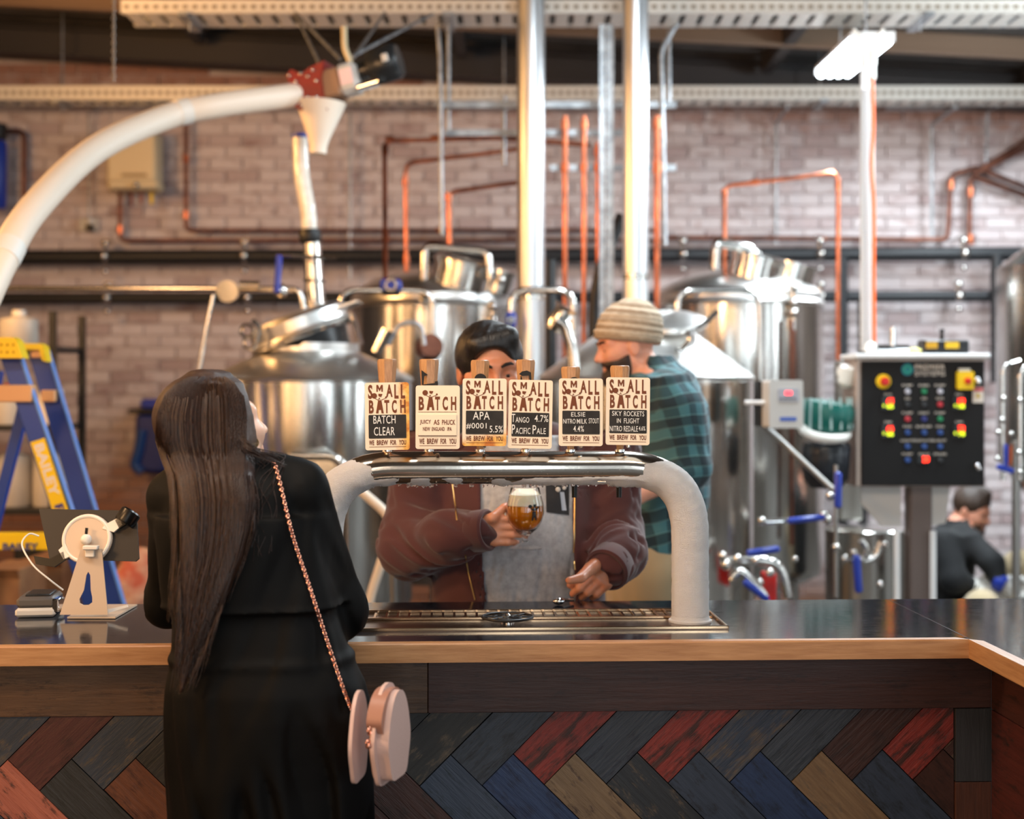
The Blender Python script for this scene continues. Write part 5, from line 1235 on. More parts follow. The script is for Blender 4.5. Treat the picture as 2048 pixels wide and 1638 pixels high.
t = thing('wall_outlet', 'small white double power outlet on the brick wall at left', 'outlet', P(178, 465, 10.1)); MB().box(P(178, 450, 10.14), (PX(38, 10.1), .03, PX(26, 10.1)), b=.004).build('outlet_plate', 'grey_plastic', t); MB().ball(P(180, 442, 10.10), .025).build('plug', 'white_plastic', t); MB().box(P(180, 456, 10.09), (.05, .06, .05), b=.006).build('plug', 'black_plastic', t)
t = thing('hose_reel_box', 'blue plastic caddy with a dark lid on the wall behind the customer', 'caddy', P(310, 945, 10.0))
MB().box(P(312, 885, 10.02), (PX(66, 10.02), .3, PX(120, 10.02)), rot=(0, R(2), 0), b=.03).build('caddy_body', mat('dark_blue_plastic', (14, 36, 104), .4), t)
MB().box(P(310, 822, 10.02), (PX(84, 10.02), .34, PX(10, 10.02)), b=.01).build('dark_rim', 'black_plastic', t); MB().box(P(318, 808, 10.02), (PX(56, 10.02), .3, PX(20, 10.02)), b=.02).build('blue_lid', 'blue', t)
MB().tube(spline(path([(285, 860), (276, 905), (270, 930), (284, 945)], 9.86), 5), .035, 10).build('caddy_spout', mat('mid_blue_plastic', (24, 66, 130), .4), t)
# shelves with drums
t = thing('storage_rack', 'dark metal storage rack against the left side behind the ladder', 'rack', (P(60, 0, 7.4).x, 7.6, 0))
xa, xb = P(-190, 0, 7.4).x, P(112, 0, 7.4).x
for x in (xa, xb):
    for y in (7.35, 7.85): MB().box((x, y, 1.0), (.035, .035, 2.0)).build('upright', 'black_plastic', t, 0)
shz = [P(0, 692, 7.4).z, P(0, 850, 7.4).z, P(0, 1016, 7.4).z, P(0, 1188, 7.4).z]
for z in shz: MB().box(((xa + xb) / 2, 7.6, z - .015), (xb - xa, .55, .03)).build('rack_shelf', 'black_plastic', t, 0)
def drum(px, z, wpx, hpx, lab, m='white_plastic', d=7.55, capm='white_plastic'):
    c = P(px, 0, d); r = PX(wpx, d) / 2; h = PX(hpx, d); t = thing('plastic_drum', lab, 'drum', (c.x, d, z))
    MB().lathe([(r * .96, 0), (r, .015), (r, h * .8), (r * .93, h * .9), (r * .5, h * .96), (r * .4, h)], (c.x, d, z), n=32).build('drum_body', m, t); MB().lathe([(r * .36, h), (r * .36, h + .03)], (c.x, d, z), n=20).build('screw_cap', capm, t)
M['cloudy'] = mat('cloudy_plastic', (206, 200, 190), .4, col2=(190, 184, 176), vs=3)
drum(38, shz[0], 74, 62, 'cloudy white plastic drum on the top shelf of the rack', 'cloudy'); drum(-46, shz[0], 70, 56, 'plastic drum at the edge of the top shelf', 'cloudy')
drum(20, shz[1], 66, 70, 'grey plastic drum with red cap on the second shelf', 'grey_plastic', capm='red'); drum(102, shz[1], 48, 80, 'narrow white canister on the second shelf', 'white_plastic')
drum(28, shz[2], 70, 110, 'tall white drum on the third shelf', 'cloudy', capm='red'); drum(100, shz[2], 66, 120, 'tall white canister behind the ladder label', 'cloudy')
t2 = one(MB().box((P(72, 0, 7.4).x, 7.55, shz[3] + .13), (.24, .3, .26), b=.01), 'black_tub', 'black_plastic', 'black tub on the lowest shelf of the rack', 'tub')
one(MB().box((P(130, 0, 7.3).x - .03, 7.5, shz[3] + .1), (.13, .25, .3), b=.008), 'white_carton', 'paper', 'white carton beside the black tub on the rack', 'box')
for (px, y0, y1_, w_, dd, lab, m_) in ((28, 1128, 1200, 78, 6.3, 'brown cardboard carton low down at the left edge', 'card'), (112, 1108, 1200, 74, 6.8, 'open cardboard carton behind the tablet stand', 'card')):
    c = P(px, 0, dd); z1 = P(0, y0, dd).z; t = thing('cardboard_carton', lab, 'box', (c.x, dd, 0)); 
    MB().box((c.x, dd, z1 / 2), (PX(w_, dd), .35, z1), b=.004).build('carton_body', m_, t, 0); MB().box((c.x, dd - .19, z1 - .02), (PX(w_, dd), .06, .006), rot=(R(-50), 0, 0)).build('flap', m_, t, 0)
M['sack'] = mat('printed_sack', (214, 186, 160), .8, col2=(188, 96, 74), vs=7, bump=.5, bs=15)
for px_, lab in ((272, 'printed pale malt sack slumped behind the ladder foot'),):
    c = P(px_, 0, 6.6); t = thing('malt_sack', lab, 'sack', (c.x, 6.6, 0))
    f_ = U((el((c.x, 6.6, .35), (.15, .14, .38)), .02), (el((c.x + .02, 6.6, .66), (.11, .10, .18)), .08)); netobj(lambda p, f_=f_: f_(p) - .03 * wav(p, 22, 4), (c.x - .3, 6.3, -.02), (c.x + .3, 6.9, .95), .02, 'sack_body', 'sack', t)

# step ladder
dL = 5.2
t = thing('step_ladder', 'blue fibreglass step ladder with yellow top caps and yellow rail labels', 'ladder', (P(80, 0, dL).x, dL + .15, 0))
def rail(x0, y0, x1, y1, w_, d, dep=.03, m='ladder_blue', ext=1.0, name='rail'):
    a, b = P(x0, y0, d), P(x1, y1, d); L_ = (b - a).length
    if ext != 1: b = a + (b - a) * ext; L_ *= ext
    T = unit_frame(b - a, (0, -1, 0), (a + b) / 2); MB(T).box((0, 0, 0), (L_, PX(w_, d), dep), b=.003).build(name, m, t, 0); return a, b
zfl = lambda x0, y0, x1, y1, d: (P(0, y0, d).z) / (P(0, y0, d).z - P(0, y1, d).z)
a, b = rail(18, 700, 155, 1110, 38, dL, ext=zfl(18, 700, 155, 1110, dL)); M['rail_edge'] = mat('rail_edge', (96, 140, 214), .4)
rail(38, 700, 174, 1106, 5, dL - .02, .03, 'rail_edge', ext=zfl(38, 700, 174, 1106, dL), name='rail_flange')
rail(76, 700, 226, 1200, 38, dL + .5, ext=zfl(76, 700, 226, 1200, dL + .5)); rail(96, 700, 246, 1200, 5, dL + .48, .03, 'rail_edge', ext=zfl(96, 700, 246, 1200, dL + .5), name='rail_flange')
rail(52, 800, -12, 1050, 22, dL + .25, ext=1.5, name='back_rail'); rail(-8, 740, -90, 1150, 30, dL + .6, ext=1.3, name='back_rail')
T = facing(20, 697, dL - .03)
MB().prism([(PX(x - 20, dL), -PX(y - 697, dL)) for x, y in ((-60, 676), (38, 676), (46, 682), (58, 717), (-60, 717))], T, .07).build('top_cap', 'yellow', t, 20, None, 'yellow top cap')
T2_ = facing(82, 705, dL + .46); 
MB().prism([(PX(x - 82, dL + .5), -PX(y - 705, dL + .5)) for x, y in ((42, 688), (90, 688), (98, 694), (104, 724), (96, 722), (90, 700), (60, 700), (56, 712), (46, 712))], T2_, .07).build('top_cap', 'yellow', t, 20, None, 'yellow top cap')
mb = MB()
for i in range(8): mb.ball(T @ Vector((PX(-16 + (i % 4) * 12, dL), -.071, PX(6 - (i // 4) * 14, dL))), .005, n=8, m=5)
mb.build('rivets', mat('rivet_gold', (200, 150, 30), .3, .8), t, kind='stuff')
MB().box(P(6, 787, dL - .01), (PX(125, dL), .06, PX(35, dL)), b=.004).build('step', 'tan_step', t); MB().box(P(100, 792, dL + .47), (PX(28, dL + .5), .05, PX(24, dL + .5)), b=.004).build('step', 'tan_step', t); MB().box(P(76, 706, dL + .43), (PX(26, dL + .5), .02, PX(20, dL + .5)), b=.003).build('step', 'tan_step', t)
MB().box(P(35, 1082, dL - .03), (PX(140, dL), .05, PX(34, dL)), b=.004).build('lower_step', 'yellow', t, label='yellow lower step')
# rail label and lettering
A_, B_ = P(78, 880, dL - .02), P(150, 1100, dL - .02); Tr = unit_frame(B_ - A_, (.95, 0, .31), A_)
ly = (B_ - A_).normalized(); nrm = Vector((0, -1, 0)); up_ = nrm.cross(ly) * -1
Tr = Matrix(((ly[0], 0, up_[0], A_[0]), (ly[1], 1, up_[1], A_[1] - .016), (ly[2], 0, up_[2], A_[2]), (0, 0, 0, 1)))
if up_.x < 0: Tr = Matrix(((ly[0], 0, -up_[0], A_[0]), (ly[1], 1, -up_[1], A_[1] - .016), (ly[2], 0, -up_[2], A_[2]), (0, 0, 0, 1)))
L_ = (B_ - A_).length; hw = PX(15, dL)
MB().prism([(0, -hw), (L_, -hw), (L_, hw), (0, hw)], Tr, .002).build('rail_label', 'yellow', t, 0, None, 'yellow rail label')
mb = MB(); mb.text('BAILEY', .015, -hw * .62, L_ * .50, hw * .62, Tr, .001, .03, .002); mb.build('rail_lettering', mat('white_print', (226, 220, 222), .5), t, 0)
mb = MB(); mb.text('P170', L_ * .58, -hw * .62, L_ * .97, hw * .62, Tr, .001, .03, .002); mb.build('rail_lettering', mat('blue_letter', (42, 46, 130), .5), t, 0)
Ts = TX(*(P(50, 1093, dL - .06))); mb = MB(); mb.text('BAILEY', PX(-44, dL), PX(-7, dL), PX(26, dL), PX(7, dL), Ts, .001, .03, .0); mb.build('step_lettering', mat('blue_letter2', (60, 70, 130), .5), t, 0)

# ---------------------------------------------------------------- tablet stand and card reader on the counter
dT = 3.42
t = thing('tablet_stand', 'white metal stand holding a dark tablet, seen from behind, on the bar', 'tablet stand', P(180, 1228, dT))
zc = CT + .0015
c = P(182, 0, dT - .01); k_ = 1 / F * dT
fx = lambda x: (x - 182) * k_; fz = lambda y: CZ - (y - HY) * k_
lean = R(0)
poly = [(fx(118), fz(1229)), (fx(214), fz(1229)), (fx(202), fz(1098)), (fx(163), fz(1098)), (fx(160), fz(1100))]
hole = [(fx(171), fz(1150)), (fx(166), fz(1180)), (fx(157), fz(1198)), (fx(158), fz(1206)), (fx(165), fz(1210)), (fx(175), fz(1210)), (fx(183), fz(1204)), (fx(183), fz(1194)), (fx(180), fz(1180)), (fx(179), fz(1150)), (fx(175), fz(1143))]
outer = [(fx(118), fz(1229)), (fx(214), fz(1229)), (fx(208), fz(1165)), (fx(202), fz(1098)), (fx(160), fz(1098)), (fx(139), fz(1165))]
def plate_hole(outer, hole, T, th, name, m, parent):
    bm = bmesh.new()
    def loopv(pl, y): return [bm.verts.new(T @ Vector((x, y, z))) for x, z in pl]
    for y in (0, -th):
        a = loopv(outer, y); b = loopv(hole, y)
        es = [bm.edges.new((a[i], a[(i + 1) % len(a)])) for i in range(len(a))] + [bm.edges.new((b[i], b[(i + 1) % len(b)])) for i in range(len(b))]
        bmesh.ops.triangle_fill(bm, use_beauty=True, edges=es)
        if y == 0: a0, b0 = a, b
    for p_, q_ in ((a0, a), (b0, b)):
        for i in range(len(p_)): bm.faces.new((p_[i], p_[(i + 1) % len(p_)], q_[(i + 1) % len(q_)], q_[i]))
    bmesh.ops.recalc_face_normals(bm, faces=bm.faces)
    vs = [v.co.copy() for v in bm.verts]; bm.verts.index_update(); fs = [tuple(v.index for v in f_.verts) for f_ in bm.faces]; bm.free()
    mb = MB(); mb.add(vs, fs); return mb.build(name, m, parent, 0)
M['stand_cream'] = mat('cream_enamel', (208, 188, 168), .4)
plate_hole(outer, hole, TX(c.x, dT, 0) @ Matrix.Translation((0, 0, 0)), .004, 'stand_plate', 'stand_cream', t)
MB().box((c.x + fx(180), dT + .10, zc + .002), (fx(214) - fx(118), .2, .004)).build('stand_base', 'stand_cream', t, 0)
MB().prism([(fx(207), fz(1229)), (fx(250), fz(1216)), (fx(248), fz(1212)), (fx(207), fz(1222))], TX(c.x, dT + .02, 0), .004).build('stand_foot', 'white_metal', t, 0)
tb = TX(*P(182, 1070, dT + .05), ry=R(3), rx=R(-14))
k2 = k_ * 1.02
sl = [((x - 182) * k2, -(y - 1070) * k2) for x, y in ((74, 1024), (258, 1018), (268, 1022), (284, 1112), (278, 1118), (108, 1122))]
MB().prism(sl, tb, .008).build('tablet', mat('slate_tablet', (40, 37, 36), .45), t, 20, None, 'dark tablet')
Tr = tb @ Matrix.Translation((0, -.010, 0))
MB().lathe([(.062, 0), (.062, .006), (.058, .010), (0, .010)], Tr @ Vector((-.004, 0, -.012)), -(tb.to_3x3() @ Vector((0, 1, 0))), n=40, caps=False).build('mount_disc', 'stand_cream', t)
MB().torus(Tr @ Vector((-.004, -.008, -.012)), .056, .005, tb.to_3x3() @ Vector((0, 1, 0)), 36, 8).build('mount_ring', 'white_plastic', t)
for pl, nm, m_ in (([(30, 28), (56, 44), (66, 30), (50, 14), (26, 20)], 'clamp_shoulder', 'white_plastic'), ([(50, 38), (80, 58), (90, 44), (60, 22)], 'clamp_arm', 'black_gloss'), ([(-46, -30), (-70, -46), (-104, -42), (-98, -58), (-60, -62), (-40, -46)], 'clamp_arm', 'black_gloss'), ([(-44, -14), (-56, -28), (-44, -46), (-30, -38)], 'clamp_shoulder', 'white_plastic')):
    MB().prism([(x * k_, (z - 8) * k_) for x, z in pl], Tr @ Matrix.Translation((0, -.002, 0)), .010).build(nm, m_, t, 0)
MB().lathe([(.024, -.02), (.026, -.016), (.026, .012), (.022, .016)], Tr @ Vector((74 * k_, -.004, 40 * k_)), (tb.to_3x3() @ Vector((.5, .1, 1))), n=28).build('clamp_roller', 'black_gloss', t)
MB().ball(Tr @ Vector((0, -.026, -.016)), .014).build('ball_joint', 'white_plastic', t); MB().tube([Tr @ Vector((0, -.026, -.016)), Tr @ Vector((0, -.03, .012))], .005, 8).build('lock_screw', 'chrome', t)
MB().box(P(182, 1095, dT - .012), (.036, .022, .010), b=.002).build('neck_clip', 'white_plastic', t); MB().box(P(180, 1106, dT - .01), (.022, .012, .020), b=.002).build('neck_clip', 'white_plastic', t)
t = thing('card_reader', 'grey card reader lying on the bar beside the tablet stand', 'card reader', P(82, 1222, 3.45))
x_ = P(80, 0, 3.5).x
MB().box((x_, 3.50, zc + .011), (.096, .13, .022), rot=(0, 0, R(8)), b=.006).build('reader_base', 'grey_plastic', t); MB().box((x_, 3.50, zc + .035), (.092, .12, .028), rot=(0, 0, R(8)), b=.008).build('reader_body', mat('reader_dark', (84, 78, 74), .35), t)
MB().box((x_ + .003, 3.5, zc + .051), (.06, .09, .006), rot=(0, 0, R(8)), b=.002).build('keypad', 'black_plastic', t); MB().box((x_ + .055, 3.47, zc + .026), (.02, .05, .036), b=.004).build('cradle', 'chrome', t)
one(MB().tube(spline([P(78, 1072, 3.47), P(58, 1068, 3.46), P(44, 1090, 3.44), P(66, 1130, 3.42), P(100, 1160, 3.42), P(126, 1180, 3.44)], 8), .0022, 8), 'charging_cable', 'white_plastic', 'thin white charging cable looping from the tablet to the card reader', 'cable')
# ---------------------------------------------------------------- people
def skin(name, c1, c2):
    k = N(name); f = k.noise(k.co(), 9, 4); k.l(k.ramp(f, [(0.3, lin(c1)), (0.7, lin(c2))]), k.b.inputs['Base Color'])
    b = k.b; b.inputs['Roughness'].default_value = .42; b.inputs['Subsurface Weight'].default_value = .25; b.inputs['Subsurface Radius'].default_value = (1, .35, .2); b.inputs['Subsurface Scale'].default_value = .006
    k.bump(k.noise(k.co(), 260, 3), .12, .001); return k.m
def hairmat(name, c1, c2, st=(90, 90, 3)):
    k = N(name); f = k.noise(k.co(st), 6, 4); k.l(k.ramp(f, [(0.35, lin(c1)), (0.7, lin(c2))]), k.b.inputs['Base Color']); k.b.inputs['Roughness'].default_value = .36
    k.b.inputs['Specular IOR Level'].default_value = .5; k.bump(f, .6, .003); return k.m
def cloth(name, c1, c2, wsc=500, rough=.85, sheen=.3, vs=3, folds=.0):
    k = N(name); f = k.noise(k.co(), vs, 3); k.l(k.ramp(f, [(0.3, lin(c1)), (0.7, lin(c2))]), k.b.inputs['Base Color']); k.b.inputs['Roughness'].default_value = rough
    k.b.inputs['Sheen Weight'].default_value = sheen; k.b.inputs['Sheen Roughness'].default_value = .5
    k.bump(k.noise(k.co(), wsc, 2), .25, .001); return k.m
M['eye_white'] = mat('eye_white', (206, 198, 190), .15); M['iris'] = mat('dark_iris', (36, 24, 18), .1); M['brow'] = mat('dark_brow', (30, 22, 18), .8)

def head_items(T, s=1.0):
    Rm = T.to_3x3()
    p = lambda x, y, z: T @ Vector((x * s, y * s, z * s))
    E = lambda x, y, z, a, b, c: el(p(x, y, z), (a * s, b * s, c * s), Rm)
    C = lambda a, b, ra, rb: rc(p(*a), p(*b), ra * s, rb * s)
    it = [(E(0, -.012, .035, .076, .096, .085), 0), (E(0, .026, -.035, .060, .066, .085), .03), (C((0, .072, -.098), (0, .066, -.100), .022, .022), .025)]
    for m in (-1, 1):
        it += [(C((m * .052, .000, -.055), (m * .012, .068, -.098), .020, .018), .03), (C((m * .038, .068, -.020), (m * .050, .040, -.015), .024, .022), .025),
               (C((m * .012, .086, .026), (m * .046, .068, .026), .011, .012), .02), (E(m * .0125, .098, -.030, .008, .011, .008), .008)]
    it += [(C((0, .088, .014), (0, .112, -.024), .0085, .0115), .014)]
    for m in (-1, 1):
        it += [(C((m * .031, .100, .004), (m * .036, .098, .004), .0125, .0125), .016, '-'), (E(m * .031, .074, .004, .0150, .0150, .0140), .006),
               (E(m * .031, .094, -.001, .0125, .0115, .0034), .003, '-'), (E(m * .079, -.008, -.006, .009, .021, .032), .008), (E(m * .088, -.004, -.004, .005, .011, .018), .006, '-')]
    it += [(C((-.018, .090, -.058), (.018, .090, -.058), .0055, .0055), .008), (C((-.014, .089, -.069), (.014, .089, -.069), .0068, .0068), .008), (C((-.022, .097, -.0632), (.022, .097, -.0632), .0022, .0022), .003, '-')]
    return it
def eyes(T, s, par):
    for m in (-1, 1):
        c = T @ Vector((m * .031 * s, .0745 * s, .004 * s)); fw = T.to_3x3() @ Vector((0, 1, -.28)).normalized()
        e = MB().ball(c, .0133 * s, n=18, m=12).build('eye', 'eye_white', par); MB().ball(c + fw * .0088 * s, .0062 * s, n=14, m=8).build('iris', 'iris', e)
def brows(T, s, par, mt='brow'):
    for m in (-1, 1):
        MB().tube([T @ Vector((m * x * s, y * s, z * s)) for x, y, z in ((.012, .0985, .026), (.024, .0965, .032), (.038, .088, .033), (.048, .078, .028))], [.003 * s, .0045 * s, .004 * s, .002 * s], 8).build('eyebrow', mt, par)
def hand_items(W, u, s_, left=False, sc=1.0, curl=(20, 30, 20), fan=3, thumb=None, curls=None, k=.008):
    u = Vector(u).normalized(); s_ = Vector(s_); s_ = (s_ - u * s_.dot(u)).normalized(); n = u.cross(s_) * (-1 if left else 1); W = Vector(W)
    it = [(rc(W, W + u * .05 * sc, .024 * sc, .024 * sc), .02)]
    tips = []
    for i, (o, ln) in enumerate(((.030, .95), (.010, 1.05), (-.010, .98), (-.028, .78))):
        K = W + u * (.088 - abs(o - .01) * .25) * sc + s_ * o * sc
        it.append((rc(W + s_ * o * .55 * sc + u * .01 * sc, K, .0155 * sc, .0125 * sc), .014))
        d = (u + s_ * math.tan(R(fan)) * (o * 40)).normalized(); a = 0; q = K; cs = curls[i] if curls else curl
        for L_, c_, r0, r1 in ((.044, cs[0], .0108, .0095), (.027, cs[1], .0095, .0085), (.021, cs[2], .0085, .0068)):
            a += c_; dd = (d * cos(R(a)) - n * sin(R(a))).normalized(); q2 = q + dd * L_ * ln * sc
            it.append((rc(q, q2, r0 * sc, r1 * sc), .004)); q = q2
        tips.append((q, dd, (d * sin(R(a)) + n * cos(R(a)))))
    if thumb is None: thumb = [W + u * .02 * sc + s_ * .022 * sc, W + u * .05 * sc + s_ * .05 * sc - n * .015 * sc, W + u * .078 * sc + s_ * .058 * sc - n * .03 * sc, W + u * .10 * sc + s_ * .055 * sc - n * .038 * sc]
    tr = [.018, .0135, .0115, .0088]
    for i in range(3): it.append((rc(thumb[i], thumb[i + 1], tr[i] * sc, tr[i + 1] * sc), .012 if i == 0 else .005))
    return it, tips
def nails(tips, par, sc=1.0):
    for q, dd, n in tips:
        x = dd.cross(n).normalized(); Rm = Matrix((x, dd, n)).transposed(); MB().ball(q + n * .0052 * sc + dd * .001, .0058 * sc, (.9, 1.15, .35), 12, 6, Rm).build('fingernail', 'nail', par)
M['nail'] = mat('fingernail', (226, 172, 154), .25)
def headT(pos, fwd, roll=0):
    y = Vector(fwd).normalized(); x = y.cross(Vector((0, 0, 1))).normalized(); z = x.cross(y)
    return Matrix(((x[0], y[0], z[0], pos[0]), (x[1], y[1], z[1], pos[1]), (x[2], y[2], z[2], pos[2]), (0, 0, 0, 1))) @ Matrix.Rotation(R(roll), 4, 'Y')

def fold(p, dirv, s, seed, amp):
    """long soft creases running along dirv"""
    d = np.array(Vector(dirv).normalized(), dtype=f4); q = p - (p @ d)[:, None] * d * 0.82
    w_ = wav(q, s * 3.0, seed); return amp * (1 - w_ * w_ * 6).clip(-1, 1)

# ---- barman
t = thing('person', 'barman in a maroon zip hoodie over a grey shirt, holding up a glass of beer', 'person', (P(1035, 0, 4.0).x, 4.0, 0))
TH = headT(P(980, 741, 3.96), (.20, -1, -.20), 3); hs = 1.09
cx0_ = P(1035, 0, 4.0).x
hands = []
W1 = P(930, 1064, 3.735); h1, tips1 = hand_items(W1, (.97, -.20, .04), (0.03, .05, 1), False, 1.02, fan=2, curls=[(-2, 26, 22), (2, 30, 26), (6, 34, 30), (10, 40, 30)],
    thumb=[W1 + Vector((.02, .0, .02)), P(985, 1036, 3.70), P(1008, 1016, 3.735), P(1026, 1006, 3.765)])
W2 = P(1240, 1110, 3.80); h2, tips2 = hand_items(W2, (-.66, -.48, -.56), (-.62, .10, .74), True, 1.14, fan=0, curls=[(14, 52, 50), (16, 56, 52), (20, 58, 54), (26, 60, 56)],
    thumb=[W2 + Vector((-.045, -.015, -.01)), P(1180, 1140, 3.71), P(1162, 1156, 3.66), P(1138, 1161, 3.635)])
zz = lambda py, d=4.0: P(0, py, d).z
tors = [(0.80, cx0_, 4.02, .19, .14), (.95, cx0_, 4.0, .215, .17), (zz(1190), cx0_, 3.98, .215, .185), (zz(1090), cx0_, 3.99, .215, .18), (zz(990), cx0_, 4.01, .205, .155), (zz(920), cx0_, 4.03, .20, .13), (zz(880), cx0_, 4.03, .13, .10), (zz(860), cx0_ - .02, 4.03, .07, .07)]
legs = [(rc((cx0_ + m * .10, 4.03, .85), (cx0_ + m * .12, 4.02, .48), .10, .065), .05) for m in (-1, 1)] + [(rc((cx0_ + m * .12, 4.02, .48), (cx0_ + m * .12, 4.06, .09), .06, .042), .03) for m in (-1, 1)]
SR, EL_, WR = P(852, 905, 4.02), P(822, 1092, 3.92), P(945, 1062, 3.72)
SL_, EL2, WL = P(1222, 905, 4.02), P(1225, 1078, 3.97), P(1236, 1104, 3.79)
armR = [(rc(SR, EL_, .055, .045), .04), (rc(EL_, WR, .045, .03), .03)]; armL = [(rc(SL_, EL2, .055, .045), .04), (rc(EL2, WL, .045, .032), .03)]
bf = U(*head_items(TH, hs), (rc(TH @ Vector((0, -.03, -.07)), P(1010, 868, 4.02), .058, .062), .03), (loft(tors), .03), *legs, *armR, *armL, *h1, *h2)
M['skin_barman'] = skin('warm_tan_skin', (196, 128, 96), (208, 142, 108))
body = netobj(bf, (cx0_ - .42, 3.48, .03), (cx0_ + .42, 4.25, 1.80), .0046, 'body', 'skin_barman', t)
nails(tips1, t, 1.02)
eyes(TH, hs, t); brows(TH, hs, t)
hl = U(*head_items(TH, hs)[:3])
hair_f = xf(U((el((0, -.016, .040), (.087, .106, .092)), 0), (rc((-.04, .055, .105), (.045, .065, .088), .022, .018), .03)), TH @ Matrix.Scale(hs, 4).to_3x3().to_4x4() if False else TH)
cut = xf(U((el((.006, .115, .005), (.066, .080, .076)), 0), (rc((-.09, .02, -.045), (.09, .02, -.045), .034, .034), .02), (rc((0, .12, -.10), (0, .0, -.12), .10, .07), .02)), TH)
netobj(lambda p: -smin(-(hair_f(p) - .010 + .0015 * wav(p * np.array([1.6, .5, .5], dtype=f4), 130, 2)), cut(p), .012), TH.translation - Vector((.15, .17, .18)), TH.translation + Vector((.15, .17, .19)), .004, 'hair', hairmat('black_hair', (14, 11, 10), (34, 27, 23), (40, 40, 10)), t)
# grey shirt
shirt_f = off(loft([(a, b, c, d, e) for a, b, c, d, e in tors[1:-1]]), .012)
def shirt(p): return shirt_f(p) - fold(p, (.15, 0, 1), 34, 11, .0035) - .004 * wav(p, 12, 3)
M['grey_tee'] = cloth('grey_marl', (150, 150, 154), (176, 176, 180), 700, vs=60)
netobj(shirt, (cx0_ - .30, 3.70, .93), (cx0_ + .30, 4.25, zz(868)), .006, 'grey_shirt', 'grey_tee', t)
# trousers
netobj(off(U((loft([(.72, cx0_, 4.02, .20, .13), (.97, cx0_, 4.0, .235, .185)]), 0), *legs), .014), (cx0_ - .32, 3.78, .06), (cx0_ + .32, 4.24, .99), .014, 'trousers', cloth('dark_denim', (30, 34, 44), (40, 44, 56)), t)
for m in (-1, 1): MB().ball((cx0_ + m * .12, 3.98, .045), .05, (1, 2.5, .9), 16, 10).build('shoe', 'black_plastic', t)
# hoodie: open front with heavy sleeve folds
xl = lambda z: np.interp(z, [zz(1205, 3.8), zz(1100, 3.8), zz(970, 3.85), zz(900, 3.9)], [P(978, 0, 3.8).x, P(968, 0, 3.8).x, P(958, 0, 3.85).x, P(965, 0, 3.9).x]).astype(f4)
xr = lambda z: np.interp(z, [zz(1205, 3.8), zz(1100, 3.8), zz(970, 3.85), zz(900, 3.9)], [P(1152, 0, 3.8).x, P(1150, 0, 3.8).x, P(1143, 0, 3.85).x, P(1115, 0, 3.9).x]).astype(f4)
hood_t = [(a, b, c + (.0 if a < 1.1 else 0), d + .032, e + .028) for a, b, c, d, e in tors[1:-1]]
slv = [(rc(SR, EL_, .088, .078), .05), (rc(EL_, P(900, 1074, 3.77), .080, .066), .05), (rc(P(900, 1074, 3.77), P(955, 1062, 3.725), .066, .052), .03)]
slv2 = [(rc(SL_, EL2, .082, .074), .05), (rc(EL2, P(1234, 1104, 3.86), .076, .072), .04), (rc(P(1234, 1104, 3.86), P(1224, 1130, 3.785), .072, .056), .03)]
trunk_f = loft(hood_t); inner = off(loft([(a, b, c, d + .012, e + .012) for a, b, c, d, e in tors[1:-1]]), 0)
def hoodie(p):
    tr = trunk_f(p); tr = np.maximum(tr, -(inner(p) - .004) * 1.0)
    op = np.maximum(np.maximum(xl(p[:, 2]) - p[:, 0], p[:, 0] - xr(p[:, 2])), p[:, 1] - 3.95)
    tr = -smin(-tr, op, .006)
    tr = tr - .006 * wav(p, 16, 21)
    sl = U(*slv)(p) - fold(p, EL_ - SR + Vector((.25, 0, .1)), 22, 5, .0075) - .004 * wav(p, 30, 6)
    s2 = U(*slv2)(p) - fold(p, Vector((.9, .1, .45)), 24, 8, .0085) - .003 * wav(p, 30, 9)
    return smin(smin(tr, sl, .03), s2, .03)
M['maroon'] = cloth('maroon_fleece', (64, 27, 26), (78, 34, 33), 600, sheen=.25)
hd = netobj(hoodie, (cx0_ - .46, 3.55, .95), (cx0_ + .46, 4.27, zz(862)), .0055, 'hoodie', 'maroon', t)
for a, b, r_ in ((P(950, 1063, 3.728), P(976, 1060, 3.708), .056), (P(1226, 1124, 3.795), P(1213, 1140, 3.758), .062)):
    ax = (b - a).normalized(); mb = MB(); mb.lathe([(r_ * .9, -.008), (r_, 0), (r_, (b - a).length), (r_ * .9, (b - a).length + .006), (r_ * .75, (b - a).length + .002)], a, ax, n=40, caps=False); mb.build('ribbed_cuff', 'maroon', hd)
# hood behind the neck, zip lines, pocket
netobj(U((rc(P(960, 880, 4.06), P(1100, 880, 4.06), .05, .05), 0), (rc(P(960, 880, 4.06), P(925, 893, 3.98), .045, .035), .03), (rc(P(1100, 880, 4.06), P(1135, 893, 3.98), .045, .035), .03)), (cx0_ - .3, 3.85, 1.3), (cx0_ + .3, 4.2, 1.6), .012, 'hood', 'maroon', t)
tree = bvh(hd); treeS = bvh(bpy.data.objects['grey_shirt'])
M['brass'] = mat('brass_zip', (206, 176, 120), .3, 1)
for pts in ([(905, 968), (908, 990), (914, 1040)], [(931, 1110), (938, 1150), (950, 1200)], [(1150, 985), (1149, 1050), (1148, 1110), (1150, 1140)]):
    q = [hit(tree, x, y, .002) for x, y in spline([(a, b, 0) for a, b in pts], 8).__iter__() and [(v.x, v.y) for v in spline([(a, b, 0) for a, b in pts], 8)]]
    q = [v for v in q if v is not None]
    if len(q) > 2: MB().tube(q, .0022, 6).build('zip', 'brass', hd)
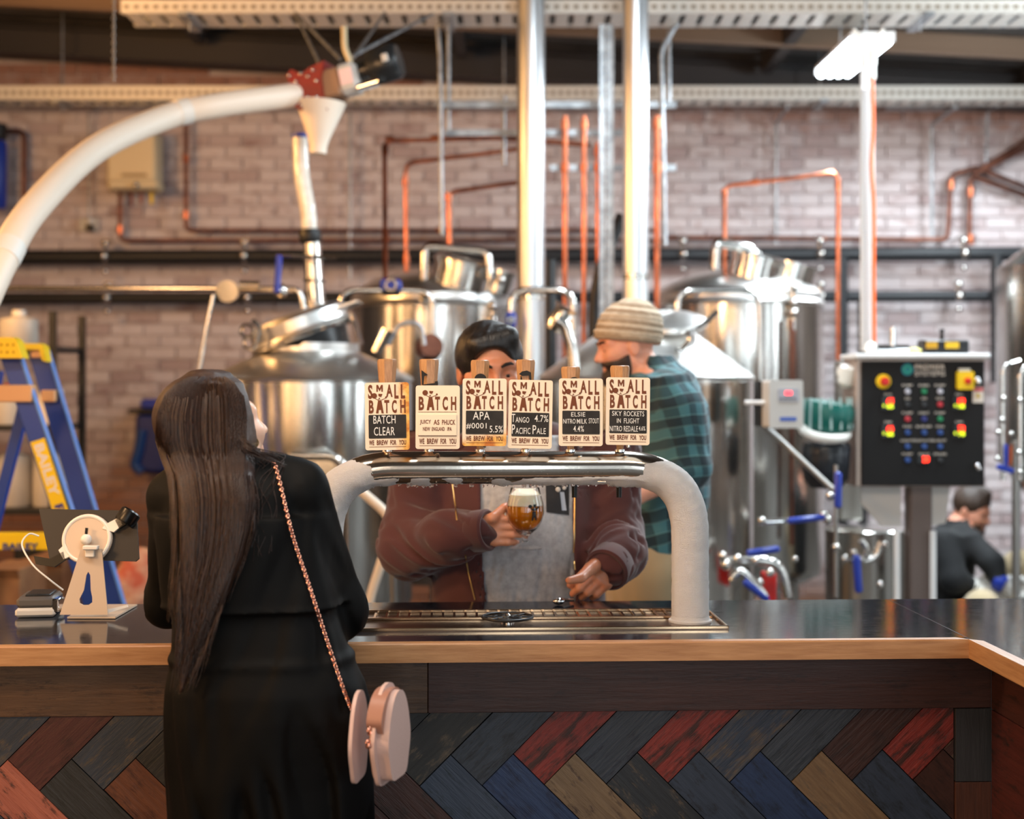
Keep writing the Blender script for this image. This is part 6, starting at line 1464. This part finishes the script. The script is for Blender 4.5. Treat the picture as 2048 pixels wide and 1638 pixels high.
def drape(tree, poly_px, name, m, par, lift=.003, th=.002, grid=9):
    """patch laid on a surface: a quad given by 4 pixel corners"""
    a, b, c, d = [Vector((*p, 0)) for p in poly_px]; vs = []; fs = []
    for i in range(grid + 1):
        for j in range(grid + 1):
            u_, v_ = i / grid, j / grid; q = a * (1 - u_) * (1 - v_) + b * u_ * (1 - v_) + c * u_ * v_ + d * (1 - u_) * v_
            h_ = hit(tree, q.x, q.y, lift); vs.append(h_ if h_ is not None else P(q.x, q.y, 3.85))
    for i in range(grid):
        for j in range(grid): k_ = i * (grid + 1) + j; fs.append((k_, k_ + 1, k_ + grid + 2, k_ + grid + 1))
    o = MB().add(vs, fs).build(name, m, par, 60); return o
shirt_o = bpy.data.objects['grey_shirt']
pk = drape(treeS, [(1091, 960), (1138, 960), (1138, 1030), (1093, 1024)], 'chest_pocket', cloth('black_cotton', (22, 22, 26), (30, 30, 34)), shirt_o, .004)
drape(treeS, [(1120, 984), (1128, 984), (1133, 1021), (1124, 1021)], 'pocket_print', mat('pale_grey_print', (186, 190, 200), .7), shirt_o, .006, grid=3)
for c_ in ((1116, 979), (1128, 975)):
    h_ = hit(treeS, *c_, .006)
    if h_: MB().ball(h_, .007, (1, .3, 1), 12, 8).build('pocket_print', 'grey_plastic', shirt_o)

# ---- glass of beer
dG = 3.715
g0 = P(1050, 1098, dG); gs = 1 / F * dG
t = thing('beer_glass', 'tulip glass of amber beer with a white head, held in the barman\'s hand', 'glass', g0)
zg = lambda py: (1098 - py) * gs
prof = [(34, 1098), (34, 1094.5), (21, 1091), (8, 1085), (5, 1080), (6, 1074), (14, 1066), (26, 1056), (35, 1042), (38.5, 1027), (37, 1008), (32, 990), (29, 977), (28.6, 975), (27.6, 977), (30.5, 990), (35.4, 1008), (37, 1027), (33.6, 1041), (25, 1054), (13, 1063), (0, 1067)]
k = N('clear_glass'); k.b.inputs['Base Color'].default_value = (1, 1, 1, 1); k.b.inputs['Roughness'].default_value = .0; k.b.inputs['Transmission Weight'].default_value = 1; k.b.inputs['IOR'].default_value = 1.45
MB().lathe([(r * gs, zg(y)) for r, y in prof], g0, n=64, caps=False).build('glass_bowl', k.m, t, 60)
MB().lathe([(0, zg(1064)), (12.6 * gs, zg(1061.5)), (24.4 * gs, zg(1053)), (33 * gs, zg(1040.5)), (36.4 * gs, zg(1027)), (35.2 * gs, zg(1011)), (0, zg(1011))], g0, n=48, caps=False).build('beer', mat('amber_beer', (236, 146, 24), .08, trans=.55, ior=1.34), t, 60, None, 'amber beer')
MB().lathe([(0, zg(1010.5)), (34.9 * gs, zg(1010)), (31.6 * gs, zg(995)), (30.4 * gs, zg(989)), (20 * gs, zg(986.5)), (0, zg(986))], g0, n=48, caps=False).build('foam_head', mat('beer_foam', (250, 240, 218), .7, sss=.3), t, 60, None, 'creamy white head')
mb = MB(); Tg = TX(g0.x, g0.y - 38.8 * gs, 0); X = lambda px: (px - 1050) * gs; Zp = lambda py: P(0, py, dG).z
def onbowl(px, py):
    r = np.interp(py, [1008, 1027, 1042], [37.2, 38.7, 35.2]) * gs + .0004; x = X(px); return Vector((g0.x + x, g0.y - math.sqrt(max(r * r - x * x, 0)), Zp(py)))
def decal(pts, name='strongman_print'):
    mb.add([onbowl(*p) for p in pts], [tuple(range(len(pts)))])
decal([(1064, 1020), (1071, 1020), (1072, 1028), (1073, 1038), (1070, 1038), (1069, 1032), (1067, 1032), (1066, 1038), (1063, 1038)])
decal([(1060 + 4 * cos(a), 1010 + 3.5 * sin(a)) for a in [2 * pi * i / 10 for i in range(10)]]); decal([(1066, 1006), (1072, 1006), (1071, 1012), (1067, 1013)]); decal([(1076 + 2.2 * cos(a), 1012 + 2.2 * sin(a)) for a in [2 * pi * i / 8 for i in range(8)]]); decal([(1060, 1014), (1078, 1013), (1072, 1019), (1065, 1019)])
mb.build('glass_emblem', 'black_print', t, 0)

# ---- man in beanie and plaid shirt
dM = 4.9; s9 = 1 / F * dM
X9 = lambda px: P(px, 0, dM).x; Z9 = lambda py: P(0, py, dM).z
t = thing('person', 'bearded man in an oatmeal beanie and teal plaid shirt, looking down in profile', 'person', (X9(1340), dM, 0))
TH = headT(P(1253, 694, dM), (-1, -.16, -.20))
tr9 = [(Z9(1200), X9(1300), dM, .135, .17), (Z9(1100), X9(1300), dM, .135, .17), (Z9(1000), X9(1338), dM, .12, .17), (Z9(900), X9(1345), dM, .115, .18), (Z9(810), X9(1338), dM, .11, .20), (Z9(765), X9(1320), dM, .09, .17), (Z9(735), X9(1300), dM, .06, .07)]
S9, E9, W9 = P(1362, 812, dM - .17), P(1382, 935, dM - .20), P(1272, 992, dM - .26)
S9b, E9b, W9b = P(1330, 812, dM + .17), P(1330, 950, dM + .2), P(1250, 985, dM + .1)
hn, _tp = hand_items(W9, (-1, .0, -.1), (0, -.1, 1), True, 1.0, curl=(25, 35, 20)); hn2, _ = hand_items(W9b, (-1, -.1, -.1), (0, .1, 1), False, 1.0, curl=(25, 35, 20))
legs9 = []
for m in (-1, 1): legs9 += [(rc((X9(1300), dM + m * .10, .95), (X9(1290), dM + m * .11, .50), .105, .07), .05), (rc((X9(1290), dM + m * .11, .50), (X9(1300), dM + m * .11, .09), .065, .045), .03)]
bf = U(*head_items(TH, 1.0), (rc(TH @ Vector((0, -.04, -.07)), P(1318, 765, dM), .058, .068), .03), (loft(tr9), .04), (rc(S9, E9, .05, .042), .03), (rc(E9, W9, .044, .03), .02), (rc(S9b, E9b, .05, .042), .03), (rc(E9b, W9b, .044, .03), .02), *legs9, *hn, *hn2)
M['skin_fair'] = skin('fair_skin', (222, 152, 124), (232, 168, 140))
netobj(bf, (X9(1170), dM - .42, .03), (X9(1440), dM + .36, 1.92), .006, 'body', 'skin_fair', t); eyes(TH, 1, t); brows(TH, 1, t)
def beardf(p, TH):
    hd_ = U(*head_items(TH, 1.0)[:8])(p); Ti = np.array(TH.inverted(), dtype=f4); q = p @ Ti[:3, :3].T + Ti[:3, 3]
    reg = np.maximum(q[:, 2] + .030 + .35 * (q[:, 1] - .06).clip(-1, 0) * -1 * -.9, -(q[:, 1] - .004) )
    lips = np.linalg.norm((q - np.array([0, .1, -.062], dtype=f4)) / np.array([.024, .03, .010], dtype=f4), axis=1) * .01 - .01
    return np.maximum(-smin(-(hd_ - .009 - .002 * wav(p, 120, 7)), -reg - .004, .022), -lips)
M['beard'] = hairmat('dark_beard', (38, 24, 18), (62, 42, 32), (60, 60, 60))
b0, b1 = TH.translation - Vector((.17, .13, .19)), TH.translation + Vector((.17, .13, .20))
netobj(lambda p: beardf(p, TH), b0, b1, .005, 'beard', 'beard', t)
hat = xf(U((el((0, -.018, .046), (.094, .114, .098)), 0), (el((0, -.03, .075), (.085, .105, .085)), .03)), TH)
def hatf(p):
    Ti = np.array(TH.inverted(), dtype=f4); q = p @ Ti[:3, :3].T + Ti[:3, 3]; a = q[:, 2] - .30 * q[:, 1]
    return np.maximum(hat(p) - .004 - .0045 * (a < .052) * 1.0 - .0022 * np.sin(a * 300), -(a - .018 + .0))
k = N('oatmeal_knit'); tc = k.n('ShaderNodeNewGeometry').outputs['Position']; sx = k.n('ShaderNodeSeparateXYZ'); k.l(tc, sx.inputs[0])
a_ = k.math('SINE', k.math('MULTIPLY', k.math('ADD', sx.outputs[2], k.math('MULTIPLY', sx.outputs[0], .12)), 210))
k.l(k.ramp(k.math('ADD', k.math('MULTIPLY', a_, .28), k.noise(k.co(), 30, 3)), [(.3, lin((166, 144, 120))), (.75, lin((210, 192, 168)))]), k.b.inputs['Base Color']); k.b.inputs['Roughness'].default_value = .95; k.bump(k.noise(k.co((1, 1, 3)), 120, 2), .7, .004); M['knit'] = k.m
netobj(hatf, b0, b1, .005, 'beanie', 'knit', t)
k = N('teal_plaid'); tc = k.n('ShaderNodeNewGeometry').outputs['Position']; nn_ = k.n('ShaderNodeTexNoise'); nn_.inputs['Scale'].default_value = 4; k.l(tc, nn_.inputs['Vector'])
sx = k.n('ShaderNodeSeparateXYZ'); k.l(tc, sx.inputs[0]); wob = k.math('MULTIPLY', k.math('SUBTRACT', nn_.outputs[0], .5), .06)
def stripe(v, per, duty):
    return k.math('LESS_THAN', k.math('FRACT', k.math('DIVIDE', k.math('ADD', v, 10.0), per)), duty)
hx_ = k.math('ADD', k.math('ADD', k.math('ADD', sx.outputs[0], k.math('MULTIPLY', sx.outputs[1], .7)), wob), k.math('MULTIPLY', sx.outputs[2], .12)); vz_ = k.math('ADD', k.math('ADD', sx.outputs[2], wob), k.math('MULTIPLY', sx.outputs[0], -.25))
sA, sB = stripe(hx_, .075, .5), stripe(vz_, .075, .5)
c1 = k.mix(k.math('MULTIPLY', sA, .62), lin((66, 116, 126)), lin((17, 26, 37))); c2 = k.mix(k.math('MULTIPLY', sB, .68), c1, lin((15, 21, 32))); th_ = stripe(vz_, .0375, .10); c3 = k.mix(k.math('MULTIPLY', th_, .3), c2, lin((130, 180, 180)))
k.l(c3, k.b.inputs['Base Color']); k.b.inputs['Roughness'].default_value = .9; k.b.inputs['Sheen Weight'].default_value = .2; M['plaid'] = k.m
shf = U((off(loft(tr9[1:-1]), .018), 0), (rc(P(1325, 790, dM), P(1312, 742, dM), .12, .078), .06), (rc(P(1345, 775, dM - .12), P(1345, 775, dM + .12), .062, .062), .05), (rc(S9, E9, .075, .066), .05), (rc(E9, P(1370, 948, dM - .215), .066, .062), .02), (rc(S9b, E9b, .072, .062), .05))
netobj(lambda p: shf(p) - .007 * wav(p, 15, 31) - fold(p, (.2, 0, 1), 16, 12, .004), (X9(1200), dM - .40, Z9(1112)), (X9(1450), dM + .36, Z9(716)), .008, 'plaid_shirt', 'plaid', t)
M['khaki'] = cloth('khaki_cotton', (170, 150, 116), (190, 170, 136), 300)
pf = off(U((loft([(.85, X9(1296), dM, .13, .165), (Z9(1088), X9(1298), dM, .14, .165)]), 0), *legs9), .016)
netobj(lambda p: pf(p) - .006 * wav(p, 18, 14) - fold(p, (0, 0, 1), 18, 3, .004), (X9(1180), dM - .34, .07), (X9(1420), dM + .34, Z9(1092)), .011, 'khaki_trousers', 'khaki', t)
for m in (-1, 1): MB().ball((X9(1300) - .05, dM + m * .11, .045), .05, (2.6, 1, .9), 16, 10).build('shoe', 'black_plastic', t)
MB().torus(P(1262, 990, dM - .26), .036, .010, (-1, 0, -.05)).build('wrist_watch', 'chrome', t)

# ---- crouching man by the control panel
dC_ = 7.7; X8 = lambda px, d=dC_: P(px, 0, d).x; Z8 = lambda py, d=dC_: P(0, py, d).z
t = thing('person', 'bearded man in a black jacket crouching behind the control panel stand, wearing work gloves', 'person', (X8(1905), dC_, 0))
TH = headT(P(1943, 1022, dC_), (.72, -.62, -.34))
g1, g2 = P(1945, 1172, 7.45), P(2000, 1165, 7.35)
hn, _ = hand_items(g1, (.7, -.5, -.3), (0, .3, 1), False, 1.1, curl=(30, 40, 30)); hn2, _ = hand_items(g2, (.7, -.4, -.4), (0, .3, 1), True, 1.1, curl=(30, 40, 30))
trc = [(Z8(1290), X8(1880), dC_ + .02, .15, .19), (Z8(1200), X8(1885), dC_ + .02, .145, .18), (Z8(1120), X8(1893), dC_, .13, .19), (Z8(1070), X8(1902), dC_, .11, .20), (Z8(1048), X8(1912), dC_, .07, .10)]
SA, EA = P(1885, 1085, dC_ - .18), P(1908, 1160, 7.42); SB, EB = P(1925, 1075, dC_ - .12), P(1985, 1125, 7.4)
lg = [(rc(P(1890, 1280, 7.75), P(2040, 1138, 7.5), .10, .09), .05), (rc(P(2040, 1138, 7.5), (P(2032, 0, 7.6).x, 7.6, .09), .07, .045), .03), (rc(P(1880, 1290, 7.65), P(1965, 1215, 7.30), .10, .075), .05), (rc(P(1965, 1215, 7.3), (P(1930, 0, 7.5).x, 7.55, .09), .07, .045), .03)]
bf = U(*head_items(TH, 1.0), (rc(TH @ Vector((0, -.04, -.07)), P(1915, 1058, dC_), .056, .066), .03), (loft(trc), .04), (rc(SA, EA, .05, .04), .03), (rc(EA, g1, .042, .03), .02), (rc(SB, EB, .05, .04), .03), (rc(EB, g2, .042, .03), .02), *lg, *hn, *hn2)
netobj(bf, (X8(1830), 7.05, .03), (X8(2090), 8.0, 1.12), .010, 'body', 'skin_fair', t); eyes(TH, 1, t)
b0, b1 = TH.translation - Vector((.17, .17, .19)), TH.translation + Vector((.17, .17, .20))
TB = TH
netobj(lambda p: beardf(p, TB), b0, b1, .007, 'beard', hairmat('brown_beard', (66, 42, 30), (92, 62, 46), (60, 60, 60)), t)
hf8 = xf(U((el((0, -.016, .044), (.083, .104, .094)), 0), (rc((0, .055, .12), (0, -.02, .13), .022, .03), .03)), TH); cf8 = xf(U((el((0, .115, .0), (.09, .085, .072)), 0), (rc((0, .12, -.10), (0, -.02, -.10), .11, .075), .02)), TH)
netobj(lambda p: np.maximum(hf8(p) - .002 - .003 * wav(p, 90, 2), -cf8(p)), b0, b1, .007, 'hair', hairmat('short_brown_hair', (48, 36, 28), (76, 58, 46), (60, 60, 60)), t)
jf = U((off(loft(trc[:-1]), .02), 0), (rc(P(1900, 1085, dC_), P(1914, 1050, dC_), .12, .082), .05), (rc(SA, EA, .078, .068), .04), (rc(EA, g1 + (EA - g1) * .18, .066, .048), .03), (rc(SB, EB, .075, .064), .04), (rc(EB, g2 + (EB - g2) * .15, .062, .046), .03))
netobj(lambda p: jf(p) - .008 * wav(p, 16, 15), (X8(1820), 7.1, Z8(1280)), (X8(2080), 8.0, Z8(1036)), .012, 'black_jacket', cloth('black_jacket', (10, 11, 13), (15, 16, 19), sheen=.05), t)
lgf = off(U(*lg), .018)
netobj(lambda p: lgf(p) - .006 * wav(p, 18, 5), (X8(1800), 7.05, .08), (X8(2100), 8.0, Z8(1110)), .014, 'khaki_trousers', 'khaki', t)
for g_, u_, m_ in ((g1, (.7, -.5, -.3), 'white_plastic'), (g2, (.7, -.4, -.4), 'grey_plastic')):
    hi_, _ = hand_items(g_, u_, (0, .3, 1), g_ is g2, 1.15, curl=(30, 40, 30)); gf = off(U(*hi_), .006)
    netobj(gf, g_ - Vector((.12, .22, .16)), g_ + Vector((.20, .12, .14)), .008, 'work_glove', m_, t)
    MB().lathe([(.046, -.03), (.052, 0), (.048, .03)], g_, Vector(u_), n=24, caps=False).build('glove_cuff', 'blue' if g_ is g2 else 'white_plastic', t)
for x_, y_ in ((P(2045, 0, 7.6).x, 7.55), (P(1945, 0, 7.5).x, 7.48)): MB().ball((x_, y_, .045), .05, (1.8, 2.0, .9), 16, 10).build('shoe', 'black_plastic', t)

# ---- customer with long hair
dW = 2.80; k5 = 1 / F * dW; XW = lambda px, d=dW: P(px, 0, d).x; ZW = lambda py, d=dW: P(0, py, d).z
t = thing('person', 'woman with very long brown hair in a black coat, seen from behind at the bar', 'person', (XW(500), dW, 0))
TH = headT(P(430, 862, 2.84), (.74, .64, .22), -4)
wl = [(1638, 540, 196, .14), (1500, 535, 200, .145), (1420, 535, 200, .15), (1370, 530, 192, .15), (1310, 520, 172, .135), (1240, 505, 158, .12), (1150, 487, 150, .115), (1050, 473, 146, .11), (985, 468, 140, .10), (950, 466, 118, .085), (925, 462, 78, .065), (905, 456, 50, .05)]
cw = 2.82
trw = [(.12, XW(540), cw, .19, .135)] + [(ZW(y), XW(x), cw, w_ * k5, dd) for y, x, w_, dd in wl]
inn = [(a, b, c, d * .82, e * .82) for a, b, c, d, e in trw[:-1]] + [(ZW(905), XW(456), cw, .045, .045)]
SRw, ERw, WRw = P(602, 985, 2.82), P(674, 1218, 2.93), P(610, 1240, 3.34)
SLw, ELw, WLw = P(345, 1010, 2.82), P(338, 1205, 2.93), P(420, 1240, 3.34)
WRw.z = CT + .035; WLw.z = CT + .035
hR, _ = hand_items(WRw, (-.8, .5, -.05), (.3, .6, .0), False, .9, curl=(12, 18, 12)); hL, _ = hand_items(WLw, (.8, .5, -.05), (-.3, .6, .0), True, .9, curl=(12, 18, 12))
lgw = []
for m in (-1, 1): lgw.append((rc((XW(540) + m * .08, cw, .75), (XW(540) + m * .09, cw, .10), .075, .04), .03))
bf = U(*head_items(TH, .96), (rc(TH @ Vector((0, -.03, -.07)), P(455, 935, cw), .047, .052), .03), (loft([x for x in inn if x[0] > .7]), .03), (rc(SRw, ERw, .042, .036), .03), (rc(ERw, WRw, .036, .024), .02), (rc(SLw, ELw, .042, .036), .03), (rc(ELw, WLw, .036, .024), .02), *lgw, *hR, *hL)
M['skin_pale'] = skin('pale_skin', (232, 182, 154), (240, 194, 168))
netobj(bf, (XW(270), 2.62, .05), (XW(780), 3.48, 1.68), .006, 'body', 'skin_pale', t); eyes(TH, .96, t)
# coat
cf_ = loft(trw, 2.3)
slr = [(rc(SRw, ERw, .050, .054), .05), (rc(ERw, WRw, .054, .040), .04)]; sll = [(rc(SLw, ELw, .046, .046), .05), (rc(ELw, WLw, .046, .038), .04)]
k2_ = [(rc(P(560, 935, cw), P(610, 962, cw), .030, .040), .04), (rc(P(380, 945, cw), P(340, 985, cw), .035, .040), .04)]
def coat(p):
    d = cf_(p); z = p[:, 2]
    below = np.clip((ZW(1305) - z) / .25, 0, 1)
    d = d - below * (fold(p, (0, 0, 1), 16, 41, .010)) - .006 * wav(p, 14, 17) - (1 - below) * fold(p, (.5, 0, 1), 12, 42, .005)
    d = d - .006 * np.exp(-((z - ZW(1312)) / .010) ** 2) - .004 * np.exp(-((z - ZW(1212)) / .008) ** 2) * (z > 0)
    d = np.where((z > ZW(1215)) & (z < ZW(1211)), d, d) - .010 * ((z > ZW(1213)) & (z < ZW(1030))).astype(f4)
    d = smin(d, U(*k2_)(p), .04)
    a = U(*slr)(p) - fold(p, (.35, .3, -1), 22, 43, .0065) - .003 * wav(p, 30, 5); b = U(*sll)(p) - .004 * wav(p, 26, 6)
    return smin(smin(d, a, .03), b, .025)
M['coat'] = cloth('black_coat', (5, 5, 5), (8, 8, 8), 900, .62, .0)
M['coat'].node_tree.nodes['Principled BSDF'].inputs['Specular IOR Level'].default_value = .15
ct = netobj(coat, (XW(260), 2.58, .12), (XW(780), 3.38, ZW(898)), .006, 'black_coat', 'coat', t)
for m in (-1, 1): MB().ball((XW(540) + m * .09, cw + .03, .045), .045, (1, 2.4, 1), 14, 8).build('shoe', 'black_gloss', t)
MB().torus(P(508, 884, 2.80), .010, .0016, (.5, -.5, .3), 16, 6).build('earring', 'brass', t)
# hair: a solid under layer and loose strands over it
lv = [(752, 418, 34, 0), (765, 416, 62, 0), (790, 414, 84, 0), (830, 412, 97, 0), (880, 413, 99, 0), (915, 418, 92, 0), (950, 424, 84, 0), (1000, 430, 84, 0), (1060, 428, 80, 0), (1120, 420, 70, 0), (1180, 406, 60, 0), (1240, 394, 50, 0), (1300, 382, 38, 0), (1345, 372, 26, 0), (1385, 362, 12, 0)]
ya = np.array([l[0] for l in lv]); xa_ = np.array([l[1] for l in lv]); wa = np.array([l[2] for l in lv])
yc_ = np.interp(ya, [752, 830, 915, 960, 1060, 1200, 1385], [2.83, 2.835, 2.80, 2.72, 2.69, 2.675, 2.665]); dep = np.interp(ya, [752, 765, 800, 850, 915, 960, 1060, 1385], [.03, .07, .10, .112, .085, .055, .035, .015])
hl_ = [(CZ - (y - HY) / F * (yc - dp * .6), (x - CX) / F * (yc - dp * .5), yc, w_ / F * yc * (.93 if y < 1150 else .93 - .6 * (y - 1150) / 235), dp) for y, x, yc, w_, dp in zip(ya, xa_, yc_, wa, dep)]
hf = loft(hl_); facecut = xf(U((el((0.0, .120, -.02), (.085, .078, .098)), 0), (rc((.055, .10, .04), (.04, .09, -.10), .05, .06), .03)), TH)
HM = hairmat('long_brown_hair', (24, 14, 9), (74, 45, 29), (120, 120, 2.5))
hcap = xf(U((el((0, -.018, .036), (.077, .100, .086)), 0)), TH)
netobj(lambda p: -smin(-(smin(hf(p), hcap(p) - .004, .03) - .003 * wav(p * np.array([1, 1, .08], dtype=f4), 120, 4)), facecut(p) + .004, .02), (XW(290), 2.60, ZW(1400)), (XW(560), 3.0, ZW(725)), .005, 'hair', HM, t)
htree = bvh(bpy.data.objects['hair.002'] if 'hair.002' in KEEP else bpy.data.objects[sorted(k_ for k_ in KEEP if k_.startswith('hair'))[-1]])
mb = MB(); nr = random.Random(3)
for i in range(1500):
    s0 = nr.uniform(-1, 1); s0 = math.copysign(abs(s0) ** .85, s0); y0_ = nr.uniform(753, 800) if nr.random() < .75 else nr.uniform(800, 980); y1_ = min(1390, nr.triangular(1020, 1395, 1290))
    if abs(s0) > .8: y1_ = nr.uniform(1000, 1250)
    ph, am, fq = nr.uniform(0, 6.28), nr.uniform(.5, 4.5), nr.uniform(.010, .022); pts = []; rs_ = []; r_ = nr.uniform(.0007, .0015); nseg = 26; lift = nr.uniform(-.004, .004)
    for j in range(nseg + 1):
        u_ = j / nseg; y = y0_ + (y1_ - y0_) * u_; cx_ = np.interp(y, ya, xa_); w_ = np.interp(y, ya, wa); yc = np.interp(y, ya, yc_); dp = np.interp(y, ya, dep)
        s_ = s0 * (1 - .12 * u_ * (1 if abs(s0) < .9 else -.5)); px = cx_ + s_ * w_ + am * sin(y * fq + ph) * (u_ + .1) * (1 + max(0, y - 1100) * .012)
        yy = yc - math.sqrt(max(0, 1 - min(1, s_ * s_))) * dp - .002 + lift
        q = hit(htree, px, y, .0015 + max(0, lift) * .8)
        if q is None: q = P(px, y, yy)
        pts.append(q); rs_.append(r_ * (1 - .75 * u_ ** 3))
    # keep the cheek free
    pts2 = [(q, r) for q, r in zip(pts, rs_) if not (q.x > XW(500) and ZW(915) < q.z < ZW(795))]
    if len(pts2) > 6: mb.tube([a for a, b in pts2], [b for a, b in pts2], 3, False) if len(pts2) == len(pts) else None
# side sweep over the shoulder and wisps
tree = bvh(ct)
for i in range(90):
    a0 = nr.uniform(0, 1); st = P(470 + 25 * a0, 840 + 60 * a0, 2.76); e_ = (nr.uniform(500, 575), nr.uniform(905, 935)); h_ = hit(tree, *e_, .006) or P(*e_, 2.76)
    mid = P(495 + nr.uniform(-10, 10), 895 + nr.uniform(-8, 8), 2.745); pts = spline([P(465, 800, 2.76), st, mid, h_], 6)
    if nr.random() < .25:
        dn = [hit(tree, e_[0] - 12 - nr.uniform(0, 50), e_[1] + d_, .006) for d_ in (50, 110, nr.uniform(140, 200))]
        pts = spline([P(465, 800, 2.76), st, mid, h_] + [q for q in dn if q], 6)
    mb.tube(pts, [.0009 * (1 - .6 * j / len(pts)) for j in range(len(pts))], 3, False)
hs_ = mb.build('loose_hair', HM, t, 80, 'stuff')

# ---- handbag on a chain
dB = 2.66; t = thing('handbag', 'small pale pink handbag on a rose gold chain hanging at the customer\'s hip', 'handbag', P(745, 1562, dB)); kb_ = 1 / F * dB
M['pink'] = mat('pale_pink_leather', (212, 180, 170), .42, bump=.08, bs=200); M['pink_edge'] = mat('tan_pink_edge', (168, 122, 104), .4); M['rose'] = mat('rose_gold', (226, 158, 132), .22, 1)
def panel_path(c_px, rot):
    T = TX(*P(*c_px, dB), rz=R(rot)); return T
pl = [(0, .100), (.024, .094), (.048, .07), (.066, .03), (.074, -.01), (.062, -.05), (.044, -.084), (0, -.088), (-.044, -.084), (-.062, -.05), (-.074, -.01), (-.066, .03), (-.048, .07), (-.024, .094)]
def smooth_poly(pl, n=4):
    q = spline([(x, 0, z) for x, z in pl + [pl[0]]], n); return [(v.x, v.z) for v in q[:-1]]
T1 = panel_path((770, 1470), 74); T2b = panel_path((714, 1475), 82)
MB().prism(smooth_poly(pl), T1, .007).build('side_panel', 'pink', t); MB().prism(smooth_poly([(x * .9, z * .9) for x, z in pl]), T2b, .007).build('side_panel', 'pink', t)
ga, gb = P(720, 1470, dB), P(762, 1470, dB); w5 = (gb - ga).length
mb = MB(); mid = (ga + gb) / 2; mb.prism(smooth_poly([(x * .80, z * .88) for x, z in pl]), TX(*gb, rz=R(74)) , w5 * .95); mb.build('gusset', 'pink', t)
fl = MB(); fl.prism(smooth_poly([(x * .86, z * .5 + .042) for x, z in pl]), TX(*(gb + Vector((-.004, -.002, 0))), rz=R(74)), w5 * .75); fl.build('flap', 'pink_edge', t, 40, None, 'tan pink flap')
for (x, y) in ((739, 1462), (736, 1486)): MB().torus(P(x, y, dB - .085), .006, .002, (1, -.4, 0)).build('gold_ring', 'rose', t)
MB().ball(P(737, 1492, dB - .085), .006).build('gold_stud', 'rose', t)
mb = MB(); tree = bvh(ct); cp = [(549, 925), (560, 965), (585, 1070), (618, 1170), (652, 1275), (682, 1365), (705, 1425)]
cpp = spline([(a, b, 0) for a, b in cp], 16); q = []
for v in cpp:
    h_ = hit(tree, v.x, v.y, .009); q.append(h_ if h_ is not None else P(v.x, v.y, 2.68))
for _ in range(3): q = [q[0]] + [(q[i - 1] + q[i] * 2 + q[i + 1]) / 4 for i in range(1, len(q) - 1)] + [q[-1]]
L_ = sum((b - a).length for a, b in zip(q, q[1:])); nl = int(L_ / .0068); acc = 0; ii = 0; pos = []
st = L_ / nl; d_ = 0; tgt = 0
for a, b in zip(q, q[1:]):
    l = (b - a).length
    while tgt <= d_ + l and len(pos) < nl: pos.append((a + (b - a) * ((tgt - d_) / l), (b - a).normalized())); tgt += st
    d_ += l
for i, (c, dr) in enumerate(pos):
    s_ = dr.cross(Vector((0, -1, 0))).normalized(); ax = (Vector((0, -1, 0)) + s_ * (.75 if i % 2 else -.75)).normalized(); mb.torus(c, .0040, .00115, ax, 10, 5, sc=(1.25, .8), xdir=dr)
mb.build('chain_strap', 'rose', t, kind='stuff', label='rose gold chain strap')
